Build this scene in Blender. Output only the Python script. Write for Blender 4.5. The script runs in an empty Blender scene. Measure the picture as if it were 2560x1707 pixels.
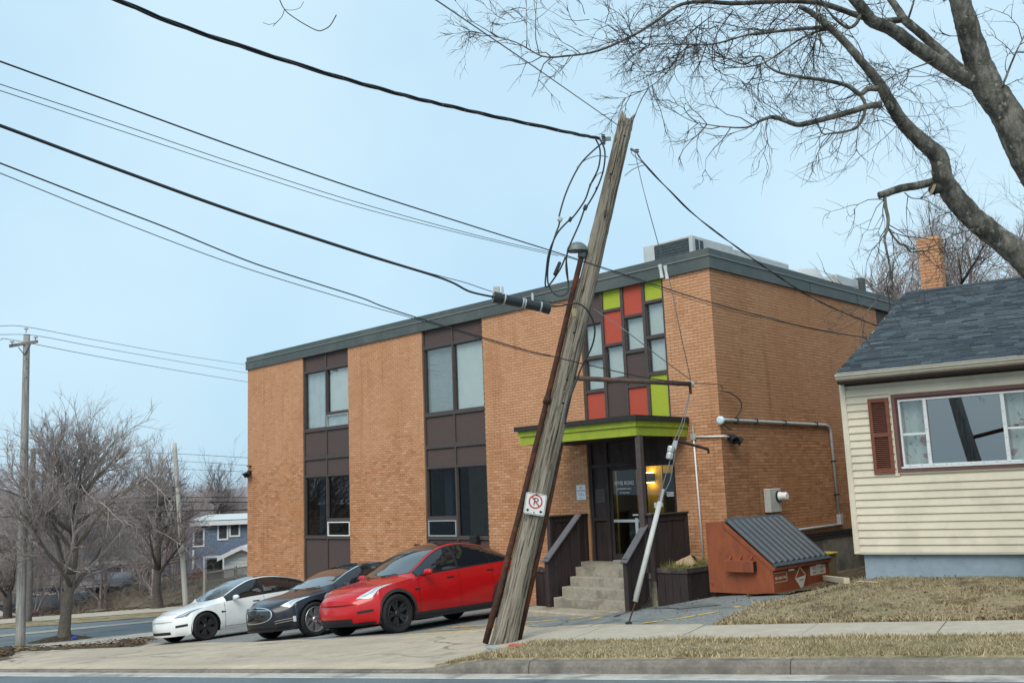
import bpy, math, random
import numpy as np
from mathutils import Vector, Matrix
R_ = math.radians
SC = bpy.context.scene
COL = SC.collection
# ------------------------------------------------------------------ camera
CAM_H = 2.1
FPX, PITCH, ROLL = 2416.02, 0.155639, 0.039938          # focal length in pixels of a 2560 px wide frame
_cp, _sp, _cr, _sr = math.cos(PITCH), math.sin(PITCH), math.cos(ROLL), math.sin(ROLL)
_R, _U, _F = Vector((1, 0, 0)), Vector((0, -_sp, _cp)), Vector((0, _cp, _sp))
CR = _cr * _R - _sr * _U
CU = _sr * _R + _cr * _U
O_ = Vector((0, 0, CAM_H))
cam = bpy.data.cameras.new('camera')
cam.sensor_width = 36
cam.lens = 36 * FPX / 2560
cam.clip_start = 0.1
cam.clip_end = 4000
camo = bpy.data.objects.new('camera', cam)
COL.objects.link(camo)
_m = Matrix((CR, CU, -_F)).transposed().to_4x4()
_m.translation = O_
camo.matrix_world = _m
SC.camera = camo
# ------------------------------------------------------------------ sky, sun, exposure
SUN_EL, SUN_AZ = R_(47), R_(200)                         # behind the camera, a little to the left; azimuth clockwise from +Y
W = bpy.data.worlds.new('World')
SC.world = W
W.use_nodes = True
nt = W.node_tree
nt.nodes.clear()
sky = nt.nodes.new('ShaderNodeTexSky')
sky.sky_type = 'NISHITA'
sky.sun_disc = False
sky.sun_elevation = SUN_EL
sky.sun_rotation = SUN_AZ
sky.air_density = 1.0
sky.dust_density = 4.0
sky.ozone_density = 2.0
scl = nt.nodes.new('ShaderNodeMix'); scl.data_type = 'RGBA'; scl.blend_type = 'MULTIPLY'
scl.inputs[0].default_value = 1
scl.inputs[7].default_value = (0.07, 0.07, 0.07, 1)
nt.links.new(sky.outputs[0], scl.inputs[6])
# thin even overcast veil
co = nt.nodes.new('ShaderNodeTexCoord')
nz = nt.nodes.new('ShaderNodeTexNoise'); nz.inputs['Scale'].default_value = 2.2; nz.inputs['Detail'].default_value = 4
nt.links.new(co.outputs['Generated'], nz.inputs['Vector'])
ramp = nt.nodes.new('ShaderNodeValToRGB')
ramp.color_ramp.elements[0].position = 0.3; ramp.color_ramp.elements[0].color = (0.315, 0.470, 0.580, 1)
ramp.color_ramp.elements[1].position = 0.7; ramp.color_ramp.elements[1].color = (0.420, 0.555, 0.630, 1)
nt.links.new(nz.outputs['Fac'], ramp.inputs[0])
mx = nt.nodes.new('ShaderNodeMix'); mx.data_type = 'RGBA'
mx.inputs[0].default_value = 0.84
nt.links.new(scl.outputs[2], mx.inputs[6]); nt.links.new(ramp.outputs[0], mx.inputs[7])
bg = nt.nodes.new('ShaderNodeBackground')
bg.inputs[1].default_value = 1.0
nt.links.new(mx.outputs[2], bg.inputs[0])
wo = nt.nodes.new('ShaderNodeOutputWorld')
nt.links.new(bg.outputs[0], wo.inputs[0])
sl = bpy.data.lights.new('sun', 'SUN')
sl.energy = 1.5
sl.angle = R_(40)
sl.color = (1.0, 0.92, 0.80)
slo = bpy.data.objects.new('sun', sl)
COL.objects.link(slo)
_sd = Vector((math.sin(SUN_AZ) * math.cos(SUN_EL), math.cos(SUN_AZ) * math.cos(SUN_EL), math.sin(SUN_EL)))
slo.rotation_euler = _sd.to_track_quat('Z', 'Y').to_euler()
SC.view_settings.view_transform = 'Standard'
SC.view_settings.look = 'None'
SC.view_settings.gamma = 1
SC.view_settings.use_curve_mapping = False
SC.view_settings.exposure = 0.84
SC.cycles.max_bounces = 6
SC.cycles.transparent_max_bounces = 12
# ------------------------------------------------------------------ text, made first while the scene is small
def text_mesh(s, size, align='CENTER', ext=0.0008):
    cu = bpy.data.curves.new('text', 'FONT')
    cu.body = s; cu.size = size; cu.align_x = align; cu.extrude = ext; cu.resolution_u = 3
    ob = bpy.data.objects.new('text', cu)
    COL.objects.link(ob)
    dg = bpy.context.evaluated_depsgraph_get()
    me = bpy.data.meshes.new_from_object(ob.evaluated_get(dg))
    bpy.data.objects.remove(ob); bpy.data.curves.remove(cu)
    return me
TXT = {k: text_mesh(*a) for k, a in dict(
    wyse=('WYSE ROAD', .125), prof=('professional centre', .062), addr=('647 Wyse Road', .052),
    no=('NO', .062), smoking=('SMOKING', .056), sm1=('SMOKE 30 FEET', .026), sm2=('OF THE BUILDING', .024), sm3=('THANK YOU', .022),
    phone=('902-468-3100', .085), P=('P', .155), np1=('NO', .05), np2=('PARKING', .042), caution=('CAUTION', .035)).items()}
# ------------------------------------------------------------------ geometry helpers
def ray(x, y): return _F + CR * ((x - 1280) / FPX) - CU * ((y - 853.5) / FPX)
def at(x, y, Y):
    d = ray(x, y); return O_ + d * (Y / d.y)
def atz(x, y, z):
    d = ray(x, y); return O_ + d * ((z - CAM_H) / d.z)
def sm(x):
    x = 0.0 if x < 0 else (1.0 if x > 1 else x); return x * x * (3 - 2 * x)
def lerp(a, b, t): return a + (b - a) * t

def cat(P, sub):
    Q = []
    for i in range(len(P) - 1):
        a, b, c, d = P[max(i - 1, 0)], P[i], P[i + 1], P[min(i + 2, len(P) - 1)]
        for k_ in range(sub):
            t = k_ / sub; Q.append(.5 * ((2 * b) + (c - a) * t + (2 * a - 5 * b + 4 * c - d) * t * t + (3 * b - a - 3 * c + d) * t ** 3))
    Q.append(P[-1]); return Q

class MB:
    def __init__(s): s.v = []; s.f = []
    def add(s, vs, fs):
        n = len(s.v); s.v.extend(tuple(p) for p in vs); s.f.extend(tuple(i + n for i in f) for f in fs); return s
    def box(s, x0, x1, y0, y1, z0, z1, M=None):
        vs = [(x, y, z) for z in (z0, z1) for y in (y0, y1) for x in (x0, x1)]
        if M is not None: vs = [M @ Vector(p) for p in vs]
        return s.add(vs, [(0, 2, 3, 1), (4, 5, 7, 6), (0, 1, 5, 4), (2, 6, 7, 3), (0, 4, 6, 2), (1, 3, 7, 5)])
    def bev(s, x0, x1, y0, y1, z0, z1, b=.01, M=None):
        # box with chamfered vertical and horizontal edges (24 verts)
        vs = []; 
        for (z, zi) in ((z0, 1), (z1, -1)):
            for (y, yi) in ((y0, 1), (y1, -1)):
                for (x, xi) in ((x0, 1), (x1, -1)):
                    vs += [(x, y + yi * b, z + zi * b), (x + xi * b, y, z + zi * b), (x + xi * b, y + yi * b, z)]
        if M is not None: vs = [M @ Vector(p) for p in vs]
        i = lambda c, k: c * 3 + k
        F = [(i(0,0),i(4,0),i(6,0),i(2,0)), (i(1,0),i(3,0),i(7,0),i(5,0)), (i(0,1),i(1,1),i(5,1),i(4,1)), (i(2,1),i(6,1),i(7,1),i(3,1)),
             (i(0,2),i(2,2),i(3,2),i(1,2)), (i(4,2),i(5,2),i(7,2),i(6,2))]
        for (a, b2, k, l) in ((0,1,1,2),(2,3,2,1),(4,5,2,1),(6,7,1,2),(0,2,2,0),(1,3,0,2),(4,6,0,2),(5,7,2,0),(0,4,0,1),(1,5,1,0),(2,6,1,0),(3,7,0,1)):
            F.append((i(a,k), i(b2,k), i(b2,l), i(a,l)))
        for c, fl in zip(range(8), (0,1,1,0,1,0,0,1)):
            F.append((i(c,0), i(c,1), i(c,2)) if fl == 0 else (i(c,0), i(c,2), i(c,1)))
        return s.add(vs, F)
    def tube(s, pts, r, n=8, caps=True, jit=0):
        pts = [Vector(p) for p in pts]; m = len(pts)
        rs = list(r) if hasattr(r, '__len__') else [r] * m
        vs = []; prev = None
        for i, p in enumerate(pts):
            d = (pts[min(i + 1, m - 1)] - pts[max(i - 1, 0)])
            if d.length < 1e-9: d = Vector((0, 0, 1))
            d.normalize()
            if prev is None:
                a = Vector((0, 0, 1)) if abs(d.z) < .9 else Vector((1, 0, 0))
                u = d.cross(a).normalized()
            else:
                u = (prev - d * prev.dot(d))
                u = u.normalized() if u.length > 1e-6 else d.orthogonal().normalized()
            prev = u; w = d.cross(u)
            for k in range(n):
                c = 2 * math.pi * k / n
                q_ = rs[i] * (1 + (jit * (math.sin(3.1 * c + i * .9) * .5 + math.sin(5 * c - i * 1.7) * .4 + math.sin(i * 2.3 + 9 * c) * .5) if jit else 0)); vs.append(p + (u * math.cos(c) + w * math.sin(c)) * q_)
        fs = [(i * n + k, i * n + (k + 1) % n, (i + 1) * n + (k + 1) % n, (i + 1) * n + k) for i in range(m - 1) for k in range(n)]
        if caps:
            fs += [tuple(range(n - 1, -1, -1)), tuple((m - 1) * n + k for k in range(n))]
        return s.add(vs, fs)
    def lathe(s, prof, n=24, M=None, closed=False):
        vs = [(r * math.cos(2 * math.pi * k / n), r * math.sin(2 * math.pi * k / n), z) for (r, z) in prof for k in range(n)]
        if M is not None: vs = [M @ Vector(p) for p in vs]
        m = len(prof)
        fs = [(i * n + k, i * n + (k + 1) % n, ((i + 1) % m) * n + (k + 1) % n, ((i + 1) % m) * n + k) for i in range(m if closed else m - 1) for k in range(n)]
        if not closed: fs += [tuple(range(n - 1, -1, -1)), tuple((m - 1) * n + k for k in range(n))]
        return s.add(vs, fs)
    def prism(s, poly, h, M=None):
        # polygon in xy extruded along z by h
        n = len(poly)
        vs = [(x, y, 0) for x, y in poly] + [(x, y, h) for x, y in poly]
        if M is not None: vs = [M @ Vector(p) for p in vs]
        fs = [tuple(range(n - 1, -1, -1)), tuple(range(n, 2 * n))] + [(i, (i + 1) % n, n + (i + 1) % n, n + i) for i in range(n)]
        return s.add(vs, fs)
    def grid(s, P, nu, nv):
        vs = [P(i, j) for i in range(nu + 1) for j in range(nv + 1)]
        fs = [(i * (nv + 1) + j, (i + 1) * (nv + 1) + j, (i + 1) * (nv + 1) + j + 1, i * (nv + 1) + j + 1) for i in range(nu) for j in range(nv)]
        return s.add(vs, fs)
    def mesh(s, name='mesh', smooth=False):
        me = bpy.data.meshes.new(name)
        me.from_pydata([tuple(p) for p in s.v], [], s.f)
        if smooth: me.polygons.foreach_set('use_smooth', [True] * len(me.polygons))
        me.update(); return me

def smooth_by_angle(me, ang=35):
    me.polygons.foreach_set('use_smooth', [True] * len(me.polygons))
    try: me.set_sharp_from_angle(angle=R_(ang))
    except Exception: pass

def props(o, label=None, cat=None, group=None, kind=None):
    if label: o['label'] = label
    if cat: o['category'] = cat
    if group: o['group'] = group
    if kind: o['kind'] = kind
    return o
def obj(name, mb, m, parent=None, label=None, smooth=False, kind=None, auto=None):
    me = mb if isinstance(mb, bpy.types.Mesh) else mb.mesh(name, smooth)
    if auto: smooth_by_angle(me, auto)
    if m is not None:
        me.materials.clear(); me.materials.append(m)
    o = bpy.data.objects.new(name, me)
    COL.objects.link(o)
    if parent is not None: o.parent = parent
    if label: o['label'] = label
    if kind: o['kind'] = kind
    return o
def thing(name, label, cat, M=None, group=None):
    o = bpy.data.objects.new(name, None)
    o.empty_display_size = .2
    COL.objects.link(o)
    if M is not None: o.matrix_world = M
    return props(o, label, cat, group)
def solo(name, mb, m, label, cat, group=None, smooth=False, auto=None):
    return props(obj(name, mb, m, smooth=smooth, auto=auto), label, cat, group)
def struct(name, mb, m, smooth=False):
    return props(obj(name, mb, m, smooth=smooth), kind='structure')
# ------------------------------------------------------------------ materials
def N(nt, t, **kw):
    n = nt.nodes.new(t)
    for k, v in kw.items(): setattr(n, k, v)
    return n
def mix(nt, fac, a, b, mode='MIX'):
    n = N(nt, 'ShaderNodeMix', data_type='RGBA', blend_type=mode)
    for sock, val in ((n.inputs[0], fac), (n.inputs[6], a), (n.inputs[7], b)):
        if hasattr(val, 'is_output'): nt.links.new(val, sock)
        elif isinstance(val, (tuple, list)): sock.default_value = tuple(val[:3]) + (1,)
        else: sock.default_value = val
    return n.outputs[2]
def noise(nt, scale, detail=4, rough=.55, vec=None, stretch=None, dist=0):
    g = N(nt, 'ShaderNodeNewGeometry').outputs['Position'] if vec is None else vec
    if stretch:
        mp = N(nt, 'ShaderNodeMapping'); mp.inputs['Scale'].default_value = stretch
        nt.links.new(g, mp.inputs['Vector']); g = mp.outputs[0]
    n = N(nt, 'ShaderNodeTexNoise')
    n.inputs['Scale'].default_value = scale; n.inputs['Detail'].default_value = detail
    n.inputs['Roughness'].default_value = rough; n.inputs['Distortion'].default_value = dist
    nt.links.new(g, n.inputs['Vector'])
    return n.outputs['Fac']
def rmap(nt, x, a, b, c=0, d=1):
    n = N(nt, 'ShaderNodeMapRange'); n.clamp = True
    nt.links.new(x, n.inputs[0])
    for i, v in enumerate((a, b, c, d)): n.inputs[i + 1].default_value = v
    return n.outputs[0]
MATS = {}
def mat(name, col, rough=.7, var=.18, scale=6, bump=0, spec=.3, metal=0, col2=None, s2=1.2, t2=(.5, .62), dirt=None, stretch=None, bscale=None, coat=0, crack=None, grain=0):
    if name in MATS: return MATS[name]
    m = bpy.data.materials.new(name); m.use_nodes = True
    nt = m.node_tree; b = nt.nodes['Principled BSDF']
    lo = tuple(c * (1 - var) for c in col); hi = tuple(min(1, c * (1 + var)) for c in col)
    f = rmap(nt, noise(nt, scale, 6, .6, stretch=stretch), .3, .7)
    c = mix(nt, f, lo, hi)
    if col2 is not None:
        c = mix(nt, rmap(nt, noise(nt, s2, 5, .6, stretch=stretch), t2[0], t2[1]), c, col2)
    if dirt is not None:
        c = mix(nt, rmap(nt, noise(nt, dirt[1], 8, .7), dirt[2], dirt[3]), c, dirt[0])
    if grain: c = mix(nt, rmap(nt, noise(nt, grain, 3, .7), .42, .68, 0, .55), c, tuple(x * .62 for x in col))
    if crack is not None:                                   # (scale, width, colour)
        gpos = N(nt, 'ShaderNodeNewGeometry').outputs['Position']
        nn = N(nt, 'ShaderNodeTexNoise'); nn.inputs['Scale'].default_value = 1.7; nn.inputs['Detail'].default_value = 5; nt.links.new(gpos, nn.inputs['Vector'])
        va = N(nt, 'ShaderNodeVectorMath', operation='MULTIPLY_ADD'); va.inputs[1].default_value = (.9, .9, 0); nt.links.new(nn.outputs['Color'], va.inputs[0]); nt.links.new(gpos, va.inputs[2])
        vo = N(nt, 'ShaderNodeTexVoronoi', feature='DISTANCE_TO_EDGE'); vo.inputs['Scale'].default_value = crack[0]; nt.links.new(va.outputs[0], vo.inputs['Vector'])
        cf = rmap(nt, vo.outputs['Distance'], crack[1] * .3, crack[1], 1, 0)
        cm_ = N(nt, 'ShaderNodeMath', operation='MULTIPLY'); nt.links.new(cf, cm_.inputs[0]); nt.links.new(rmap(nt, noise(nt, .45, 3), .45, .58, 0, .85), cm_.inputs[1])
        c = mix(nt, cm_.outputs[0], c, crack[2])
    nt.links.new(c, b.inputs['Base Color'])
    b.inputs['Roughness'].default_value = rough
    b.inputs['Metallic'].default_value = metal
    b.inputs['Specular IOR Level'].default_value = spec
    b.inputs['Coat Weight'].default_value = coat
    b.inputs['Coat Roughness'].default_value = .03
    if bump:
        bn = N(nt, 'ShaderNodeBump'); bn.inputs['Strength'].default_value = bump; bn.inputs['Distance'].default_value = .02
        nt.links.new(noise(nt, bscale or scale * 4, 6, .65, stretch=stretch), bn.inputs['Height'])
        nt.links.new(bn.outputs[0], b.inputs['Normal'])
    MATS[name] = m
    return m
def flat(name, col, rough=.5, spec=.4, metal=0, emit=0, coat=0):
    if name in MATS: return MATS[name]
    m = bpy.data.materials.new(name); m.use_nodes = True
    b = m.node_tree.nodes['Principled BSDF']
    b.inputs['Base Color'].default_value = tuple(col) + (1,)
    b.inputs['Roughness'].default_value = rough; b.inputs['Metallic'].default_value = metal
    b.inputs['Specular IOR Level'].default_value = spec; b.inputs['Coat Weight'].default_value = coat; b.inputs['Coat Roughness'].default_value = .03
    if emit:
        b.inputs['Emission Color'].default_value = tuple(col) + (1,); b.inputs['Emission Strength'].default_value = emit
    MATS[name] = m
    return m
def glass(name, tint=(.8, .85, .88), refl=.12, rough=.01):
    if name in MATS: return MATS[name]
    m = bpy.data.materials.new(name); m.use_nodes = True
    nt = m.node_tree; nt.nodes.clear()
    tr = N(nt, 'ShaderNodeBsdfTransparent'); tr.inputs[0].default_value = tint + (1,)
    gl = N(nt, 'ShaderNodeBsdfGlossy'); gl.inputs['Roughness'].default_value = rough
    lw = N(nt, 'ShaderNodeLayerWeight'); lw.inputs[0].default_value = .5
    pw = N(nt, 'ShaderNodeMath', operation='POWER'); pw.inputs[1].default_value = 4
    nt.links.new(lw.outputs['Facing'], pw.inputs[0])
    ad = N(nt, 'ShaderNodeMath', operation='MULTIPLY_ADD'); ad.inputs[1].default_value = .9; ad.inputs[2].default_value = .04 + refl
    nt.links.new(pw.outputs[0], ad.inputs[0])
    ms = N(nt, 'ShaderNodeMixShader')
    nt.links.new(ad.outputs[0], ms.inputs[0]); nt.links.new(tr.outputs[0], ms.inputs[1]); nt.links.new(gl.outputs[0], ms.inputs[2])
    o = N(nt, 'ShaderNodeOutputMaterial'); nt.links.new(ms.outputs[0], o.inputs[0])
    MATS[name] = m
    return m
def brick_mat(name, cols, grime=(.12, .07, .04), gz=None):
    m = bpy.data.materials.new(name); m.use_nodes = True
    nt = m.node_tree; b = nt.nodes['Principled BSDF']
    g = N(nt, 'ShaderNodeNewGeometry'); oi = N(nt, 'ShaderNodeObjectInfo')
    a = N(nt, 'ShaderNodeMath', operation='ADD'); nt.links.new(g.outputs['Random Per Island'], a.inputs[0]); nt.links.new(oi.outputs['Random'], a.inputs[1])
    fr = N(nt, 'ShaderNodeMath', operation='FRACT'); nt.links.new(a.outputs[0], fr.inputs[0])
    r = N(nt, 'ShaderNodeValToRGB'); r.color_ramp.interpolation = 'LINEAR'
    e = r.color_ramp.elements
    e[0].position = 0; e[0].color = cols[0] + (1,); e[1].position = 1; e[1].color = cols[-1] + (1,)
    for i, c in enumerate(cols[1:-1]):
        x = e.new((i + 1) / (len(cols) - 1)); x.color = c + (1,)
    nt.links.new(fr.outputs[0], r.inputs[0])
    c = mix(nt, rmap(nt, noise(nt, 60, 5, .7), .35, .75, 0, .35), r.outputs[0], tuple(x * .55 for x in cols[0]))
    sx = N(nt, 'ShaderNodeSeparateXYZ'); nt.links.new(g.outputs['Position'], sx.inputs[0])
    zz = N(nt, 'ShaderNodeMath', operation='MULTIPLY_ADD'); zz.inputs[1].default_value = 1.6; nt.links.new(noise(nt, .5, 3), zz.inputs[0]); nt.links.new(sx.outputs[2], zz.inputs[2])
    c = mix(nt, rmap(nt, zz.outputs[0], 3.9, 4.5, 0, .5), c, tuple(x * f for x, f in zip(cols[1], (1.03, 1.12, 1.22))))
    c = mix(nt, rmap(nt, noise(nt, .7, 5, .6, stretch=(1, 1, .6)), .45, .7, 0, .45), c, tuple(x * f for x, f in zip(cols[1], (.80, .72, .60))))
    c = mix(nt, rmap(nt, noise(nt, 2.6, 6, .6, stretch=(2.2, 2.2, .12)), .56, .74, 0, .5), c, grime)
    c = mix(nt, rmap(nt, noise(nt, 1.3, 7, .65, stretch=(1.6, 1.6, .35)), .55, .8, 0, .55), c, grime)
    nt.links.new(c, b.inputs['Base Color'])
    b.inputs['Roughness'].default_value = .85; b.inputs['Specular IOR Level'].default_value = .2
    bn = N(nt, 'ShaderNodeBump'); bn.inputs['Strength'].default_value = .35; bn.inputs['Distance'].default_value = .01
    nt.links.new(noise(nt, 90, 5, .7), bn.inputs['Height']); nt.links.new(bn.outputs[0], b.inputs['Normal'])
    return m
# ------------------------------------------------------------------ frames of reference
TH = 0.769795
BC = Vector((4.2705, 20.2038, 0))                         # near corner of the office building
BX = Vector((math.cos(TH), -math.sin(TH), 0)); BY = Vector((math.sin(TH), math.cos(TH), 0))
BM = Matrix.Translation(BC) @ Matrix.Rotation(-TH, 4, 'Z')
BI = BM.inverted()
PHI = R_(32.5)
HC = Vector((5.1954, 15.3, 0))                            # front left corner of the house
HX = Vector((math.cos(PHI), -math.sin(PHI), 0)); HY = Vector((math.sin(PHI), math.cos(PHI), 0))
HM = Matrix.Translation(HC) @ Matrix.Rotation(-PHI, 4, 'Z')
ST0 = Vector((-.35, 11.98, 0)); SA = R_(29)
SD = Vector((-math.cos(SA), math.sin(SA), 0)); SN = Vector((math.sin(SA), math.cos(SA), 0))
KX = [-90, -60, -30, -21, -11.7, -6.8, -4, -1, -.2, 1.0, 2.4, 4, 30]
KZ = [-3.6, -3.1, -2.45, -2.08, -1.16, -.70, -.42, -.24, -.17, .17, .22, .30, .7]
def bld(p): q = p - BC; return q.dot(BX), q.dot(BY)
def stc(p): q = p - ST0; return q.dot(SD), q.dot(SN)
def sp(t, s): return ST0 + SD * t + SN * s
def curbh(t): return .02 + .105 * (1 - sm((t - .1) / 1.2))
def g(X, Y, curb=True):
    p = Vector((X, Y, 0)); xb, yb = bld(p); t, s = stc(p)
    zl = sum(np.interp(xb + d, KX, KZ) for d in (-.7, -.35, 0, .35, .7)) / 5
    zr = -.05 * max(-60, min(30, t))
    w = sm((s - 1.7) / 4.0)
    z = zr * (1 - w) + zl * w
    if s > .08 and curb: z += curbh(t) * (1 - w)
    dx, dy = (X + 25.2) / 5.5, (Y - 50.2) / 3.6            # sunken driveway beyond the cross street
    d2 = dx * dx + dy * dy
    if d2 < 9: z -= 1.15 * math.exp(-d2 ** 2)
    if t < -1.7: z += .29 * sm((-1.75 - t) / 1.9) * sm((s - 2.75) / 3.0)
    return z
def gp(x, y, dz=0.0, far=120):
    d = ray(x, y); Y = 5.0
    prev = None
    while Y < far:
        p = O_ + d * (Y / d.y)
        if p.z < g(p.x, p.y) + dz:
            lo, hi = Y - .2, Y
            for _ in range(14):
                m_ = (lo + hi) / 2; q = O_ + d * (m_ / d.y)
                if q.z < g(q.x, q.y) + dz: hi = m_
                else: lo = m_
            return O_ + d * (hi / d.y)
        Y += .2
    return O_ + d * (far / d.y)
def onb(x, y, z=0): return BM @ Vector((x, y, z))
def zg(p, dz=0): return Vector((p.x, p.y, g(p.x, p.y) + dz))

asphalt = mat('asphalt_near', (.15, .185, .205), .9, .22, 30, .35, .25, col2=(.11, .135, .15), s2=.6, t2=(.48, .66), bscale=160, crack=(.28, .012, (.05, .06, .068)), grain=60)
asphalt_lot = mat('asphalt_lot', (.225, .238, .232), .88, .3, 14, .4, .3, col2=(.13, .14, .14), s2=.9, t2=(.52, .64), bscale=120, dirt=((.30, .30, .28), 1.1, .56, .74), crack=(.42, .016, (.06, .07, .075)), grain=45)
concrete = mat('concrete_walk', (.455, .412, .34), .9, .12, 5, .25, .2, col2=(.36, .32, .265), s2=.8, t2=(.5, .72), bscale=150, grain=60, dirt=((.20, .19, .17), 9, .64, .76))
apron_m = mat('concrete_apron', (.455, .392, .305), .9, .16, 3, .25, .2, col2=(.36, .312, .248), s2=.5, t2=(.46, .7), bscale=140, dirt=((.26, .235, .195), 2.2, .54, .75), stretch=(1, 1.5, 1), crack=(.22, .008, (.17, .15, .12)), grain=55)
curb_m = mat('concrete_curb', (.21, .19, .165), .92, .25, 12, .4, .2, col2=(.12, .11, .10), s2=2.2, t2=(.5, .66), bscale=120, grain=40)
gutter_m = mat('concrete_gutter', (.43, .41, .37), .9, .15, 7, .25, .2, col2=(.24, .23, .21), s2=1.5, bscale=120)
dirt_m = mat('soil', (.10, .075, .05), .95, .3, 9, .5, .1, col2=(.17, .13, .08), s2=.7, bscale=60)
turf_m = mat('dead_turf', (.285, .235, .15), .95, .35, 12, .6, .1, col2=(.165, .155, .085), s2=1.6, t2=(.5, .68), bscale=60, dirt=((.115, .085, .055), 2.0, .50, .64))
yellow_m = mat('road_paint_yellow', (.70, .47, .12), .8, .2, 20, .1, .2, dirt=((.13, .15, .155), 11, .52, .6))
leaf_m = mat('leaf_litter', (.06, .048, .036), .95, .5, 25, .6, .1, col2=(.115, .085, .05), s2=8, bscale=60)

# base ground sheet to the horizon
def axis(lo, hi, a, b, fine, grow=1.35):
    xs = list(np.arange(a, b + .01, fine)); st = fine
    x = a
    while x > lo: st *= grow; x -= st; xs.insert(0, max(x, lo))
    st = fine; x = b
    while x < hi: st *= grow; x += st; xs.append(min(x, hi))
    return xs
gx = axis(-900, 900, -34, 26, 1.0); gy = axis(-60, 1800, 4, 60, 1.0)
mb = MB()
def _base(i, j):
    X, Y = gx[i], gy[j]
    t, s = stc(Vector((X, Y, 0)))
    return (X, Y, g(X, Y) - (.06 if abs(s) > 1.2 else .22))
mb.grid(_base, len(gx) - 1, len(gy) - 1)
struct('ground', mb, dirt_m, True)
def sheet(ts, ss, f):
    m_ = MB(); m_.grid(lambda i, j: f(ts[i], ss[j]), len(ts) - 1, len(ss) - 1); return m_
def stp(t, s, dz, curb=True):
    p = sp(t, s); p.z = g(p.x, p.y, curb) + dz; return p
TS = list(np.arange(-40, 40.1, .5))
def road_z(t, s):
    p = sp(t, s); p.z = -.05 * max(-60, min(30, t)) + .003 - .006 * abs(s + 4.5) * .3; return p
struct('street', sheet(TS, [-15, -10, -6, -4.5, -3, -2, -1.2, -.6, -.32], road_z), asphalt, True)
def gut(t, s):
    p = sp(t, s); p.z = -.05 * max(-60, min(30, t)) + .002 - .012 * (s + .34) / .34 + (0 if s > -.342 else -.012 * (-.34 - s) / .06 - .004); return p
struct('gutter', sheet(TS, [-.40, -.345, -.34, -.17, 0.02], gut), gutter_m)
# kerb, with dropped end at the driveway
TK = list(np.arange(-30, -1, 1.0)) + list(np.arange(-1, 3, .1)) + list(np.arange(3, 30, 1.0))
def kerb(t, k):
    h = curbh(t); prof = [(0, -.05), (.012, h * .55), (.03, h - .012), (.05, h), (.17, h + .003), (.17, -.1)]
    s, z = prof[k]; p = sp(t, s); p.z = -.05 * max(-60, min(30, t)) - .004 + z; return p
kerb_o = struct('kerb', sheet(TK, range(6), kerb), curb_m)
for tq in np.arange(-9.6, .2, 3.05):                       # expansion joints in the kerb
    mj = MB(); mj.grid(lambda i, j: kerb(tq + .012 * i, j) + SN * -.002 + Vector((0, 0, .002)), 1, 4)
    obj('joint', mj, flat('joint_dark', (.06, .055, .05), .9), kerb_o)
# verge between kerb and sidewalk, ends in a point at the leaning pole
def verge(a, b):
    t = lerp(-30, .98, a); wid = 1.40 * (1 - sm((t - .25) / .72)) 
    s = .172 + b * max(.02, wid)
    q = stp(t, s, .008); q.z += .025 * math.sin(b * math.pi) ; return q
mv = MB()
def vedge(i, j):
    q = verge(i / 90, min(max(j - 1, 0), 6) / 6)
    if j in (0, 8): q = q - Vector((0, 0, .2))
    return q
mv.grid(vedge, 90, 8)
struct('verge', mv, turf_m, True)
# sidewalk slabs
sw = bpy.data.objects.new('sidewalk', None); COL.objects.link(sw); sw['kind'] = 'structure'
tj = -26.0; rng = random.Random(3)
while tj < 1.2:
    L = 1.52
    m_ = MB(); a0, a1 = tj + .006, tj + L - .006
    dz = .014 + rng.uniform(-.003, .003)
    pts = [(a0 + (a1 - a0) * i / 3) for i in range(4)]
    m_.grid(lambda i, j: stp(pts[i], [1.56, 1.95, 2.35, 2.76][j], dz), 3, 3)
    n0 = len(m_.v)
    ring = [0, 1, 2, 3, 7, 11, 15, 14, 13, 12, 8, 4]
    lowv = [(m_.v[k][0], m_.v[k][1], m_.v[k][2] - .08) for k in ring]
    m_.add(lowv, [])
    m_.f += [(ring[k], ring[(k + 1) % 12], n0 + (k + 1) % 12, n0 + k) for k in range(12)]
    obj('slab', m_, concrete, sw)
    tj += L
# driveway apron: the broad sandy concrete in front of the parked cars
top = [(-700, 1700), (-300, 1665), (0, 1640), (200, 1623), (380, 1607), (500, 1606), (640, 1604), (790, 1599), (900, 1592), (1023, 1585), (1150, 1575), (1306, 1565), (1450, 1563), (1600, 1562), (1760, 1560)]
topw = [gp(x, y) for x, y in top]
tt = [stc(p) for p in topw]
ap = MB()
NA = 60
def apr(i, j):
    a = i / NA * (len(tt) - 1); k = min(int(a), len(tt) - 2); f_ = a - k
    t1 = lerp(tt[k][0], tt[k + 1][0], f_); s1 = lerp(tt[k][1], tt[k + 1][1], f_)
    s0 = .17 if t1 > 1.0 else lerp(.17, 2.0, sm((1.15 - t1) / .9))
    s = lerp(s0, s1, max(0, j - 1) / 10)
    q = stp(t1, s, .008)
    if j == 0: q.z -= .25
    return q
ap.grid(apr, NA, 11)
struct('driveway_apron', ap, apron_m, True)
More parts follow.
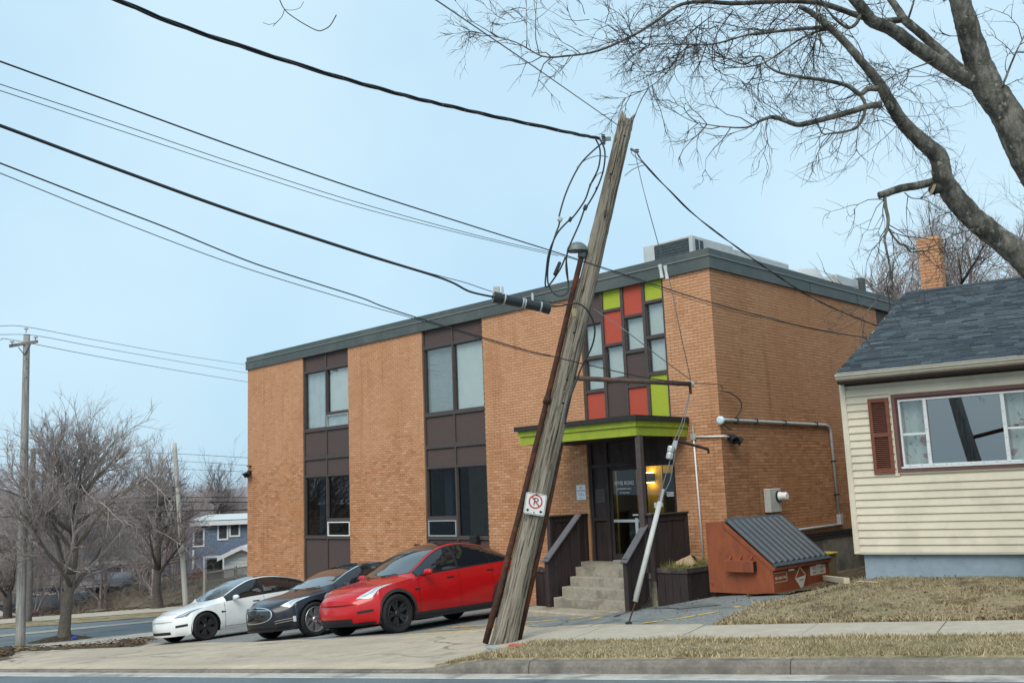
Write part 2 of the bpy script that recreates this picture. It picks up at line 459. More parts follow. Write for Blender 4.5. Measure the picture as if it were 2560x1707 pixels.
# parking lot
XB = list(np.arange(-21.4, 3.01, .4)) + [3.4, 4.2, 5.0]; YB = list(np.arange(-15.2, 6.1, .5))
lot = MB()
def lotp(i, j):
    p = onb(XB[i], YB[j]); t, s = stc(p)
    p.z = g(p.x, p.y) + (.003 if s > 2.9 else -.012 - .07 * sm((2.9 - s) / .6)); return p
lot.grid(lotp, len(XB) - 1, len(YB) - 1)
struct('parking_lot', lot, asphalt_lot, True)
def strip(pts, w, dz):
    m_ = MB(); P = []
    for i in range(len(pts) - 1):
        n_ = max(2, int((pts[i + 1] - pts[i]).length / .25))
        P += [pts[i].lerp(pts[i + 1], k / n_) for k in range(n_)]
    P.append(pts[-1])
    def f(i, j):
        d = P[min(i + 1, len(P) - 1)] - P[max(i - 1, 0)]; d.z = 0; d.normalize()
        n_ = Vector((-d.y, d.x, 0)); q = P[i] + n_ * w * (j - .5)
        return (q.x, q.y, g(q.x, q.y) + dz)
    m_.grid(f, len(P) - 1, 1); return m_
for pts, w in (([(1017, 1586), (1212, 1577), (1345, 1562)], .10), ([(1070, 1576), (1210, 1570), (1300, 1563)], .07), ([(1120, 1568), (1300, 1557), (1392, 1549)], .08),
               ([(1425, 1547), (1468, 1541)], .10), ([(1478, 1548), (1503, 1541)], .09), ([(1607, 1558), (1700, 1546), (1800, 1528)], .045), ([(1835, 1518), (1852, 1516)], .09)):
    struct('stall_line', strip([gp(x, y) for x, y in pts], w * 1.5, .0085), yellow_m)
# patched tar streaks
tar = flat('tar', (.055, .06, .064), .8, .2)
for pts, w in (([(1540, 1541), (1590, 1524), (1640, 1520), (1700, 1522), (1800, 1512)], .10), ([(1290, 1590), (1400, 1578), (1480, 1567)], .05), ([(1560, 1532), (1585, 1528)], .22)):
    struct('tar_seam', strip([gp(x, y) for x, y in pts], w, .0055), tar)
# house lawn
LT = [-1.72 - .28 * i for i in range(0, 60)]; LS = [2.77 + .25 * i for i in range(0, 30)]
rl = random.Random(5)
def lawn(i, j):
    p = sp(LT[i] - 1.35 * sm((LS[j] - 5.0) / 1.2) * max(0, 1 - i / 8) + (rl.uniform(-.12, .12) if i else 0.12 * math.sin(j * 1.7)), LS[j])
    p.z = g(p.x, p.y) + (.016 if (i and j) else -.03) + (rl.uniform(0, .022) if (i > 1 and j > 1) else 0); return p
ml = MB(); ml.grid(lawn, len(LT) - 1, len(LS) - 1)
struct('lawn', ml, turf_m, True)
msl = MB(); msl.grid(lambda i, j: stp(lerp(-1.2, -3.9, i / 12), lerp(6.4, 13, j / 24), .010 + rl.uniform(0, .05) * (0 < i < 12)), 12, 24)
struct('soil_patch', msl, dirt_m, True)
# loose blades of dead grass
def blades(name, n, sampler, m, hmin, hmax, seed, label):
    r = random.Random(seed); V = []; Fc = []
    for k in range(n):
        p = sampler(r)
        if p is None: continue
        h = r.uniform(hmin, hmax) * (1 + 1.1 * max(0, math.sin(p.x * 2.3) * math.sin(p.y * 2.9 + 1) + .6 * math.sin(p.x * 6.1 + p.y * 5.3)) * r.random()); a = r.uniform(0, 6.283); w = r.uniform(.004, .009)
        lx, ly = r.gauss(0, .6) * h, r.gauss(0, .6) * h
        c, s_ = math.cos(a) * w, math.sin(a) * w
        b_ = len(V)
        V += [(p.x - c, p.y - s_, p.z - .01), (p.x + c, p.y + s_, p.z - .01), (p.x + lx, p.y + ly, p.z + h)]
        Fc.append((b_, b_ + 1, b_ + 2))
    m_ = MB(); m_.v = V; m_.f = Fc
    o = obj(name, m_, m, kind='stuff'); o['label'] = label; o['category'] = 'grass'
    return o
def blade_mat(name, cols):
    m = bpy.data.materials.new(name); m.use_nodes = True; nt = m.node_tree; b = nt.nodes['Principled BSDF']
    gg = N(nt, 'ShaderNodeNewGeometry'); r = N(nt, 'ShaderNodeValToRGB'); e = r.color_ramp.elements
    e[0].color = cols[0] + (1,); e[1].color = cols[-1] + (1,)
    for i, c in enumerate(cols[1:-1]): e.new((i + 1) / (len(cols) - 1)).color = c + (1,)
    nt.links.new(gg.outputs['Random Per Island'], r.inputs[0])
    c = mix(nt, rmap(nt, noise(nt, 1.5, 4), .52, .66, 0, .5), r.outputs[0], (.19, .18, .08))
    nt.links.new(c, b.inputs['Base Color']); b.inputs['Roughness'].default_value = .9; b.inputs['Specular IOR Level'].default_value = .1
    return m
gm = blade_mat('dead_grass_blades', [(.15, .105, .065), (.43, .355, .215), (.56, .47, .31), (.26, .225, .12), (.19, .125, .075)])
def s_lawn(r):
    t = -1.75 - abs(r.random()) * 8.5; s = 2.8 + r.random() * 5.5
    p = sp(t, s); q = p - HC
    if (q.dot(HY) > -.02 and q.dot(HX) > -.05) or t > -1.75 - 1.35 * sm((s - 5.0) / 1.2): return None
    return Vector((p.x, p.y, g(p.x, p.y) + .012))
blades('lawn_grass', 55000, s_lawn, gm, .015, .055, 1, 'dry winter grass on the lawn below the cream house')
def s_verge(r):
    t = .85 - r.random() * 8.3; wid = 1.40 * (1 - sm((t - .25) / .72)); p = sp(t, .2 + r.random() * max(.02, wid - .04))
    return Vector((p.x, p.y, g(p.x, p.y) + .02))
blades('verge_grass', 24000, s_verge, gm, .012, .045, 2, 'dead grass strip between kerb and sidewalk beside the leaning pole')
# far street on the left with its verge and sidewalk
def line2(a, b): return gp(*a), gp(*b)
def band(name, near, far, m, dz, ext0=60, ext1=14):
    (a, b), (c, d) = line2(*near), line2(*far)
    def e(p, q, t): 
        v = (q - p); v.z = 0; L = v.length; v.normalize(); return p + v * t
    L1 = (b - a).length; ts = [-ext0, -30, -15, -8, -4, 0] + list(np.linspace(1, L1 + ext1, 14))
    m_ = MB()
    def f(i, j):
        p = e(a, b, ts[i]).lerp(e(c, d, ts[i] * 1.05), j / 6)
        return (p.x, p.y, g(p.x, p.y) + dz)
    m_.grid(f, len(ts) - 1, 6); return struct(name, m_, m, True)
band('cross_street', ((0, 1622), (380, 1582)), ((0, 1573), (380, 1544)), asphalt, .02)
band('cross_street_edge', ((0, 1634), (380, 1590)), ((0, 1621), (380, 1581.5)), gutter_m, .03)
lw_ = flat('road_paint_white', (.55, .55, .52), .8)
band('cross_street_verge', ((0, 1572.5), (380, 1543.5)), ((0, 1561), (380, 1532)), turf_m, .03)
band('cross_street_line', ((0, 1593.5), (380, 1556.5)), ((0, 1588), (380, 1552.5)), mat('worn_lane', (.30, .29, .25), .9, .2), .034)
band('cross_street_sidewalk', ((0, 1560.5), (380, 1531.5)), ((0, 1549), (380, 1521)), concrete, .035)
rls = random.Random(6); ms_ = MB()
LX = list(np.linspace(-500, 392, 70))
LE = [(gp(x, np.interp(x, [q[0] for q in top], [q[1] for q in top]) + 4), gp(x, np.interp(x, [q[0] for q in top], [q[1] for q in top]) - lerp(13, 10, (x + 500) / 900))) for x in LX]
def leafs(i, j):
    a_, b_ = LE[i]; p = a_.lerp(b_, j / 8); k_ = min(1, (69 - i) / 6)
    return (p.x, p.y, g(p.x, p.y) - .04 + (.13 * math.sin(math.pi * j / 8) ** .6 + (rls.uniform(0, .05) if 0 < j < 8 else 0)) * k_)
ms_.grid(leafs, 69, 8); struct('leaf_strip', ms_, leaf_m, True)
# ------------------------------------------------------------------ office building
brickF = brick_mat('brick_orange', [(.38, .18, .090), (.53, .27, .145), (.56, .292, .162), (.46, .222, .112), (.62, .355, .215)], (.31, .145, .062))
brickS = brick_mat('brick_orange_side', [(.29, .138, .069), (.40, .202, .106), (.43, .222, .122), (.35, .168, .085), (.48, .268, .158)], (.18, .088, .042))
mortar = mat('mortar', (.21, .125, .075), .95, .3, 20, .3, .1, col2=(.36, .24, .15), s2=.9, t2=(.42, .6))
fascia_m = mat('fascia_metal', (.062, .078, .078), .55, .12, 5, .06, .4, col2=(.085, .10, .095), s2=1.1)
frame_m = mat('brown_frame', (.068, .056, .054), .6, .15, 12, .05, .3)
panel_m = mat('brown_panel', (.082, .062, .060), .8, .16, 45, .25, .2, col2=(.115, .066, .06), s2=1.3, t2=(.55, .75))
red_m = mat('red_panel', (.40, .070, .042), .7, .10, 40, .15, .3)
green_m = mat('green_panel', (.33, .395, .035), .7, .10, 40, .15, .3)
canopy_g = mat('canopy_green', (.27, .335, .03), .55, .12, 8, .1, .3, dirt=((.16, .19, .03), 4, .55, .75))
black_m = mat('roof_edge_black', (.03, .03, .032), .8, .2, 10, .1, .2)
brown_w = mat('painted_brown_wood', (.045, .034, .034), .7, .2, 10, .2, .25, col2=(.028, .022, .022), s2=2.5, stretch=(3, 3, .5))
cap_m = mat('brown_rail_cap', (.105, .10, .11), .6, .15, 10, .1, .35)
step_m = mat('step_concrete', (.33, .305, .25), .92, .18, 16, .5, .15, col2=(.22, .20, .165), s2=2.4, bscale=110)
slab_m = mat('slab_concrete', (.36, .32, .25), .92, .16, 10, .4, .15, col2=(.24, .21, .17), s2=1.6)
found_m = mat('foundation_concrete', (.20, .185, .16), .95, .25, 6, .4, .1, col2=(.11, .10, .085), s2=1.2)
alu = flat('aluminium', (.62, .64, .66), .35, .5, .6)
whitem = mat('white_enamel', (.72, .74, .74), .45, .06, 8)
blind_m = mat('pale_blind', (.50, .53, .51), .85, .05, 3)
blind_b = mat('grey_blind', (.36, .41, .43), .8, .08, 3)
room_m = mat('room_wall', (.22, .21, .18), .9, .1, 2)
dark_m = flat('dark_interior', (.012, .013, .015), .8)
pane_m = glass('window_glass', (.93, .96, .96), .05)
pane_d = glass('window_glass_dark', (.42, .46, .50), .05)
galv = mat('galvanised', (.46, .48, .49), .45, .12, 14, .05, .5, metal=.5)
grey_m = mat('meter_grey', (.42, .44, .42), .6, .08, 8)
cable_m = flat('cable_black', (.018, .019, .021), .55)
light_fix = flat('warm_lamp', (1.0, .62, .16), .5, emit=18)
amber = mat('amber_wall', (.55, .38, .05), .7, .08, 3)

ob = thing('office_building', 'two storey orange brick office block with flat roof and coloured entrance panels', 'building', BM)
ZT = 6.69; ZB = -2.6; CO = .0677; BL = .2032
rb = random.Random(11)
BRK = []                                                    # (dist, face, a0, a1, z0, z1)
def courses(face, a, b, z0, z1):
    k = 0; z = ZT
    while z > z0:
        off = (k % 2) * BL / 2 + (0 if face == 'f' else BL / 4)
        x = math.floor((a - off) / BL) * BL + off
        while x < b:
            p, q = max(x, a), min(x + BL, b)
            if q - p > .035 and z <= z1 + 1e-6:
                BRK.append((face, p + .0048, q - .0048, z - CO + .0048, z - .0048))
            x += BL
        z -= CO; k += 1
SECT = [(-18.78, -15.40), (-12.96, -9.48), (-7.04, -3.66), (-1.22, 0.0)]
for a, b in SECT: courses('f', a, b, {0: -2.3, 1: -1.7, 2: -1.0, 3: -.35}[SECT.index((a, b))], ZT)
courses('s', 0.0, 8.22, .95, ZT)
def brick_verts(face, a0, a1, z0, z1, j):
    if face == 'f': return [(a0, -j, z0), (a1, -j, z0), (a1, -j, z1), (a0, -j, z1), (a0, .012, z0), (a1, .012, z0), (a1, .012, z1), (a0, .012, z1)]
    return [(j, a0, z0), (j, a1, z0), (j, a1, z1), (j, a0, z1), (-.012, a0, z0), (-.012, a1, z0), (-.012, a1, z1), (-.012, a0, z1)]
BF = [(0, 1, 2, 3), (4, 5, 1, 0), (1, 5, 6, 2), (3, 2, 6, 7), (4, 0, 3, 7)]
def cdist(bk):
    f_, a0, a1, z0, z1 = bk
    p = BM @ (Vector(((a0 + a1) / 2, 0, (z0 + z1) / 2)) if f_ == 'f' else Vector((0, (a0 + a1) / 2, (z0 + z1) / 2)))
    return (p - O_).length
cand = [(cdist(b), i) for i, b in enumerate(BRK) if (b[0] == 'f' and b[1] > -.75 and b[3] > 1.75) or (b[0] == 's' and b[2] < 1.4 and b[3] > 1.35)]
cand = [i for d, i in sorted(cand) if BRK[i][2] - BRK[i][1] > .15][:300]
cs = set(cand)
wallF = MB()
for a, b in SECT: wallF.box(a, min(b, -.0072), .007, .30, ZB, ZT)
wf = obj('front_wall', wallF, mortar, ob)
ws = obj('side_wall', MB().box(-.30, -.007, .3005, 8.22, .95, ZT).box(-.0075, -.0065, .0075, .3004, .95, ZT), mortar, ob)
shared = {}
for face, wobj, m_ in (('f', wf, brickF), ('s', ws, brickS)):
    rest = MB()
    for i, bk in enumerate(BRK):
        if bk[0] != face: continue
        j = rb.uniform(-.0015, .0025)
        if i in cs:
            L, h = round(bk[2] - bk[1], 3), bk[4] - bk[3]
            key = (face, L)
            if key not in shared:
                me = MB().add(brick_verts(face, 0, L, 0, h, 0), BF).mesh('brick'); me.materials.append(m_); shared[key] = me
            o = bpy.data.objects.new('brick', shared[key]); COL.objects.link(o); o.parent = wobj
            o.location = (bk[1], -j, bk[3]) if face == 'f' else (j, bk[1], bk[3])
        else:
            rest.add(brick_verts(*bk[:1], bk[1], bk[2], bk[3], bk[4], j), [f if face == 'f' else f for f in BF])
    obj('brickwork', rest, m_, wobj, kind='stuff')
# pale replacement bricks under the windows, roof, fascia, rest of the shell
obj('left_wall', MB().box(-18.779, -18.5, .301, 14, ZB, ZT), brickF, ob)
obj('rear_wall', MB().box(-18.78, -.3, 13.7, 14, ZB, ZT), brickS, ob)
obj('roof', MB().box(-18.6, -.1, .1, 13.9, ZT + .02, ZT + .25), black_m, ob)
def fasc(z0, z1, o_):
    m_ = MB()
    m_.box(-18.78 - o_, 0 + o_, -o_, .05, z0, z1)
    m_.box(-.05, o_, .0505, 14 + o_, z0, z1)
    m_.box(-18.78 - o_, -18.73, .0505, 14 + o_, z0, z1)
    return m_
fa = obj('fascia', fasc(6.685, 6.955, .055), fascia_m, ob)
obj('coping', fasc(6.957, 7.125, .035), fascia_m, ob)
obj('drip_edge', fasc(6.945, 6.972, .075), mat('drip_edge', (.16, .175, .175), .45, .1), ob)
sg = MB()
for y in (4.4, 7.0, 9.4, 12): sg.box(.0551, .0585, y, y + .018, 6.69, 6.94)
obj('fascia_seam', sg, black_m, ob)
# rear part of the side wall: window strip, foundation, ledge
obj('side_window_panel', MB().box(-.2, -.04, 8.22, 9.7, .95, ZT), panel_m, ob)
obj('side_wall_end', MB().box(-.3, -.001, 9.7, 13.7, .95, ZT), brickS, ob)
obj('side_foundation', MB().box(-.3, -.02, .3, 14, -1.0, .949), found_m, ob)
for k in range(3):
    obj('ledge', MB().bev(-.05, .035 - .012 * k, .02, 13.9, .885 - .058 * k, .94 - .058 * k, .008), mat('dark_ledge', (.04, .03, .03), .7, .2), ob)
obj('corner_foundation', MB().box(-1.2, -.02, -.012, .3, -.6, .02), found_m, ob)

# window bays
def bay(a, b, rows, ny=2):
    """rows: list of (z0, z1, kind per column); kinds: p panel, w pale window, b blind, d dark window"""
    n = len(rows[0][2]); wd = (b - a) / n
    fr = MB()
    for i in range(n + 1):
        x = a + i * wd; h = .035 if 0 < i < n else .045
        x0, x1 = (x, x + h) if i == 0 else ((x - h, x) if i == n else (x - h * .8, x + h * .8))
        fr.box(x0, x1, .035, .16, rows[-1][0] - .03, ZT)
    o = obj('window_bay', fr, frame_m, ob)
    return o, wd
def rail(parent, x0, x1, z0, z1, name='rail'):
    return obj(name, MB().box(x0, x1, .03, .15, z0, z1), frame_m, parent)
def pane(parent, x0, x1, z0, z1, kind):
    m_ = pane_m if kind in 'wbg' else pane_d
    f = obj('window', MB().box(x0, x1, .06, .12, z0, z0 + .025).box(x0, x1, .06, .12, z1 - .025, z1).box(x0, x0 + .022, .06, .12, z0 + .0251, z1 - .0251).box(x1 - .022, x1, .06, .12, z0 + .0251, z1 - .0251), frame_m, parent)
    obj('pane', MB().box(x0 + .02, x1 - .02, .10, .106, z0 + .02, z1 - .02), m_, f)
    if kind == 'w': obj('blind', MB().box(x0 + .03, x1 - .03, .17, .175, z0 - .02, z1 + .02), blind_m, f)
    if kind == 'g': obj('curtain', fold(x0 + .02, x1 - .02, .2, z0 - .02, z1 + .02), mat('grey_curtain', (.40, .45, .47), .85, .1, 3), f)
    if kind == 'b':
        z = z0; sl_ = MB()
        while z < z1:
            sl_.box(x0 + .03, x1 - .03, .165, .195, z, z + .004, Matrix.Translation((0, .18, z)) @ Matrix.Rotation(R_(-38), 4, 'X') @ Matrix.Translation((0, -.18, -z))); z += .0508
        obj('venetian_blind', sl_, blind_m, f); obj('blind_back', MB().box(x0 + .02, x1 - .02, .23, .235, z0, z1), blind_b, f)
    return f
def fold(x0, x1, y, z0, z1, amp=.03, n=26):
    m_ = MB(); m_.grid(lambda i, j: (lerp(x0, x1, i / n), y + amp * math.sin(i * 1.9) * (.6 + .4 * math.sin(i * .7)), z0 if j == 0 else z1), n, 1); return m_
def hopper(parent, x0, x1, z0, z1, m_, gl=pane_m):
    t_ = .03
    h = obj('hopper_window', MB().box(x0, x1, .02, .09, z0, z0 + t_).box(x0, x1, .02, .09, z1 - t_, z1).box(x0, x0 + t_, .02, .09, z0 + t_, z1 - t_).box(x1 - t_, x1, .02, .09, z0 + t_, z1 - t_), m_, parent)
    obj('pane', MB().box(x0 + t_, x1 - t_, .05, .055, z0 + t_, z1 - t_), gl, h)
    obj('backing', MB().box(x0 + t_, x1 - t_, .09, .093, z0 + t_, z1 - t_), blind_b if gl is pane_m else dark_m, h)
grey_fr = mat('grey_window_frame', (.30, .33, .35), .5, .08)
def std_bay(a, b, up, low, bottom):
    o, wd = bay(a, b, [(bottom, ZT, 'pp')])
    cols = [(a + .045, a + wd - .028), (a + wd + .028, b - .045)]
    for x0, x1 in cols:
        for z0, z1 in ((6.16, 6.24), (4.27, 4.36), (3.39, 3.50), (2.85, 2.91), (.955, 1.03)): rail(o, x0, x1, z0, z1)
        for z0, z1 in ((6.24, ZT), (3.50, 4.27), (2.91, 3.39), (bottom, .955)): obj('panel', MB().box(x0, x1, .075, .12, z0, z1), panel_m, o)
    for (x0, x1), (k, hop) in zip(cols, up):
        if hop:
            rail(o, x0, x1, 4.735, 4.80); pane(o, x0, x1, 4.80, 6.16, k); hopper(o, x0 + .01, x1 - .01, 4.37, 4.725, grey_fr)
        else: pane(o, x0, x1, 4.36, 6.16, k)
    for (x0, x1), (k, hop) in zip(cols, low):
        if hop:
            rail(o, x0, x1, 1.475, 1.545); pane(o, x0, x1, 1.545, 2.85, k); hopper(o, x0 + .01, x1 - .01, 1.04, 1.465, hop, pane_d)
        else: pane(o, x0, x1, 1.03, 2.85, k)
    return o
std_bay(-15.40, -12.96, (('g', 0), ('w', 1)), (('d', 0), ('d', whitem)), -2.2)
std_bay(-9.48, -7.04, (('b', 0), ('w', 0)), (('d', grey_fr), ('d', 0)), -1.6)
# rooms behind the bays
for a, b in ((-15.9, -12.4), (-10, -6.5), (-3.9, -.9)):
    for z0, z1 in ((.6, 3.3), (3.5, 6.6)):
        if a > -4 and z0 < 1: continue
        o = obj('room', MB().box(a, b, .31, 3.2, z0, z1), room_m, ob)
        me = o.data; me.flip_normals()
        # open the side that faces the window
        me2 = MB().add([tuple(v.co) for v in me.vertices], [tuple(p.vertices) for p in me.polygons if abs(p.center.y - .31) > .01]).mesh('room'); me2.materials.append(room_m); o.data = me2
def furn(x0, x1, y0, y1, z0, z1, m_, nm): obj(nm, MB().bev(x0, x1, y0, y1, z0, z1, .02), m_, ob)
furn(-14.75, -14.2, .6, 1.1, .6, 2.0, dark_m, 'cabinet'); furn(-13.9, -13.4, .9, 1.3, .6, 1.9, dark_m, 'cabinet'); furn(-9.2, -8.9, .45, .5, .7, 2.8, blind_b, 'curtain_panel'); furn(-15.2, -14.8, .45, .5, .7, 2.8, blind_b, 'curtain_panel')
# coloured stair bay
cx_ = [-3.66, -3.02, -2.415, -1.805, -1.22]
o3 = obj('coloured_bay', MB(), frame_m, ob)
frm = MB()
for i, x in enumerate(cx_):
    h = .04
    x0, x1 = (x, x + .06) if i == 0 else ((x - .06, x) if i == 4 else (x - h, x + h))
    frm.box(x0, x1, .03, .16, 3.4, ZT)
o3.data = frm.mesh('coloured_bay'); o3.data.materials.append(frame_m)
spec = [[('p', 6.04, ZT), ('w', 5.20, 5.98), ('w', 4.41, 5.14), ('r', 3.45, 4.35)],
        [('g', 6.25, ZT), ('r', 5.44, 6.19), ('w', 4.62, 5.38), ('p', 3.45, 4.56)],
        [('r', 6.02, ZT), ('w', 5.20, 5.96), ('p', 4.41, 5.14), ('r', 3.45, 4.35)],
        [('g', 6.26, ZT), ('w', 5.45, 6.20), ('w', 4.63, 5.39), ('g', 3.45, 4.57)]]
for i, colm in enumerate(spec):
    x0 = cx_[i] + (.06 if i == 0 else .04); x1 = cx_[i + 1] - (.06 if i == 3 else .04)
    for k, z0, z1 in colm:
        if z0 > 3.5: rail(o3, x0, x1, z0 - .06, z0)
        if k == 'w': pane(o3, x0, x1, z0, z1, 'w')
        else: obj('panel', MB().box(x0, x1, .07, .12, z0, z1), {'p': panel_m, 'r': red_m, 'g': green_m}[k], o3)
# ---- entrance
ent = obj('entrance_frame', MB().box(-3.66, -3.58, .05, .22, .40, 3.45).box(-3.21, -3.11, .05, .22, .40, 3.45).box(-2.22, -2.14, .05, .22, .40, 3.45).box(-1.30, -1.22, .05, .22, .40, 3.45)
           .box(-3.58, -3.21, .05, .2, 2.60, 2.68).box(-3.11, -2.22, .05, .22, 2.60, 2.70).box(-2.14, -1.30, .05, .22, 2.58, 2.68).box(-3.58, -3.21, .05, .2, 1.40, 1.47).box(-2.14, -1.30, .05, .22, 1.38, 1.46), brown_w, ob)
for x0, x1, z0, z1 in ((-3.58, -3.21, 2.68, 3.45), (-3.11, -2.22, 2.70, 3.45), (-2.14, -1.30, 2.68, 3.45), (-3.58, -3.21, 1.47, 2.60), (-3.58, -3.21, .40, 1.40), (-2.14, -1.30, .40, 1.38)):
    obj('panel', MB().box(x0, x1, .11, .16, z0, z1), brown_w, ent)
obj('mail_slot', MB().box(-3.54, -3.25, .09, .1099, 1.80, 2.12), frame_m, ent)
dr = obj('door', MB().box(-3.11, -3.04, .10, .15, .53, 2.60).box(-2.28, -2.22, .10, .15, .53, 2.60).box(-3.04, -2.28, .10, .15, 2.52, 2.60).box(-3.04, -2.28, .10, .15, .53, .66), brown_w, ob)
obj('pane', MB().box(-3.04, -2.28, .12, .127, .66, 2.52), glass('door_glass', (.72, .75, .75), .0), dr)
obj('push_bar', MB().box(-3.02, -2.30, .07, .085, 1.36, 1.42), alu, dr)
obj('handle', MB().box(-2.40, -2.32, .05, .066, 1.02, 1.45), alu, dr)
obj('letter_plate', MB().box(-2.50, -2.34, .105, .112, 1.50, 1.535), alu, dr)
def put_text(key, m_, parent, x, y, z, rotz=0, sx=1.0, name='lettering'):
    o = obj(name, TXT[key].copy(), m_, parent)
    o.matrix_local = Matrix.Translation((x, y, z)) @ Matrix.Rotation(rotz, 4, 'Z') @ Matrix.Rotation(R_(90), 4, 'X') @ Matrix.Diagonal((sx, 1, 1, 1))
    return o
txt_w = flat('vinyl_white', (.82, .86, .88), .5)
put_text('wyse', txt_w, dr, -2.70, .114, 2.19, 0, .78); put_text('prof', txt_w, dr, -2.70, .114, 2.09, 0, .82); put_text('addr', txt_w, dr, -2.70, .114, 2.00, 0, .82)
sd_ = obj('sidelight', MB().box(-2.14, -2.11, .09, .15, 1.46, 2.58).box(-1.33, -1.30, .09, .15, 1.46, 2.58), brown_w, ob)
obj('pane', MB().box(-2.11, -1.33, .12, .127, 1.46, 2.58), glass('door_glass', (.72, .75, .75), .0), sd_)
obj('rail_bar', MB().box(-2.10, -1.34, .07, .085, 1.50, 1.545), alu, sd_)
for k in range(4): obj('lettering', MB().box(-1.55 + .012 * (k % 2), -1.36, .112, .116, 1.98 - .026 * k, 1.993 - .026 * k), txt_w, sd_)
obj('sticker', MB().box(-1.90, -1.83, .112, .116, 1.66, 1.78), txt_w, sd_)
for k in range(2): obj('lettering', MB().box(-1.81, -1.66, .112, .116, 1.69 + .045 * k, 1.715 + .045 * k), txt_w, sd_)
# vestibule with a lit wall lamp
vb = obj('vestibule', MB().add([(-3.6, .31, .52), (-1.2, .31, .52), (-1.2, 2.6, .52), (-3.6, 2.6, .52), (-3.6, .31, 3.3), (-1.2, .31, 3.3), (-1.2, 2.6, 3.3), (-3.6, 2.6, 3.3)],
        [(0, 1, 2, 3), (7, 6, 5, 4), (2, 6, 7, 3), (0, 3, 7, 4), (1, 5, 6, 2)]), mat('vestibule_wall', (.10, .095, .085), .9, .1, 2), ob)
obj('cream_jamb', MB().box(-3.27, -3.13, .35, .40, .55, 2.55), mat('cream_jamb', (.42, .40, .25), .8, .08), ob)
obj('amber_column', MB().box(-2.95, -2.20, .90, 1.0, .6, 3.0).box(-2.20, -1.7, .93, 1.0, 2.42, 3.0), amber, ob)
obj('wall_lamp', MB().box(-2.58, -2.40, .76, .86, 2.44, 2.455).box(-2.58, -2.40, .76, .86, 2.215, 2.23), light_fix, ob)
obj('wall_lamp_body', MB().box(-2.59, -2.39, .75, .87, 2.235, 2.435), frame_m, ob)
vl = bpy.data.lights.new('wall_lamp_glow', 'POINT'); vl.energy = 3.6; vl.color = (1.0, .74, .28); vl.shadow_soft_size = .06
vlo = bpy.data.objects.new('wall_lamp_glow', vl); COL.objects.link(vlo); vlo.parent = ob; vlo.location = (-2.30, .55, 2.62)
# ---- canopy
cn = obj('canopy', MB().box(-4.06, -.85, -1.78, 0, 3.20, 3.44), canopy_g, ob)
obj('fascia_board', MB().box(-4.10, -.81, -1.83, -1.781, 3.335, 3.455).box(-.849, -.80, -1.7805, -.02, 3.335, 3.455).box(-4.10, -4.061, -1.7805, -.02, 3.335, 3.455), canopy_g, cn)
obj('fascia_board', MB().box(-4.07, -.84, -1.80, -1.7811, 3.15, 3.325).box(-.8489, -.825, -1.7805, -.02, 3.15, 3.325), canopy_g, cn)
obj('soffit', MB().box(-4.05, -.86, -1.76, -.01, 3.16, 3.199), black_m, cn)
obj('roofing', MB().box(-4.16, -.75, -1.90, -.02, 3.457, 3.56), black_m, cn)
obj('canopy_post', MB().bev(-.91, -.79, -1.76, -1.64, .45, 3.159, .006), mat('brown_post', (.075, .06, .058), .7, .15, 10, .1), ob)
obj('roof_paper', MB().add([(-1.6, -.9, 3.565), (-1.2, -1.0, 3.57), (-1.25, -.75, 3.60), (-1.55, -.7, 3.565)], [(0, 1, 2, 3)]), whitem, cn)
# ---- steps, landing, guards, planters
st_ = obj('landing', MB().box(-3.74, -.75, -1.52, -.013, .32, .50).box(-3.70, -.79, -1.48, -.013, -.6, .3199), step_m, ob)
for k, (y0, y1, zt) in enumerate(((-1.79, -1.5195, .325), (-2.06, -1.5196, .145), (-2.33, -1.5197, -.045))):
    obj('step', MB().bev(-2.80, -.89, y0, y1, -.5 - .01 * k, zt, .012), step_m, ob)
obj('threshold', MB().box(-3.0, -2.04, -.06, .1, .501, .53), alu, ob)
obj('base_slab', MB().bev(-3.30, -.86, -2.98, -2.3, -.62, -.235, .02), slab_m, ob)
def slope_rail(x, y0, z0, y1, z1, zb0, zb1, nm):
    # panel filled below a sloping cap; boards are separate
    r_ = obj(nm, MB().box(x - .05, x + .05, y0 - .05, y0 + .05, zb0, z0), brown_w, ob)
    n = 9
    for i in range(n):
        a, b = lerp(y0 + .055, y1, i / n) + .003, lerp(y0 + .055, y1, (i + 1) / n) - .003
        za, zb_ = lerp(z0, z1, (a - y0) / (y1 - y0)) - .02, lerp(z0, z1, (b - y0) / (y1 - y0)) - .02
        lo = lerp(zb0, zb1, i / n)
        obj('board', MB().add([(x - .025, a, lo), (x + .025, a, lo), (x + .025, b, lo), (x - .025, b, lo), (x - .025, a, za), (x + .025, a, za), (x + .025, b, zb_), (x - .025, b, zb_)],
            [(0, 3, 2, 1), (4, 5, 6, 7), (0, 1, 5, 4), (1, 2, 6, 5), (2, 3, 7, 6), (3, 0, 4, 7)]), brown_w, r_)
    L = math.hypot(y1 - y0, z1 - z0); an = math.atan2(z1 - z0, y1 - y0)
    Mx = Matrix.Translation((x, y0, z0)) @ Matrix.Rotation(an, 4, 'X')
    obj('rail_cap', MB().bev(-.085, .085, -.12, L + .02, -.018, .022, .01, Mx), cap_m, r_)
slope_rail(-2.88, -2.36, .75, -1.335, 1.575, -.24, .1, 'stair_rail')
slope_rail(-.83, -2.36, .77, -1.70, 1.36, -.22, 0, 'stair_rail')
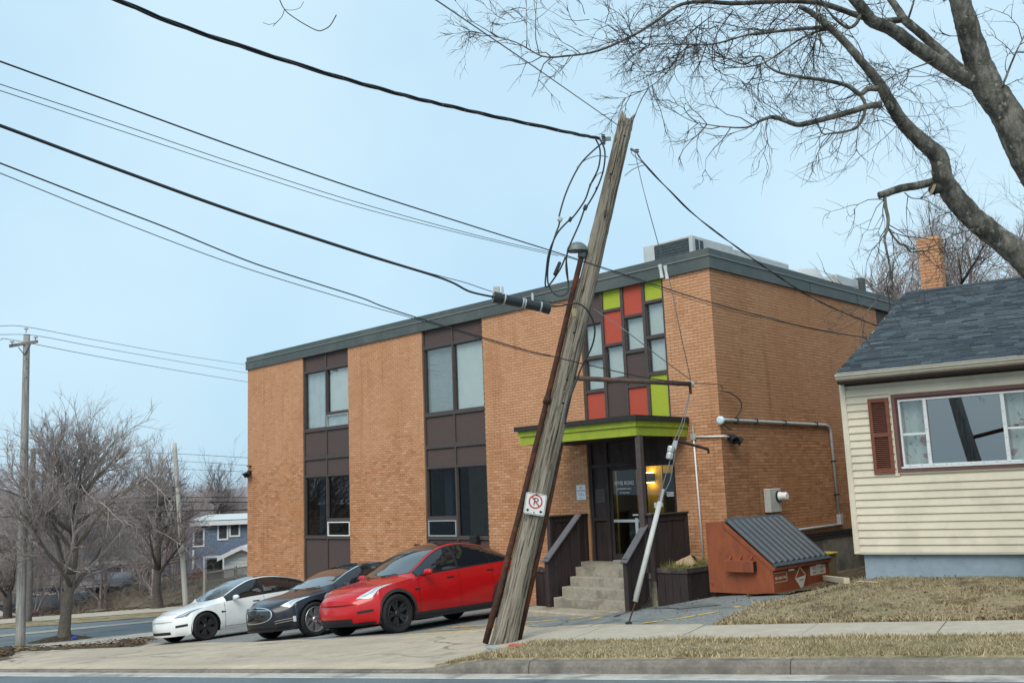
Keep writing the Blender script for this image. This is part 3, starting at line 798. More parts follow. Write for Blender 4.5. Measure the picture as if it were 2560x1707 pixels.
def guard(x, y0, y1, zt, nm='landing_guard'):
    r_ = obj(nm, MB().box(x - .05, x + .05, y0, y0 + .09, .3, zt - .03).box(x - .05, x + .05, y1 - .09, y1, .3, zt - .03).box(x - .04, x + .04, y0 + .091, y1 - .091, zt - .14, zt - .03), brown_w, ob)
    obj('rail_cap', MB().bev(x - .085, x + .085, y0 - .04, y1, zt - .029, zt + .012, .01), brown_w, r_)
    n = 7
    for i in range(n):
        a, b = lerp(y0 + .09, y1 - .09, i / n) + .005, lerp(y0 + .09, y1 - .09, (i + 1) / n) - .005
        obj('board', MB().box(x - .018, x + .018, a, b, .32, zt - .141), brown_w, r_)
guard(-3.78, -1.31, -.01, 1.56); guard(-.70, -1.70, -.45, 1.58)
def planter(x0, x1, y0, y1, z0, z1, nm='planter'):
    r_ = obj(nm, MB().box(x0 + .03, x1 - .03, y0 + .03, y1, z0, z1 - .06), dirt_m, ob)
    n = max(3, int((x1 - x0) / .16))
    for i in range(n):
        a, b = lerp(x0, x1, i / n) + .004, lerp(x0, x1, (i + 1) / n) - .004
        obj('board', MB().box(a, b, y0, y0 + .029, z0, z1 - .09), brown_w, r_)
    n = max(3, int((y1 - y0) / .16))
    for i in range(n):
        a, b = lerp(y0 + .03, y1, i / n) + .004, lerp(y0 + .03, y1, (i + 1) / n) - .004
        obj('board', MB().box(x1 - .029, x1, a, b, z0, z1 - .09), brown_w, r_)
        if nm: obj('board', MB().box(x0, x0 + .029, a, b, z0, z1 - .09), brown_w, r_)
    obj('rim', MB().box(x0 - .02, x1 + .02, y0 - .02, y0 + .05, z1 - .089, z1).box(x1 - .05, x1 + .02, y0 + .051, y1, z1 - .089, z1).box(x0 - .02, x0 + .05, y0 + .051, y1, z1 - .089, z1), mat('weathered_rim', (.06, .05, .047), .8, .3, 12, .2, dirt=((.16, .14, .10), 5, .55, .7)), r_)
    m_ = MB(); rr = random.Random(7)
    m_.grid(lambda i, j: (lerp(x0 + .05, x1 - .05, i / 14), lerp(y0 + .05, y1, j / 14), z1 - .05 + rr.uniform(-.02, .05)), 14, 14)
    obj('soil', m_, turf_m, r_, smooth=True); return r_
planter(-.66, .05, -1.62, -.02, -.35, .54)
planter(-3.86, -3.0, -1.72, -1.53, -.55, .48)
# ---- wall fittings on the building
tubes = lambda pts, r, n=8: MB().tube(pts, r, n)
def conduit(pts, r, m_, nm='conduit'): return obj(nm, tubes([Vector(p) for p in pts], r, 8), m_, ob, smooth=True)
cd = conduit([(.05, -.02, 3.445), (.05, .3, 3.44), (.05, 4.55, 3.43), (.05, 4.72, 3.40), (.05, 4.80, 3.32), (.05, 4.82, 3.20), (.05, 4.87, 1.27)], .038, galv, 'wall_conduit')
obj('conduit_end', MB().lathe([(.0, -.02), (.085, -.02), (.085, .03), (.05, .05), (0, .05)], 16, Matrix.Translation((.05, -.05, 3.43)) @ Matrix.Rotation(R_(90), 4, 'X')), flat('pale_box', (.55, .66, .72), .5), cd)
for y in (.55, 1.35, 2.6, 4.1): obj('strap', MB().box(.0, .095, y, y + .03, 3.385, 3.49), cable_m, cd)
for z in (2.55, 1.75): obj('strap', MB().box(.0, .095, 4.79, 4.93, z, z + .03), cable_m, cd)
obj('junction_box', MB().bev(.005, .11, 4.81, 4.95, 1.05, 1.29, .01), galv, cd)
conduit([(.04, 2.2, 1.03), (.04, 4.98, 1.06)], .028, alu)
mt = obj('meter_box', MB().bev(.005, .16, 1.51, 1.99, 1.47, 1.98, .012), grey_m, ob)
obj('meter', MB().lathe([(0, 0), (.10, 0), (.10, .05), (.085, .06), (.085, .20), (.07, .22), (0, .22)], 20, Matrix.Translation((.16, 1.86, 1.81)) @ Matrix.Rotation(R_(90), 4, 'Y')), flat('meter_white', (.75, .77, .77), .25), mt, auto=30)
obj('meter_base', MB().lathe([(0, 0), (.12, 0), (.12, .04), (0, .04)], 20, Matrix.Translation((.158, 1.86, 1.81)) @ Matrix.Rotation(R_(90), 4, 'Y')), dark_m, mt)
conduit([(.05, 1.7, 1.47), (.05, 1.7, 1.0)], .02, grey_m)
obj('white_riser', tubes([(-.66, -.03, 3.10), (-.62, -.03, .62)], .018), whitem, ob, smooth=True)
jb = obj('round_box', MB().lathe([(0, 0), (.075, 0), (.075, .05), (0, .06)], 8, Matrix.Translation((-.66, -.005, 3.13)) @ Matrix.Rotation(R_(90), 4, 'X')), galv, ob)
obj('conduit', tubes([(-.66, -.03, 3.2), (-.66, -.03, 3.38)], .02), galv, ob); obj('conduit', tubes([(-.6, -.03, 3.13), (-.02, -.03, 3.10), (.06, .0, 3.10), (.06, .2, 3.09)], .02), whitem, ob, smooth=True)
def flood(P, d, nm='floodlight'):
    q = Vector(d).to_track_quat('Z', 'Y').to_matrix().to_4x4(); Mx = Matrix.Translation(P) @ q
    f = obj(nm, MB().lathe([(0, -.10), (.04, -.10), (.055, -.04), (.085, .06), (.09, .10), (.08, .10), (.06, .05), (0, .05)], 12, Mx), dark_m, ob, auto=30)
    return f
flood((.17, .36, 3.03), (.5, .4, -.5)); flood((.15, .22, 3.05), (.6, -.3, -.5)); obj('lamp_base', MB().bev(.0, .12, .22, .36, 3.02, 3.14, .01), dark_m, ob)
flood((-18.62, -.14, 3.10), (-.3, -.7, -.5)); flood((-18.48, -.14, 3.10), (.3, -.7, -.5)); obj('lamp_base', MB().bev(-18.66, -18.50, -.09, 0, 3.1, 3.22, .01), dark_m, ob); obj('sensor', MB().bev(-18.68, -18.50, -.10, 0, 3.36, 3.39, .006), dark_m, ob)
obj('sign_bracket', MB().tube([(-.78, -.55, 3.07), (.02, -.55, 2.83)], .03, 4).tube([(.02, -.55, 2.83), (.02, -.55, 2.74)], .028, 4), dark_m, ob)
obj('cable_loop', tubes(cat([Vector(p) for p in [(.04, .05, 4.05), (.10, .35, 4.00), (.14, .62, 3.86), (.12, .68, 3.70), (.08, .6, 3.56), (.06, .5, 3.49)]], 5), .012), cable_m, ob, smooth=True)
obj('cable_tail', tubes([(.07, .0, 3.36), (.10, .1, 3.28), (.08, .25, 3.24)], .012), cable_m, ob)
obj('utility_socket', MB().bev(-7.65, -7.4, -.12, 0.02, .87, 1.06, .01), dark_m, ob); obj('utility_socket', MB().bev(-9.95, -9.75, -.06, 0, .78, .83, .005), dark_m, ob)
# ---- things on the flat roof
hv = thing('rooftop_unit', 'grey rooftop air conditioner with dark louvred coil above the building corner', 'air conditioner', BM @ Matrix.Translation((-2.3, 2.2, 7.0)))
hw = mat('unit_enamel', (.46, .49, .50), .5, .1, 4, dirt=((.35, .36, .35), 3, .55, .75)); hd = mat('coil_fins', (.05, .068, .075), .6, .3, 14, .4)
obj('cabinet', MB().bev(-.99, .49, 0, 1.9, .02, 1.19, .02), hw, hv)
obj('coil', MB().box(-.63, .40, -.012, .0, .10, 1.13), hd, hv)
for k in range(14): obj('louvre', MB().box(-.63, .40, -.02, -.0125, .12 + k * .072, .135 + k * .072), hd, hv)
obj('vent_hood', MB().add([(-.93, -.01, .45), (-.72, -.01, .45), (-.72, -.15, .30), (-.93, -.15, .30), (-.93, -.01, .28), (-.72, -.01, .28)], [(0, 1, 2, 3), (4, 3, 2, 5), (0, 3, 4), (1, 5, 2)]), hw, hv)
for y in (.14, .34): obj('grille', MB().box(.4905, .50, y, y + .15, .35, 1.1), hd, hv)
dk = thing('roof_ductwork', 'pale grey ductwork running back along the roof beside the air conditioner', 'ductwork', BM @ Matrix.Translation((-1.9, 4.2, 7.0)))
obj('duct', MB().bev(-.5, .0, 0, 3.0, .02, 1.20, .05), hw, dk); obj('duct', MB().bev(-.45, -.05, 3.01, 4.2, .02, 1.08, .04), hw, dk)
obj('plenum', MB().lathe([(0, 0), (.75, 0), (.75, 1.05), (.62, 1.30), (0, 1.33)], 20, Matrix.Translation((-.75, 4.9, .02))), hw, dk, auto=35)
obj('duct', MB().bev(-.6, .0, 5.9, 7.4, .02, 1.30, .03), hw, dk); obj('vent_cap', MB().bev(-.6, .1, 7.42, 7.7, .3, 1.38, .03), fascia_m, dk); obj('vent_pipe', MB().tube([(-.3, 5.2, 1.1), (-.3, 5.2, 1.45)], .03), galv, dk)
# ------------------------------------------------------------------ cream bungalow
siding_m = mat('vinyl_siding_cream', (.68, .615, .485), .55, .05, 4, .03, .3, col2=(.60, .54, .43), s2=1.3, dirt=((.44, .40, .31), 3.2, .60, .80))
trim_b = mat('brown_window_trim', (.16, .085, .075), .6, .12, 10, .05)
fnd_b = mat('blue_foundation', (.27, .34, .40), .9, .1, 6, .3, col2=(.20, .25, .29), s2=1.5, dirt=((.10, .10, .09), 4, .6, .75))
shut_m = mat('rust_shutter', (.185, .068, .044), .7, .15, 14, .05)
white_p = mat('white_paint_peeling', (.70, .73, .74), .6, .05, 10, .1, dirt=((.36, .33, .30), 24, .60, .66))
gut_m = mat('white_gutter', (.50, .475, .40), .5, .08, 8, dirt=((.34, .31, .26), 9, .6, .72))
soff_m = mat('dark_soffit', (.035, .028, .025), .7, .15)
cur_m = mat('floral_curtain', (.46, .49, .47), .9, .08, 5, col2=(.30, .13, .11), s2=7, t2=(.58, .62), dirt=((.10, .26, .20), 6, .60, .63))
hs = thing('bungalow', 'cream sided bungalow with dark shingle roof and wide brown framed window', 'house', HM)
XR = 9.0; EZ = .985; CE = .1143
fr_ = obj('front_wall', MB().box(0, .75, .02, .2, EZ - .01, 3.62).box(2.72, XR, .02, .2, EZ - .01, 3.62).box(.75, 2.72, .02, .2, EZ - .01, 2.2).box(.75, 2.72, .02, .2, 3.35, 3.62), siding_m, hs)
obj('side_wall', MB().box(0, .2, .2, 12.2, EZ - .01, 3.62), siding_m, hs)
obj('gable', MB().add([(0.02, 0, 3.6), (0.02, 12.4, 3.6), (0.02, 6.2, 5.9)], [(0, 1, 2)]), siding_m, hs)
WX0, WX1, WZ0, WZ1 = .73, 2.74, 2.18, 3.37
k = 0
while EZ + (k + 1) * CE < 3.60:
    z = EZ + k * CE
    segs = [(.055, XR)]
    if z + CE > WZ0 + .02 and z < WZ1 - .02: segs = [(.055, WX0 + .02), (WX1 - .02, XR)]
    for a, b in segs:
        # lap profile: bottom edge proud, hooked under
        prof = [(.019, z), (-.019, z), (-.022, z + .010), (-.001, z + CE * .975), (.019, z + CE)]
        vs = [(x, y, zz) for x in (a, b) for (y, zz) in prof]
        obj('siding_course', MB().add(vs, [(0, 5, 6, 1), (1, 6, 7, 2), (2, 7, 8, 3), (3, 8, 9, 4), (0, 1, 2, 3, 4), (9, 8, 7, 6, 5)]), siding_m, fr_)
    k += 1
obj('corner_post', MB().bev(-.03, .058, -.03, .06, EZ - .02, 3.60, .008), siding_m, hs)
obj('starter_strip', MB().box(.0, XR, -.018, .0, EZ - .022, EZ - .001), gut_m, hs)
obj('foundation', MB().box(.09, XR, .07, .3, -.2, EZ - .012), fnd_b, hs)
obj('foundation_side', MB().box(.091, .3, .3, 12, -.2, EZ - .012), fnd_b, hs)
# window
wn = obj('window', MB(), trim_b, hs)
t_ = MB()
def ring(m_, x0, x1, z0, z1, w, y0, y1):
    m_.box(x0, x1, y0, y1, z0, z0 + w); m_.box(x0, x1, y0, y1, z1 - w, z1); m_.box(x0, x0 + w, y0, y1, z0 + w, z1 - w); m_.box(x1 - w, x1, y0, y1, z0 + w, z1 - w); return m_
ring(t_, WX0, WX1, WZ0, WZ1, .055, -.035, .10)
wn.data = t_.mesh('window'); wn.data.materials.append(trim_b)
obj('channel', ring(MB(), WX0 - .02, WX1 + .02, WZ0 - .02, WZ1 + .02, .019, -.022, .05), siding_m, wn)
obj('inner_trim', ring(MB(), WX0 + .056, WX1 - .056, WZ0 + .056, WZ1 - .056, .03, -.02, .10), mat('dark_brown_stop', (.10, .045, .04), .7), wn)
ob_ = obj('sash_frame', ring(MB(), WX0 + .087, WX1 - .087, WZ0 + .087, WZ1 - .087, .028, -.012, .10).box(1.175, 1.222, -.008, .10, WZ0 + .115, WZ1 - .115).box(2.235, 2.285, -.008, .10, WZ0 + .115, WZ1 - .115), white_p, wn)
for x0, x1 in ((.846, 1.175), (2.285, 2.625)):
    obj('meeting_rail', MB().box(x0, x1, .03, .08, 2.735, 2.768), white_p, wn)
    obj('pane', MB().box(x0, x1, .05, .055, WZ0 + .115, 2.735), pane_m, wn); obj('pane', MB().box(x0, x1, .05, .055, 2.768, WZ1 - .115), pane_m, wn)
    obj('curtain', fold(x0 - .03, x1 + .03, .16, WZ0, WZ1, .018, 14), cur_m, wn)
obj('pane', MB().box(1.222, 2.235, .05, .055, WZ0 + .115, WZ1 - .115), glass('picture_glass', (.22, .25, .27), .26), wn)
obj('sill', MB().box(WX0 + .06, WX1 - .06, -.05, -.021, WZ0 + .056, WZ0 + .085), white_p, wn)
rc = random.Random(2)
clips = []
for i in range(11):
    x = .9 + i * .17; clips.append(MB().box(x, x + .022, -.0155, -.0125, WZ0 + .10, WZ0 + .104, Matrix.Translation((x, 0, WZ0 + .1)) @ Matrix.Rotation(.7, 4, 'Y') @ Matrix.Translation((-x, 0, -WZ0 - .1))))
for xx in (1.19, 2.25):
    for i in range(4): clips.append(MB().box(xx, xx + .02, -.0115, -.0085, WZ0 + .25 + i * .19, WZ0 + .254 + i * .19))
for cl in clips: obj('clip', cl, cable_m, wn)
obj('living_room', MB().add([(.3, .2, 1.2), (3.4, .2, 1.2), (3.4, 3, 1.2), (.3, 3, 1.2), (.3, .2, 3.5), (3.4, .2, 3.5), (3.4, 3, 3.5), (.3, 3, 3.5)], [(0, 1, 2, 3), (7, 6, 5, 4), (2, 6, 7, 3), (0, 3, 7, 4), (1, 5, 6, 2)]), room_m, hs)
# shutters
for x0 in (.385, 2.80):
    sh = obj('shutter', MB().box(x0, x0 + .05, -.05, -.016, 2.17, 3.33).box(x0 + .255, x0 + .305, -.05, -.016, 2.17, 3.33).box(x0 + .05, x0 + .255, -.05, -.016, 2.17, 2.25).box(x0 + .05, x0 + .255, -.05, -.016, 3.27, 3.33).box(x0 + .05, x0 + .255, -.05, -.016, 2.735, 2.79), shut_m, hs)
    obj('backing', MB().box(x0 + .05, x0 + .255, -.022, -.017, 2.25, 3.27), soff_m, sh)
    for z0, z1 in ((2.25, 2.735), (2.79, 3.27)):
        n = 16
        for i in range(n):
            zz = lerp(z0, z1, (i + .5) / n)
            obj('louvre', MB().box(x0 + .05, x0 + .255, -.043, -.024, zz - .009, zz - .003, Matrix.Translation((0, -.034, zz)) @ Matrix.Rotation(R_(32), 4, 'X') @ Matrix.Translation((0, .034, -zz))), shut_m, sh)
# eaves and roof
EY, EZ2, RY, RZ = -.27, 3.745, 6.26, 6.03
sl_ = math.hypot(RY - EY, RZ - EZ2); an = math.atan2(RZ - EZ2, RY - EY)
RM = Matrix.Translation((0, EY, EZ2)) @ Matrix.Rotation(an, 4, 'X')
rf = obj('roof', MB().box(.03, XR, 0, sl_, -.05, -.008, RM), soff_m, hs)
obj('rear_roof', MB().box(.03, XR, 0, sl_, -.05, 0, Matrix.Translation((0, 2 * RY - EY, EZ2)) @ Matrix.Rotation(math.pi - an, 4, 'X') @ Matrix.Scale(-1, 4, (0, 0, 1))), soff_m, hs)
obj('rake_board', MB().box(-.005, .029, .02, sl_, -.14, -.01, RM), gut_m, hs)
obj('fascia_board', MB().box(.03, XR, EY + .02, EY + .045, EZ2 - .14, EZ2 - .03), trim_b, hs)
gt = obj('gutter', MB().add([(x, EY + y, EZ2 + z) for x in (.0, XR) for (y, z) in ((.015, -.025), (-.085, -.02), (-.095, -.045), (-.075, -.06), (-.06, -.095), (.0, -.115))],
   [(0, 1, 7, 6), (1, 2, 8, 7), (2, 3, 9, 8), (3, 4, 10, 9), (4, 5, 11, 10), (0, 5, 4, 3, 2, 1)]), gut_m, hs)
obj('eave_edge', MB().box(.03, XR, EY - .10, EY + .05, EZ2 - .019, EZ2 - .004), gut_m, hs)
obj('soffit', MB().box(.0, XR, EY + .03, .02, 3.585, 3.66), soff_m, hs)
obj('frieze', MB().box(.05, XR, -.03, .019, 3.56, 3.60), soff_m, hs)
sh_m = bpy.data.materials.new('asphalt_shingle'); sh_m.use_nodes = True
nt = sh_m.node_tree; b_ = nt.nodes['Principled BSDF']
gi = N(nt, 'ShaderNodeNewGeometry'); oi = N(nt, 'ShaderNodeObjectInfo')
ad = N(nt, 'ShaderNodeMath', operation='ADD'); nt.links.new(gi.outputs['Random Per Island'], ad.inputs[0]); nt.links.new(oi.outputs['Random'], ad.inputs[1])
fr2 = N(nt, 'ShaderNodeMath', operation='FRACT'); nt.links.new(ad.outputs[0], fr2.inputs[0])
rp = N(nt, 'ShaderNodeValToRGB'); e = rp.color_ramp.elements
e[0].color = (.060, .080, .100, 1); e[1].color = (.15, .18, .205, 1); e.new(.5).color = (.098, .122, .146, 1)
nt.links.new(fr2.outputs[0], rp.inputs[0])
c_ = mix(nt, rmap(nt, noise(nt, 120, 3, .8), .4, .7, 0, .5), rp.outputs[0], (.045, .055, .065))
c_ = mix(nt, rmap(nt, noise(nt, .9, 4), .5, .7, 0, .4), c_, (.10, .125, .135))
nt.links.new(c_, b_.inputs['Base Color']); b_.inputs['Roughness'].default_value = .9; b_.inputs['Specular IOR Level'].default_value = .25
EXP = .142; rs = random.Random(21)
def shingle(x0, x1, y0, lift):
    y1 = y0 + EXP * 1.15
    return [RM @ Vector(p) for p in ((x0, y0, lift), (x1, y0, lift), (x1, y1, -.004), (x0, y1, -.004), (x0, y0, -.006), (x1, y0, -.006))], [(0, 1, 2, 3), (4, 5, 1, 0), (4, 0, 3), (1, 5, 2)]
rest = MB(); cnt = 0; row = 0
y = -.03
while y < sl_ - .06:
    x = .03 - rs.uniform(0, .2)
    xm = 2.9 + row * .05
    while x < XR:
        wd = rs.uniform(.13, .34); a, b = max(x, .0), min(x + wd - .004, XR)
        if b - a > .03:
            vs, fs = shingle(a, b, y + rs.uniform(-.006, .006), rs.uniform(.012, .030))
            if b < xm and cnt < 300: obj('shingle', MB().add(vs, fs), sh_m, rf); cnt += 1
            else: rest.add(vs, fs)
        x += wd
    y += EXP; row += 1
obj('shingles', rest, sh_m, rf, kind='stuff')
obj('ridge_cap', MB().box(.03, XR, RY - .14, RY + .14, RZ - .03, RZ + .015), sh_m, hs)
# chimney behind the ridge
ch = thing('chimney', 'square orange brick chimney rising behind the shingled ridge', 'chimney', HM @ Matrix.Translation((.14, 7.5, 5.3)))
chm = obj('core', MB().box(.012, .448, .012, .448, 0, 2.10), mortar, ch)
z = 0; kk = 0; CL = .228
meA = {}
while z < 2.10:
    proud = .018 if z > 1.86 else 0
    for face in ('f', 'r'):
        a = -(CL / 2 if kk % 2 else 0)
        while a < .46:
            p_, q_ = max(a + .005, 0 - proud), min(a + CL - .005, .46 + proud)
            if q_ - p_ > .04:
                vs = [(p_, -proud, z + .005), (q_, -proud, z + .005), (q_, -proud, z + .07), (p_, -proud, z + .07), (p_, .02, z + .005), (q_, .02, z + .005), (q_, .02, z + .07), (p_, .02, z + .07)]
                if face == 'r': vs = [(.46 - v[1] , v[0], v[2]) for v in vs]
                obj('brick', MB().add(vs, BF), brickF, chm)
            a += CL
    z += .075; kk += 1
obj('cap', MB().add([(-.02, -.02, 2.10), (.48, -.02, 2.10), (.48, .48, 2.10), (-.02, .48, 2.10), (.09, .09, 2.20), (.37, .09, 2.20), (.37, .37, 2.20), (.09, .37, 2.20)], [(0, 1, 5, 4), (1, 2, 6, 5), (2, 3, 7, 6), (3, 0, 4, 7), (4, 5, 6, 7)]), found_m, ch)
# ------------------------------------------------------------------ leaning pole and its fittings
def wood_mat(name, base, dark, streak=30, green=None):
    m = bpy.data.materials.new(name); m.use_nodes = True; nt = m.node_tree; b = nt.nodes['Principled BSDF']
    tc = N(nt, 'ShaderNodeTexCoord').outputs['Object']
    f = noise(nt, streak, 8, .7, tc, (1, 1, .045), .6)
    c = mix(nt, rmap(nt, f, .41, .57), dark, base)
    c = mix(nt, rmap(nt, noise(nt, streak * 2.4, 6, .7, tc, (1, 1, .03)), .45, .58, 0, .55), c, tuple(x * 1.45 for x in base))
    c = mix(nt, rmap(nt, noise(nt, 5, 4, .6, tc, (1, 1, .5)), .62, .72, 0, .8), c, tuple(x * .45 for x in dark))
    if green: c = mix(nt, rmap(nt, noise(nt, 2.2, 4, .6, tc, (1, 1, .4)), .5, .7, 0, .35), c, green)
    nt.links.new(c, b.inputs['Base Color']); b.inputs['Roughness'].default_value = .9; b.inputs['Specular IOR Level'].default_value = .15
    bn = N(nt, 'ShaderNodeBump'); bn.inputs['Strength'].default_value = 1.0; bn.inputs['Distance'].default_value = .03
    nt.links.new(f, bn.inputs['Height']); nt.links.new(bn.outputs[0], b.inputs['Normal'])
    return m
wood_l = wood_mat('weathered_pole', (.265, .235, .19), (.032, .025, .019), 22, (.14, .145, .11))
wood_g = wood_mat('grey_pole', (.30, .295, .28), (.16, .15, .135), 18)
rust_m = mat('rusted_pipe', (.062, .030, .021), .8, .35, 16, .3, .2, col2=(.115, .043, .025), s2=4, dirt=((.03, .022, .02), 6, .55, .7))
guard_m = mat('guy_guard_white', (.50, .51, .49), .6, .1, 6, dirt=((.30, .30, .27), 5, .58, .7))
PB0 = gp(1246, 1612); PYB = PB0.y
PB = PB0 - Vector((0, 0, .25)); PT = at(1567, 292, PYB + .25)
ax = (PT - PB).normalized()
def poleat(y_src):                                          # axis point at a given image row
    best = min((abs(row_of(PB.lerp(PT, k / 400)) - y_src), k) for k in range(401))[1]
    return PB.lerp(PT, best / 400)
def px_of(p):
    v = p - O_; d = v.dot(_F); return 1280 + FPX * v.dot(CR) / d, 853.5 - FPX * v.dot(CU) / d
def row_of(p): return px_of(p)[1]
pl_ = thing('utility_pole', 'old weathered wooden pole leaning to the right in front of the building', 'utility pole', Matrix.Translation(PB0))
def tilt_frame(o, a):
    u = a.cross(Vector((0, 1, 0))).normalized(); w = a.cross(u).normalized()
    m = Matrix((u, w, a)).transposed().to_4x4(); m.translation = o; return m
PM = tilt_frame(PB - PB0, ax); PL = (PT - PB).length
rp_ = random.Random(4)
NA_, NL = 56, 150
gro = [rp_.uniform(-.5, .5) for _ in range(NA_)]
knots = [(rp_.uniform(0, 6.28), rp_.uniform(.2, .97) * PL, rp_.uniform(.02, .05)) for _ in range(46)]
def pole_r(h):
    f = h / PL; return lerp(.178, .118, f ** .9) + .035 * math.exp(-h / .35)
mb = MB(); vs = []
for i in range(NL + 1):
    h = PL * i / NL
    for k_ in range(NA_):
        a = 2 * math.pi * k_ / NA_
        tw = a + .5 * math.sin(h * .55) + h * .09
        q = tw / (2 * math.pi) * NA_
        gv = gro[int(q) % NA_] * (1 - q % 1) + gro[(int(q) + 1) % NA_] * (q % 1)
        r = pole_r(h) * (1 + .07 * gv + .02 * math.sin(3 * a + h * 1.3))
        if gro[int(q) % NA_] > .36: r -= .020 * abs(math.sin(h * 1.7 + k_))
        for (ka, kh, kr) in knots:
            da = abs((a - ka + math.pi) % (2 * math.pi) - math.pi) * r
            d2 = (da * da + (h - kh) ** 2) / (kr * kr)
            if d2 < 9: r += (.012 * math.exp(-d2 * .6) - .045 * math.exp(-d2 * 5))
        z = h
        if i == NL: z += .07 * math.sin(a * 2 + 1) + rp_.uniform(-.05, .03); r *= .96
        if i == NL - 1: z += .02 * math.sin(a * 2 + 1)
        vs.append((r * math.cos(a), r * math.sin(a), z))
vs.append((0, 0, PL - .12))
fs = [(i * NA_ + k_, i * NA_ + (k_ + 1) % NA_, (i + 1) * NA_ + (k_ + 1) % NA_, (i + 1) * NA_ + k_) for i in range(NL) for k_ in range(NA_)]
fs += [(NL * NA_ + k_, NL * NA_ + (k_ + 1) % NA_, len(vs) - 1) for k_ in range(NA_)]
po = obj('shaft', MB().add(vs, fs), wood_l, pl_, auto=50); po.matrix_local = PM
def rel(p): return p - PB0
def prt(nm, mb_, m_, parent=pl_, **kw): return obj(nm, mb_, m_, parent, **kw)
# conduit riser with weatherhead on the left of the pole
def pside(y, off, yd=0): q = poleat(y); return q + Vector((off, yd, 0))
rz = [pside(1606, -.265, -.02), pside(1480, -.235, -.05), pside(1250, -.215, -.06), pside(1000, -.205, -.07), pside(850, -.20, -.08), pside(720, -.20, -.08), pside(640, -.195, -.08)]
prt('conduit_riser', MB().tube([rel(p) for p in rz], .042, 12), rust_m, smooth=True)
prt('conduit_collar', MB().tube([rel(rz[3]) - ax * .05, rel(rz[3]) + ax * .05], .056, 12), rust_m, smooth=True)
wh = rz[-1]
wm = prt('weatherhead', MB(), flat('weatherhead_grey', (.17, .20, .20), .5, .4, .3))
m_ = MB(); Mw = Matrix.Translation(rel(wh) + ax * .02) @ ax.to_track_quat('Z', 'Y').to_matrix().to_4x4()
m_.lathe([(.0, -.06), (.062, -.06), (.066, .03), (.0, .03)], 14, Mw)
def whd(i, j):
    th_ = math.pi * i / 12; ph_ = math.pi * (j / 8 - .5)
    return Vector((-.05, -.03, .06)) + Vector((-.02 + .165 * math.cos(th_) * math.cos(ph_), .11 * math.sin(ph_), .145 * math.sin(th_) * math.cos(ph_)))
m2 = MB(); m2.grid(lambda i, j: rel(wh) + whd(i, j), 12, 8)
m_.add(m2.v, m2.f); m_.add([rel(wh) + Vector((-.05, -.03, .06)) + Vector((-.02 + .16 * math.cos(t), .105 * math.sin(t), -.012)) for t in np.linspace(0, 6.0, 18)], [tuple(range(18))])
wm.data = m_.mesh('weatherhead', True); wm.data.materials.append(MATS['weatherhead_grey'])
# short rusty guard pipe at the back right of the pole
prt('guard_pipe', MB().tube([rel(pside(1600, .20, .06)), rel(pside(1350, .19, .06)), rel(pside(1105, .155, .05))], .05, 10), rust_m, smooth=True)
prt('cable_guard', MB().tube([rel(pside(1600, -.30, -.02)), rel(pside(1300, -.25, -.03)), rel(pside(1050, -.23, -.05))], .014, 6), rust_m)
# pole-top hardware
spool = flat('spool_grey', (.16, .165, .16), .5)
tp = at(1508, 348, PYB)
for dz_ in (-.09, -.03, .03): prt('spool_insulator', MB().lathe([(0, 0), (.035, 0), (.022, .015), (.035, .03), (0, .03)], 10, Matrix.Translation(rel(tp + Vector((0, -.02, dz_))))), spool)
prt('spool_bracket', MB().box(-.012, .12, -.012, .012, -.03, .03, Matrix.Translation(rel(tp))), spool)
tq = at(1592, 381, PYB)
prt('guy_clevis', MB().tube([rel(at(1576, 372, PYB)), rel(tq)], .02, 6).lathe([(0, 0), (.04, 0), (.025, .02), (.04, .04), (0, .04)], 10, Matrix.Translation(rel(tq))), spool)
prt('bracket_scar', MB().bev(-.035, .035, -.02, .02, -.07, .07, .015, Matrix.Translation(rel(at(1436, 783, PYB - .15)))), mat('lichen', (.30, .27, .16), .9, .3, 20))
for (x, y) in ((1561, 341), (1512, 543), (1435, 832), (1408, 1008), (1418, 950), (1527, 436)):
    q = at(x, y, PYB - pole_r(3) * .93); prt('bolt_hole', MB().lathe([(0, 0), (.016, 0), (.020, .012), (0, .012)], 10, Matrix.Translation(rel(q)) @ Matrix.Rotation(R_(90), 4, 'X')), dark_m)
# rag of tape and a painted board at the foot
bd = gp(1290, 1616); 
tb = thing('painted_stake', 'flat wooden stake half grey half faded red at the foot of the leaning pole', 'stake', Matrix.Translation(bd))
p0_, p1_, p2_ = gp(1222, 1624), gp(1277, 1621), gp(1308, 1619)
def plank(a, b, w, h): 
    d = (b - a); d.z = 0; an_ = math.atan2(d.y, d.x); L = d.length
    return MB().bev(0, L, -w / 2, w / 2, 0, h, .006, Matrix.Translation(a - bd + Vector((0, 0, .03))) @ Matrix.Rotation(an_, 4, 'Z'))
obj('grey_end', plank(p0_, p1_, .09, .035), mat('stake_grey', (.30, .33, .34), .8, .2, 20), tb); obj('red_end', plank(p1_ + (p1_ - p0_) * .003, p2_, .09, .037), mat('stake_red', (.46, .10, .09), .8, .25, 20), tb)
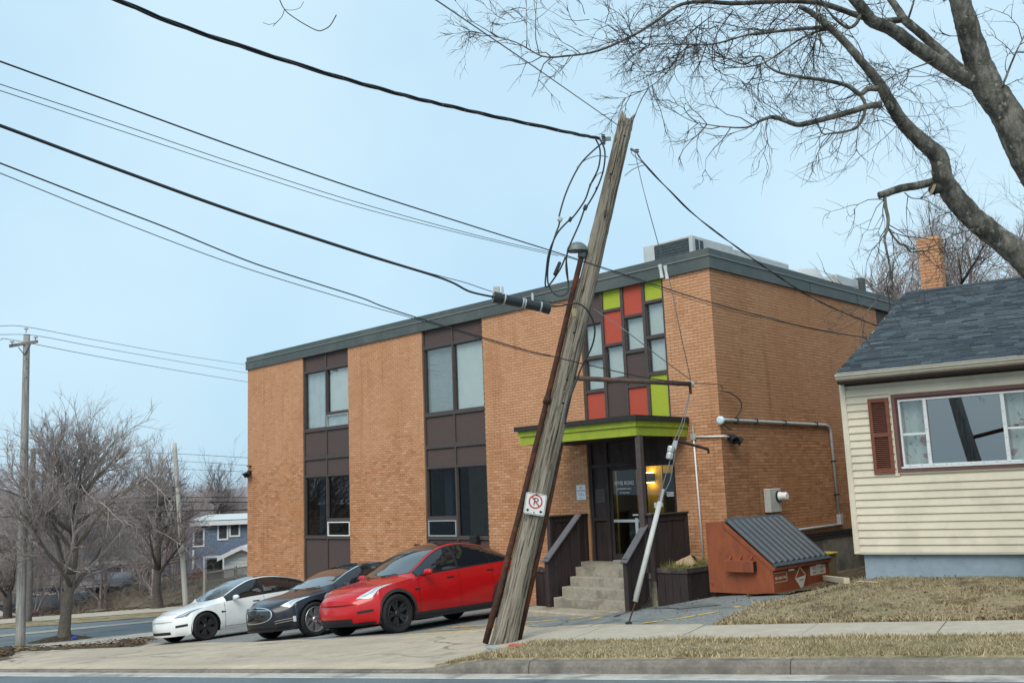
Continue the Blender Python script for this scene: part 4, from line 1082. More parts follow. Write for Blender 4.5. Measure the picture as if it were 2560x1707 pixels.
# ------------------------------------------------------------------ guy strut and guy wire
wire_g = flat('guy_strand', (.17, .18, .19), .45, .5, .5)
S0 = at(1440, 945, PYB + .05); S1 = at(1728, 960, PYB + .75)
gs = thing('guy_strut', 'brown pipe strut with white guarded guy wire braced off the leaning pole', 'guy wire', Matrix.Translation(gp(1567, 1559)))
G0 = gp(1567, 1559)
gr = lambda p: p - G0
obj('strut_pipe', MB().tube([gr(S0), gr(S1)], .037, 12), mat('brown_pipe', (.10, .066, .05), .7, .3, 14, .2, col2=(.06, .04, .035), s2=5), gs, smooth=True)
obj('strut_cap', MB().tube([gr(S1) - (S1 - S0).normalized() * .02, gr(S1) + (S1 - S0).normalized() * .03], .045, 12), galv, gs)
obj('strut_clamp', MB().bev(-.02, .02, -.02, .02, -.13, .0, .006, Matrix.Translation(gr(S1) + Vector((-.02, 0, -.02)))), rust_m, gs)
A_ = S1 + Vector((-.02, -.02, -.12))
Yg = lambda y: lerp(A_.y, G0.y, (y - 985) / (1559 - 985))
gpt = lambda x, y: gr(at(x, y, Yg(y)))
for pts in (([(1723, 985), (1703, 1060), (1683, 1106), (1677, 1118)]), ([(1724, 985), (1710, 1060), (1692, 1107), (1676, 1200), (1660, 1233)]), ([(1677, 1145), (1650, 1235), (1612, 1380)])):
    obj('guy_strand', MB().tube([gpt(x, y) for x, y in pts], .0065, 6), wire_g, gs)
obj('strain_insulator', MB().lathe([(0, -.10), (.05, -.10), (.055, -.08), (.055, -.02), (.045, 0), (.055, .02), (.055, .08), (.05, .10), (0, .10)], 8, Matrix.Translation(gpt(1676, 1131)) @ Matrix.Rotation(.25, 4, 'Y')), galv, gs)
obj('clamp', MB().bev(-.035, .035, -.02, .02, -.07, .07, .01, Matrix.Translation(gpt(1687, 1112)) @ Matrix.Rotation(.3, 4, 'Y')), galv, gs); obj('clamp', MB().bev(-.02, .02, -.02, .02, -.10, .10, .008, Matrix.Translation(gpt(1655, 1238)) @ Matrix.Rotation(.3, 4, 'Y')), galv, gs)
obj('guy_guard', MB().tube([gpt(1650, 1254), gpt(1620, 1375), gpt(1588, 1503)], .037, 14), guard_m, gs, smooth=True)
obj('anchor_rod', MB().tube([gpt(1590, 1500), gpt(1567, 1561) - Vector((0, 0, .05))], .012, 6), rust_m, gs)
obj('preform_tail', MB().tube([gpt(1612, 1385), gpt(1585, 1490)], .012, 6), wire_g, gs); obj('preform_tail', MB().tube([gpt(1626, 1330), gpt(1612, 1382)], .008, 5), wire_g, gs)
obj('anchor_eye', MB().lathe([(0, 0), (.06, 0), (.04, .03), (0, .03)], 10, Matrix.Translation(gpt(1572, 1559))), dark_m, gs)
def wire(nm, pts, r, label, grp=None, m_=cable_m, ys=None, n=6, cat='cable', strands=0, ext=True):
    """pts: (x, y, depth) in the photograph; straight interpolation of depth"""
    P = []
    for (x, y, Y) in pts: P.append(at(x, y, Y))
    Q = [P[0]]
    for i in range(len(P) - 1):
        a = P[max(i - 1, 0)]; b = P[i]; c = P[i + 1]; d = P[min(i + 2, len(P) - 1)]
        for k_ in range(1, 9):
            t = k_ / 8
            Q.append(.5 * ((2 * b) + (c - a) * t + (2 * a - 5 * b + 4 * c - d) * t * t + (3 * b - a - 3 * c + d) * t ** 3))
    m_2 = MB()
    if strands:
        L = 0; ls = [0]
        for i in range(1, len(Q)): L += (Q[i] - Q[i - 1]).length; ls.append(L)
        D = max(60, int(L / .08))
        R2 = []
        for k_ in range(D + 1):
            s_ = L * k_ / D; i = max(0, min(len(Q) - 2, next((j for j in range(len(ls) - 1) if ls[j + 1] >= s_), len(Q) - 2)))
            R2.append(Q[i].lerp(Q[i + 1], (s_ - ls[i]) / max(1e-6, ls[i + 1] - ls[i])))
        for s in range(strands):
            S_ = []
            for k_, q in enumerate(R2):
                a = 2 * math.pi * (s / strands) + k_ / D * L * 4.0 + .9 * math.sin(k_ * .11)
                S_.append(q + Vector((0, math.cos(a), math.sin(a))) * r * 1.25)
            m_2.tube(S_, r * (.85 if s else 1.1), 5)
    else: m_2.tube(Q, r, n)
    return props(obj(nm, m_2, m_, smooth=True), label, cat, grp)
W_ = 'overhead cables on the leaning pole'
Lz, Rz = 9.0, PYB
wire('service_cable', [(150, -60, 7.4), (292, 0, 7.9), (476, 74, 8.6), (685, 143, 9.4), (929, 217, 10.4), (1131, 268, 11.4), (1400, 327, 12.9), (1500, 347, Rz)], .0125, 'thick twisted service cable reaching the top of the leaning pole from upper left', W_, strands=3)
wire('overhead_wire', [(-150, 100, 7.6), (0, 154, 8.2), (298, 262, 9.1), (595, 370, 10.1), (893, 473, 11.1), (1190, 568, 12.2), (1400, 634, Rz - .2), (1560, 686, 14.0), (1767, 753, 15.0), (2018, 818, 16.2), (2172, 845, 17.2)], .0085, 'upper black wire running past the pole weatherhead to the bungalow', W_)
wire('overhead_wire', [(-150, 163, 7.6), (0, 211, 8.2), (298, 310, 9.1), (595, 411, 10.1), (893, 506, 11.1), (1190, 588, 12.2), (1400, 638, Rz - .2), (1560, 690, 14.0), (1767, 760, 15.0), (2018, 820, 16.2), (2172, 846, 17.2)], .0042, 'thin wire just below the upper black wire at the weatherhead', W_)
wire('overhead_wire', [(-150, 182, 7.6), (0, 227, 8.2), (298, 326, 9.1), (595, 424, 10.1), (893, 517, 11.1), (1190, 593, 12.2), (1395, 640, Rz - .2)], .0038, 'lowest of the three thin wires that meet at the weatherhead', W_)
wire('telephone_cable', [(-150, 262, 7.6), (0, 315, 8.2), (298, 426, 9.2), (595, 533, 10.2), (893, 631, 11.3), (1071, 685, 12.0), (1130, 706, 12.3), (1175, 729, 12.5), (1232, 742, 12.8)], .0135, 'heavy black cable running into the splice case', W_)
wire('messenger_wire', [(-150, 258, 7.6), (0, 311, 8.2), (298, 422, 9.2), (595, 529, 10.2), (893, 627, 11.3), (1071, 682, 12.0), (1161, 706, 12.4), (1250, 734, 12.85), (1380, 756, 13.2), (1436, 760, Rz - .1)], .005, 'thin support wire above the splice case', W_)
wire('overhead_wire', [(-150, 350, 7.8), (0, 408, 8.4), (298, 524, 9.4), (420, 571, 9.8), (595, 643, 10.4), (700, 680, 10.8), (893, 741, 11.5), (957, 766, 11.7), (1059, 799, 12.1), (1300, 871, 13.0), (1375, 889, 13.4), (1458, 909, 13.6), (1616, 944, 14.0), (1731, 957, S1.y), (1797, 961, 17.5), (1806, 972, 20.1)], .0075, 'upper of the two lowest wires, crossing the brick front to the strut end', W_)
wire('overhead_wire', [(-150, 375, 7.8), (0, 433, 8.4), (298, 553, 9.4), (595, 664, 10.4), (893, 756, 11.5), (1059, 803, 12.1), (1300, 875, 13.0), (1375, 891, 13.35)], .0045, 'lower of the two lowest wires crossing the brick front', W_)
wire('guy_span', [(1040, -30, 7.0), (1089, 0, 7.6), (1202, 77, 9.0), (1368, 190, 11.2), (1547, 315, Rz)], .007, 'single wire descending from the top edge to the tip of the leaning pole', W_, wire_g)
wire('service_drop', [(1591, 381, Rz), (1612, 411, 13.5), (1675, 478, 14.0), (1755, 553, 14.7), (1928, 679, 16.3), (2053, 756, 17.4), (2192, 815, 18.6)], .008, 'twisted wire sagging from the pole top to the shingled roof', W_, strands=2)
wire('pole_guy', [(1588, 385, Rz), (1610, 480, 13.4), (1640, 590, 13.6), (1660, 662, 13.75), (1676, 711, 13.8), (1705, 850, 13.95), (1727, 950, S1.y)], .006, 'slack guy strand from the pole top down to the strut end', W_, wire_g)
props(obj('glass_insulator', MB().lathe([(0, 0), (.028, 0), (.02, .10), (.03, .20), (0, .20)], 8, Matrix.Translation(at(1655, 695, 13.74)) @ Matrix.Rotation(-.1, 4, 'Y')).lathe([(0, 0), (.028, 0), (.02, .10), (.03, .20), (0, .20)], 8, Matrix.Translation(at(1668, 698, 13.76)) @ Matrix.Rotation(-.1, 4, 'Y')), flat('porcelain', (.58, .62, .60), .35)), 'pale strain insulator hanging on the slack guy strand', 'insulator')
wire('pole_guy', [(1484, 772, Rz - .1), (1560, 824, 13.5), (1650, 893, 13.8), (1727, 950, S1.y)], .006, 'straight guy strand from mid pole to the strut end', W_, wire_g)
# splice case
sc0, sc1 = at(1233, 742, 12.78), at(1374, 772, 13.0)
sc = thing('splice_case', 'black cylindrical splice case hung on the cable left of the leaning pole', 'splice case', Matrix.Translation(sc0))
blk = mat('black_polymer', (.02, .025, .028), .4, .2, 10, .05, .5)
dv = (sc1 - sc0); dn = dv.normalized()
obj('body', MB().tube([dn * .02, dv * .97], .068, 18), blk, sc, auto=40)
obj('end_ring', MB().tube([Vector((0, 0, 0)), dn * .10], .078, 18), blk, sc, auto=40); obj('end_ring', MB().tube([dv * .90, dv], .076, 18), blk, sc, auto=40)
for f_ in (.18, .50, .54, .82): obj('band', MB().tube([dv * f_, dv * f_ + dn * .02], .073, 18), galv, sc)
for f_ in (.17, .70): obj('hanger', MB().bev(-.015, .015, -.006, .006, .06, .17, .004, Matrix.Translation(dv * f_)), galv, sc)
obj('end_clip', MB().bev(-.045, .045, -.04, .04, .05, .15, .01, Matrix.Translation(dn * .05)), grey_m, sc)
wire('jumper_cable', [(1374, 765, 13.0), (1400, 765, 13.02), (1440, 758, 13.0), (1465, 772, 13.0), (1482, 800, 13.05), (1487, 832, 13.1), (1478, 870, 13.15), (1455, 915, 13.2), (1438, 960, 13.2), (1420, 1010, 13.2), (1412, 1060, 13.2)], .0125, 'black jumper cable looping from splice case down the leaning pole', W_)
# drip loops at the weatherhead
dl = thing('drip_loops', 'bundle of black drip loops and connectors hanging left of the pole top', 'cable bundle', Matrix.Translation(wh))
def dloop(pts, r, m_=cable_m):
    Q = [at(x, y, Y) - wh for x, y, Y in pts]; Rr = []
    for i in range(len(Q) - 1):
        a, b, c, d = Q[max(i - 1, 0)], Q[i], Q[i + 1], Q[min(i + 2, len(Q) - 1)]
        for k_ in range(7):
            t = k_ / 7; Rr.append(.5 * ((2 * b) + (c - a) * t + (2 * a - 5 * b + 4 * c - d) * t * t + (3 * b - a - 3 * c + d) * t ** 3))
    Rr.append(Q[-1]); obj('loop', MB().tube(Rr, r, 8), m_, dl, smooth=True)
def zl(x, y): return (1300 + x / 2.903, 260 + y / 2.903)
def zl3(l, Y): return [zl(x, y) + (Y,) for x, y in l]
Yd = PYB - .25
dloop(zl3([(540, 240), (580, 330), (570, 460), (510, 590), (470, 700), (390, 815), (350, 850), (270, 940), (210, 1080), (190, 1220), (185, 1320), (215, 1310), (290, 1200), (330, 1110)], Yd), .0125)
dloop(zl3([(570, 240), (615, 340), (605, 480), (560, 610), (500, 720), (470, 760), (430, 870), (360, 1030), (340, 1100), (335, 1200), (350, 1290)], Yd + .02), .0125)
dloop(zl3([(625, 262), (520, 350), (430, 450), (340, 630), (285, 810), (285, 870), (250, 970), (215, 1100), (200, 1230), (210, 1320), (260, 1385), (310, 1390), (350, 1350), (345, 1240), (335, 1130)], Yd + .04), .0125, mat('worn_cable', (.05, .055, .06), .6, .3, 20))
dloop(zl3([(640, 385), (560, 378), (470, 410), (425, 455)], Yd + .05), .006); dloop(zl3([(610, 490), (560, 515), (525, 570)], Yd), .006)
for (x, y, w_, h_, m_) in ((290, 838, .07, .07, grey_m), (365, 838, .05, .075, blk), (475, 752, .06, .08, blk), (420, 455, .03, .05, grey_m), (510, 588, .03, .045, blk), (556, 612, .03, .05, blk), (270, 1195, .05, .22, cable_m)):
    obj('connector', MB().bev(-w_ / 2, w_ / 2, -.03, .03, -h_ / 2, h_ / 2, .012, Matrix.Translation(at(*zl(x, y), Yd) - wh) @ Matrix.Rotation(.45, 4, 'Y')), m_, dl)
dloop([(1579, 372, 13.3), (1580, 385, 13.3), (1604, 405, 13.4), (1614, 413, 13.45)], .005); dloop([(1562, 440, 13.2), (1580, 425, 13.3), (1600, 416, 13.4), (1614, 413, 13.45)], .005); dloop([(1570, 412, 13.2), (1590, 411, 13.3), (1606, 405, 13.4)], .004)
# ------------------------------------------------------------------ no-parking sign on the pole
sq = poleat(1262); sgp = at(1338, 1259.5, (sq.y - pole_r(1.7) - .05))
Msg = Matrix.Translation(sgp) @ Matrix.Rotation(R_(6), 4, 'Z') @ Matrix.Rotation(R_(-13.5 + 2.3), 4, 'Y').inverted()
ns = thing('no_parking_sign', 'square white no parking sign with arrows nailed to the leaning pole', 'sign', Msg)
SZ = .30
def rrect(w, h, r, n=5):
    out = []
    for cx0, cy0, a0 in ((w - r, h - r, 0), (-w + r, h - r, 90), (-w + r, -h + r, 180), (w - r, -h + r, 270)):
        for k_ in range(n + 1):
            a = R_(a0 + 90 * k_ / n); out.append((cx0 + r * math.cos(a), cy0 + r * math.sin(a)))
    return out
XZ = Matrix.Rotation(R_(90), 4, 'X')
sgw = mat('sign_white', (.66, .69, .68), .45, .06, 10, dirt=((.45, .46, .44), 8, .6, .75)); sgb = flat('sign_black', (.02, .02, .025), .5); sgr = flat('sign_red', (.50, .035, .03), .5)
H2 = SZ / 2 + .004
obj('plate', MB().prism(rrect(H2, H2, .03), .004, XZ), sgw, ns)
bo = MB(); o1 = rrect(H2 - .008, H2 - .008, .024); o2 = rrect(H2 - .0135, H2 - .0135, .019); n_ = len(o1)
bo.add([(x, -.0052, z) for x, z in o1 + o2], [(i, (i + 1) % n_, n_ + (i + 1) % n_, n_ + i) for i in range(n_)])
obj('border', bo, sgb, ns)
def annulus(r0, r1, cx0, cz0, y, n=40): return MB().add([(cx0 + r * math.cos(2 * math.pi * k_ / n), y, cz0 + r * math.sin(2 * math.pi * k_ / n)) for r in (r0, r1) for k_ in range(n)], [(k_, (k_ + 1) % n, n + (k_ + 1) % n, n + k_) for k_ in range(n)])
pt_ = put_text('P', sgb, ns, 0.004, -.0055, -.015)
pt_.data.transform(Matrix.Diagonal((1, 1, 1, 1)))
ann = annulus(.082, .102, 0, .035, -.0058)
dgl = math.radians(-45); c_, s2_ = math.cos(dgl), math.sin(dgl)
ann.add([(c_ * a - s2_ * b, -.0066, .035 + s2_ * a + c_ * b) for a, b in ((-.09, -.010), (.09, -.010), (.09, .010), (-.09, .010))], [(0, 1, 2, 3)])
obj('prohibition_ring', ann, sgr, ns)
for s_ in (-1, 1):
    cxa = .092 * s_
    obj('arrow', MB().add([(cxa + s_ * x, -.0055, -.098 + z) for x, z in ((.035, 0), (-.004, .026), (-.004, .010), (-.022, .010), (-.010, 0), (-.022, -.010), (-.004, -.010), (-.004, -.026))], [(0, 1, 2, 3, 4, 5, 6, 7)]), sgb, ns)
obj('screw', MB().lathe([(0, 0), (.011, 0), (.008, .004), (0, .004)], 10, Matrix.Translation((0, -.004, -.122)) @ XZ), rust_m, ns); obj('screw', MB().box(-.010, .010, -.009, -.0068, .125, .148), sgb, ns)
# ------------------------------------------------------------------ poles on the left
def street_pole(base, top, r0, r1, label, group=None, m_=wood_g, name='utility_pole'):
    t_ = thing(name, label, 'utility pole', Matrix.Translation(base), group)
    n = 24
    obj('shaft', MB().tube([(base.lerp(top, i / n)) - base - Vector((0, 0, .2 if i == 0 else 0)) for i in range(n + 1)], [lerp(r0, r1, i / n) for i in range(n + 1)], 16), m_, t_, smooth=True)
    return t_
lb = gp(50, 1620); lt_ = at(67, 836, lb.y)
lp_ = street_pole(lb, lt_, .155, .10, 'tall grey timber pole with crossarm at the left edge')
def lrel(x, y, dY=0): return at(x, y, lb.y + dY) - lb
a0_, a1_ = lrel(23, 865.5, -.35), lrel(95, 853.5, .15)
cdv = (a1_ - a0_); cl_ = cdv.length
Mc = Matrix.Translation(a0_) @ cdv.to_track_quat('X', 'Z').to_matrix().to_4x4()
obj('crossarm', MB().bev(0, cl_, -.05, .05, -.045, .055, .01, Mc), mat('crossarm_wood', (.24, .22, .19), .9, .2, 10), lp_)
obj('brace', MB().tube([lrel(46, 868, -.2), lrel(61, 887, -.12)], .014, 5).tube([lrel(77, 861, -.1), lrel(61, 887, -.12)], .014, 5), cable_m, lp_)
ins = flat('insulator_grey', (.42, .46, .50), .3)
for (x, y, dY) in ((30.5, 850, -.35), (89, 839.5, .15), (65.7, 818, 0)):
    Mi = Matrix.Translation(lrel(x, y, dY) - Vector((0, 0, .09)))
    obj('insulator', MB().lathe([(0, 0), (.02, 0), (.02, .02), (.075, .02), (.07, .05), (.035, .075), (.03, .095), (0, .095)], 14, Mi), ins, lp_, auto=40)
    obj('pin', MB().tube([Mi.translation + Vector((0, 0, .02)), Mi.translation - Vector((0, 0, .10))], .012, 6), cable_m, lp_)
for y in (897, 920, 944, 1130, 1170): obj('bolt', MB().lathe([(0, 0), (.018, 0), (.018, .02), (0, .02)], 8, Matrix.Translation(lrel(69 - (y - 836) * .02, y, -.13)) @ XZ), dark_m, lp_)
far_w = [('top', [(-80, 811, 27), (0, 814.7, lb.y - 1), (65.7, 817, lb.y), (240, 850, 36), (450, 887, 43), (640, 915, 52)]), ('right', [(-80, 833, 27), (0, 836, lb.y - 1), (89, 839, lb.y), (240, 867, 36), (450, 904, 43), (640, 936, 52)]), ('left', [(-80, 846, 27), (0, 849, lb.y - 1), (30.6, 849.5, lb.y - .3), (240, 890, 36), (450, 927, 43), (640, 958, 52)])]
for nm_, pts in far_w: wire('power_line', pts, .011, 'thin power line on the %s insulator of the tall left pole' % nm_, 'power lines at the left', wire_g)
pb2 = at(465, 1510, 46); pb2.z = g(pb2.x, pb2.y) ; pt2 = at(436, 1107, 46)
mp_ = street_pole(Vector((pb2.x, pb2.y, min(pb2.z, at(465, 1510, 46).z))), pt2, .125, .095, 'pale grey pole leaning left between the bare trees', m_=mat('pale_pole', (.42, .41, .38), .85, .15, 8, .1, stretch=(6, 6, .4)))
pb3 = gp(72, 1554); street_pole(pb3, at(84, 1120, pb3.y), .13, .10, 'dark pole standing just behind the tall left pole', m_=mat('dark_pole', (.13, .12, .115), .9, .2, 8))
for i, (y0, y1, r, nm_) in enumerate(((1134, 1146, .014, 'upper thin'), (1152, 1165, .012, 'middle thin'), (1172, 1180, .012, 'lowest thin'), (1243, 1243, .018, 'upper black'), (1254, 1255, .026, 'thick black'), (1277, 1273, .03, 'lowest thick black'))):
    wire('street_cable', [(-60, y0 - (14 if i < 3 else -18), 46), (200, y0 - (5 if i < 3 else -6), 46), (440, y0, 46), (650, y1, 47)], r, nm_ + ' cable strung on the pale pole left of the building', 'cables on the pale pole', cable_m if i > 2 else wire_g)
# ------------------------------------------------------------------ cars
def curve(pts):
    xs = [p[0] for p in pts]; ys = [p[1] for p in pts]; n = len(xs)
    d = [(ys[i + 1] - ys[i]) / (xs[i + 1] - xs[i]) for i in range(n - 1)]
    m = [d[0]] + [0 if d[i - 1] * d[i] <= 0 else 2 * d[i - 1] * d[i] / (d[i - 1] + d[i]) for i in range(1, n - 1)] + [d[-1]]
    def f(x):
        if x <= xs[0]: return ys[0]
        if x >= xs[-1]: return ys[-1]
        i = 0
        while xs[i + 1] < x: i += 1
        h = xs[i + 1] - xs[i]; t = (x - xs[i]) / h
        return (2*t**3 - 3*t*t + 1) * ys[i] + (t**3 - 2*t*t + t) * h * m[i] + (-2*t**3 + 3*t*t) * ys[i + 1] + (t**3 - t*t) * h * m[i + 1]
    return f
tyre_m = mat('tyre_rubber', (.022, .022, .024), .85, .25, 30, .2, .2)
rim_d = flat('rim_dark', (.035, .036, .042), .4, .5, .4); rim_s = flat('rim_silver', (.50, .51, .53), .3, .5, .8)
trim_k = flat('black_trim', (.014, .014, .016), .55); clad = mat('grey_cladding', (.035, .035, .038), .8, .15, 20)
glass_k = flat('car_glass_dark', (.012, .014, .018), .03, .55, coat=.3); glass_w = flat('car_windscreen', (.03, .04, .045), .02, .9, coat=.6)
lamp_m = flat('headlamp', (.62, .68, .72), .12, .6, .35, coat=1.0); lamp_d = flat('headlamp_dark', (.16, .19, .23), .12, .6, .2, coat=1.0); chrome = flat('chrome', (.75, .76, .78), .12, .5, 1)
under_m = flat('underbody', (.01, .01, .011), .9)
def paint(name, col, flake=.0, rough=.28, metal=0):
    m = mat(name, col, rough, .04, 3, 0, .5, metal=metal, coat=.55, dirt=(tuple(c * .8 + .03 for c in col), 1.4, .5, .8)); return m
B_ = curve([(0, .905), (.12, .965), (.4, 1.0), (.62, .995), (.82, .975), (1.0, .945)])
class Car:
    def __init__(s, sp):
        s.__dict__.update(sp)
        s.zt, s.bz, s.W, s.ye, s.ze = (curve(sp[k]) for k in ('top', 'belt', 'wid', 'edy', 'edz'))
        s.rock = curve(sp['rocker']); s.ax = (s.fo, s.fo + s.wb); s.R = s.wr + .045
        s.x0 = s.fo + s.wb / 2
    def zb(s, x):
        z = s.rock(x)
        for a in s.ax:
            d = abs(x - a)
            if d < s.R: z = max(z, s.wr - .005 + math.sqrt(max(0, s.R ** 2 - d * d)))
        return min(z, s.bz(x) - .03)
    def fade(s, x): return 1 - sm(x / .55)
    def out(s, x, y, z):
        sh = s.fade(x) * (s.kz * abs((z - s.zn) / .35) ** 2.2 + s.ky * (abs(y) / .6) ** 2)
        if s.mask and z < s.bz(0) + .004 and x < .3:
            sh += s.mask * (1 - sm(x / .25)) * max(0, min(1, (z - s.zn + .10) / (s.bz(0) - s.zn + .10))) * max(0, 1 - (abs(y) / .60) ** 4)
        r = s.L - x
        sh2 = (1 - sm(r / .4)) * (.10 * abs((z - .75) / .4) ** 2 + .05 * (y / .6) ** 2)
        return Vector((s.x0 - (x + sh) + sh2, y, z))
    def yz(s, x, v):
        """v in 0..1 side, 1..2 greenhouse or fender top, 2..3 roof or bonnet"""
        bz = s.bz(x); W_ = s.W(x)
        if v <= 1:
            zb = s.zb(x); z = lerp(zb, bz, v); rz = s.rock(x)
            return W_ * B_(max(0, (z - rz) / max(.05, bz - rz))), z
        y1, z1 = W_ * .945, bz; y2, z2 = min(s.ye(x), W_ * .9), max(s.ze(x), bz + .004)
        if v <= 2:
            t = v - 1; bul = .045 * math.sin(math.pi * t) * min(1, (z2 - z1) / .3)
            k = .5 * math.exp(-t * 14) * .03
            return lerp(y1, y2, t) + bul, lerp(z1, z2, t) + bul * .25
        t = v - 2; zt = max(s.zt(x), z2 + .002)
        return y2 * (1 - t), z2 + (zt - z2) * math.sin(t * math.pi / 2) ** .8
    def pt(s, x, v, off=0):
        y, z = s.yz(x, v); p = s.out(x, y, z)
        if off:
            e = .01; ya, za = s.yz(min(x + e, s.L), v); yb, zb = s.yz(max(x - e, 0), v)
            dx = s.out(min(x + e, s.L), ya, za) - s.out(max(x - e, 0), yb, zb)
            v1, v0 = min(v + .03, 3), max(v - .03, 0)
            yc, zc = s.yz(x, v1); yd, zd = s.yz(x, v0)
            dv = s.out(x, yc, zc) - s.out(x, yd, zd)
            n = dv.cross(dx)
            if n.length > 1e-9:
                n.normalize()
                if n.dot(Vector((0, y, z - .55))) < 0: n = -n
                p = p + n * off
        return p
    def side(s, x, z, off=.004):
        bz = s.bz(x); rz = s.rock(x); W_ = s.W(x)
        y = W_ * B_(max(0, min(1, (z - rz) / max(.05, bz - rz)))) + off
        return s.out(x, y, z)
    def front(s, y, z, off=.006):
        lo, hi = 0.0, 1.0
        def wid(x): return s.W(x) * B_(max(0, min(1, (z - s.rock(x)) / max(.05, s.bz(x) - s.rock(x)))))
        if abs(y) > wid(0):
            for _ in range(18):
                m_ = (lo + hi) / 2
                if wid(m_) < abs(y): lo = m_
                else: hi = m_
        p = s.out(lo, y, z); n = Vector((1, .5 * y, 0)).normalized(); return p + n * off
def patch(f, nu, nv): return MB().grid(lambda i, j: f(i / nu, j / nv), nu, nv)
def mirror(mb): return MB().add(mb.v, mb.f).add([(x, -y, z) for x, y, z in mb.v], [tuple(reversed(f)) for f in mb.f])
def build_car(sp, label, paint_m):
    c = Car(sp); root = thing('parked_car', label, 'car', sp['M'], 'cars parked in front of the office')
    xs = list(np.linspace(.0, c.L, 96))
    for a in c.ax:
        xs += [a - c.R - .0015, a - c.R + .0015, a + c.R - .0015, a + c.R + .0015] + [a + c.R * math.cos(t) for t in np.linspace(.06, math.pi - .06, 22)]
    xs += [.006, .015, .03, .05, .075, c.L - .006, c.L - .015, c.L - .03]
    xs = sorted(set(round(x, 4) for x in xs)); vs_ = list(np.linspace(0, 1, 12)) + list(np.linspace(1, 2, 10))[1:] + list(np.linspace(2, 3, 9))[1:]
    half = MB(); half.grid(lambda i, j: c.pt(xs[i], vs_[j]), len(xs) - 1, len(vs_) - 1)
    body = mirror(half)
    for xe in (0, c.L):                                     # close nose and tail
        def cap(i, j):
            z0 = c.zb(xe); v = vs_[j]; y, z = c.yz(xe, v); return c.out(xe, y * (1 - i / 5), z)
        hm = MB(); hm.grid(cap, 10, len(vs_) - 1); hm.f = [f if xe else tuple(reversed(f)) for f in hm.f]
        body.add(hm.v, hm.f)
    bo = obj('body', body, paint_m, root)
    me = bo.data; smooth_by_angle(me, 42)
    obj('underbody', MB().box(c.x0 - c.L + .25, c.x0 - .28, -.60, .60, .19, .42), under_m, root)
    # wheel wells
    well = MB()
    for a in c.ax:
        X = c.x0 - a
        for s_ in (-1, 1):
            ys = (.50 * s_, c.W(a) * .955 * s_); n = 20
            vs = [(X + (c.R + .004) * math.cos(t), y, c.wr + (c.R + .004) * math.sin(t)) for y in ys for t in np.linspace(-.35, math.pi + .35, n)]
            well.add(vs, [(k_, k_ + 1, n + k_ + 1, n + k_) for k_ in range(n - 1)] + [tuple(range(n))])
    obj('wheel_wells', well, under_m, root)
    # glazing
    for s_ in (1, -1):
        def mk(f, nu, nv):
            p = patch(f, nu, nv)
            if s_ < 0: p = MB().add([(x, -y, z) for x, y, z in p.v], [tuple(reversed(q)) for q in p.f])
            return p
        x0, x1, x2, x3 = c.wx
        e0 = lambda x: 1.07
        def win(xa, xb): 
            return mk(lambda a, b: c.pt(lerp(xa, xb, a), lerp(1.10, 1.90, b), .005), 26, 8)
        o = obj('window_surround', mk(lambda a, b: c.pt(lerp(x0 - .05, x3 + .07, a), lerp(1.045, 1.955, b), .0025), 40, 10), sp.get('surround', trim_k), root)
        obj('side_window', win(x0, x1 - .035), glass_k, root); obj('side_window', win(x1 + .035, x2 - .012), glass_k, root); obj('side_window', win(x2 + .012, x3), glass_k, root)
        # door gaps
        for xg, z1 in ((c.ax[0] + c.R + .13, 1.0), (x1, 1.0), (c.ax[1] - c.R - .01 + .03, 1.0)):
            obj('door_gap', mk(lambda a, b: c.pt(xg + (a - .5) * .008, lerp(.10, 1.0, b), .003), 1, 14), under_m, root)
        obj('sill_gap', mk(lambda a, b: c.side(lerp(c.ax[0] + c.R + .13, c.ax[1] - c.R - .02, a), c.rock(2) + .085 + (b - .5) * .006, .003), 20, 1), under_m, root)
        for xh in (x1 - .22, c.ax[1] - c.R - .02): obj('door_handle', mk(lambda a, b: c.side(xh + lerp(-.11, .08, a), c.bz(xh) - .105 + (b - .5) * .028, .006), 6, 1), sp.get('handle', under_m), root)
        obj('repeater', mk(lambda a, b: c.side(c.ax[0] + c.R + .03 + .13 * a, c.bz(c.ax[0]) - .155 + (b - .5) * .05 * (1 - a * .8) , .006), 6, 2), trim_k, root)
        # headlamp on the front corner
        lo_e, li_e = (curve([(k_ / 3, q[j_]) for k_, q in enumerate(sp['lpo'])]) for j_ in (0, 1)), (curve([(k_ / 3, q[j_]) for k_, q in enumerate(sp['lpi'])]) for j_ in (0, 1))
        ox_, oy_ = lo_e; ix_, iy_ = li_e
        def hl(a, b):
            x, y = lerp(ox_(a), ix_(a), b), lerp(oy_(a), iy_(a), b); lo, hi = 1.0, 3.0
            for _ in range(16):
                m2_ = (lo + hi) / 2
                if c.yz(x, m2_)[0] > y: lo = m2_
                else: hi = m2_
            return c.pt(x, lo, .006)
        def hl_old(a, b):
            hx0, hx1 = sp['lamp']
            x = lerp(hx0, hx1, a); lo = lerp(sp['lv'][0], sp['lv'][1], a ** .8); hi = lo + sp['lw'] * (a + .10) ** .55 * (1 - a) ** .75 * 1.5
            return c.pt(x, lerp(lo, hi, b), .005)
        obj('headlamp', mk(hl, 20, 8), sp['lampm'], root)
        def hl2(a, b): p = hl(.15 + .7 * a, .45 + .25 * b); return p + Vector((.003, .003, .005))
        obj('lamp_element', mk(hl2, 12, 2), chrome if sp['lampm'] is lamp_m else lamp_m, root)
        # lower corner vent
        fz = sp['fog']; obj('corner_vent', mk(lambda a, b: c.front(lerp(fz[0], fz[1], a), lerp(fz[2], fz[3], b) + .02 * (a), .006), 8, 2), sp.get('ventm', trim_k), root)
        # mirror
        xm = x0 + .16; yb, zb_ = c.yz(xm, 1.08); P = c.out(xm, yb, zb_)
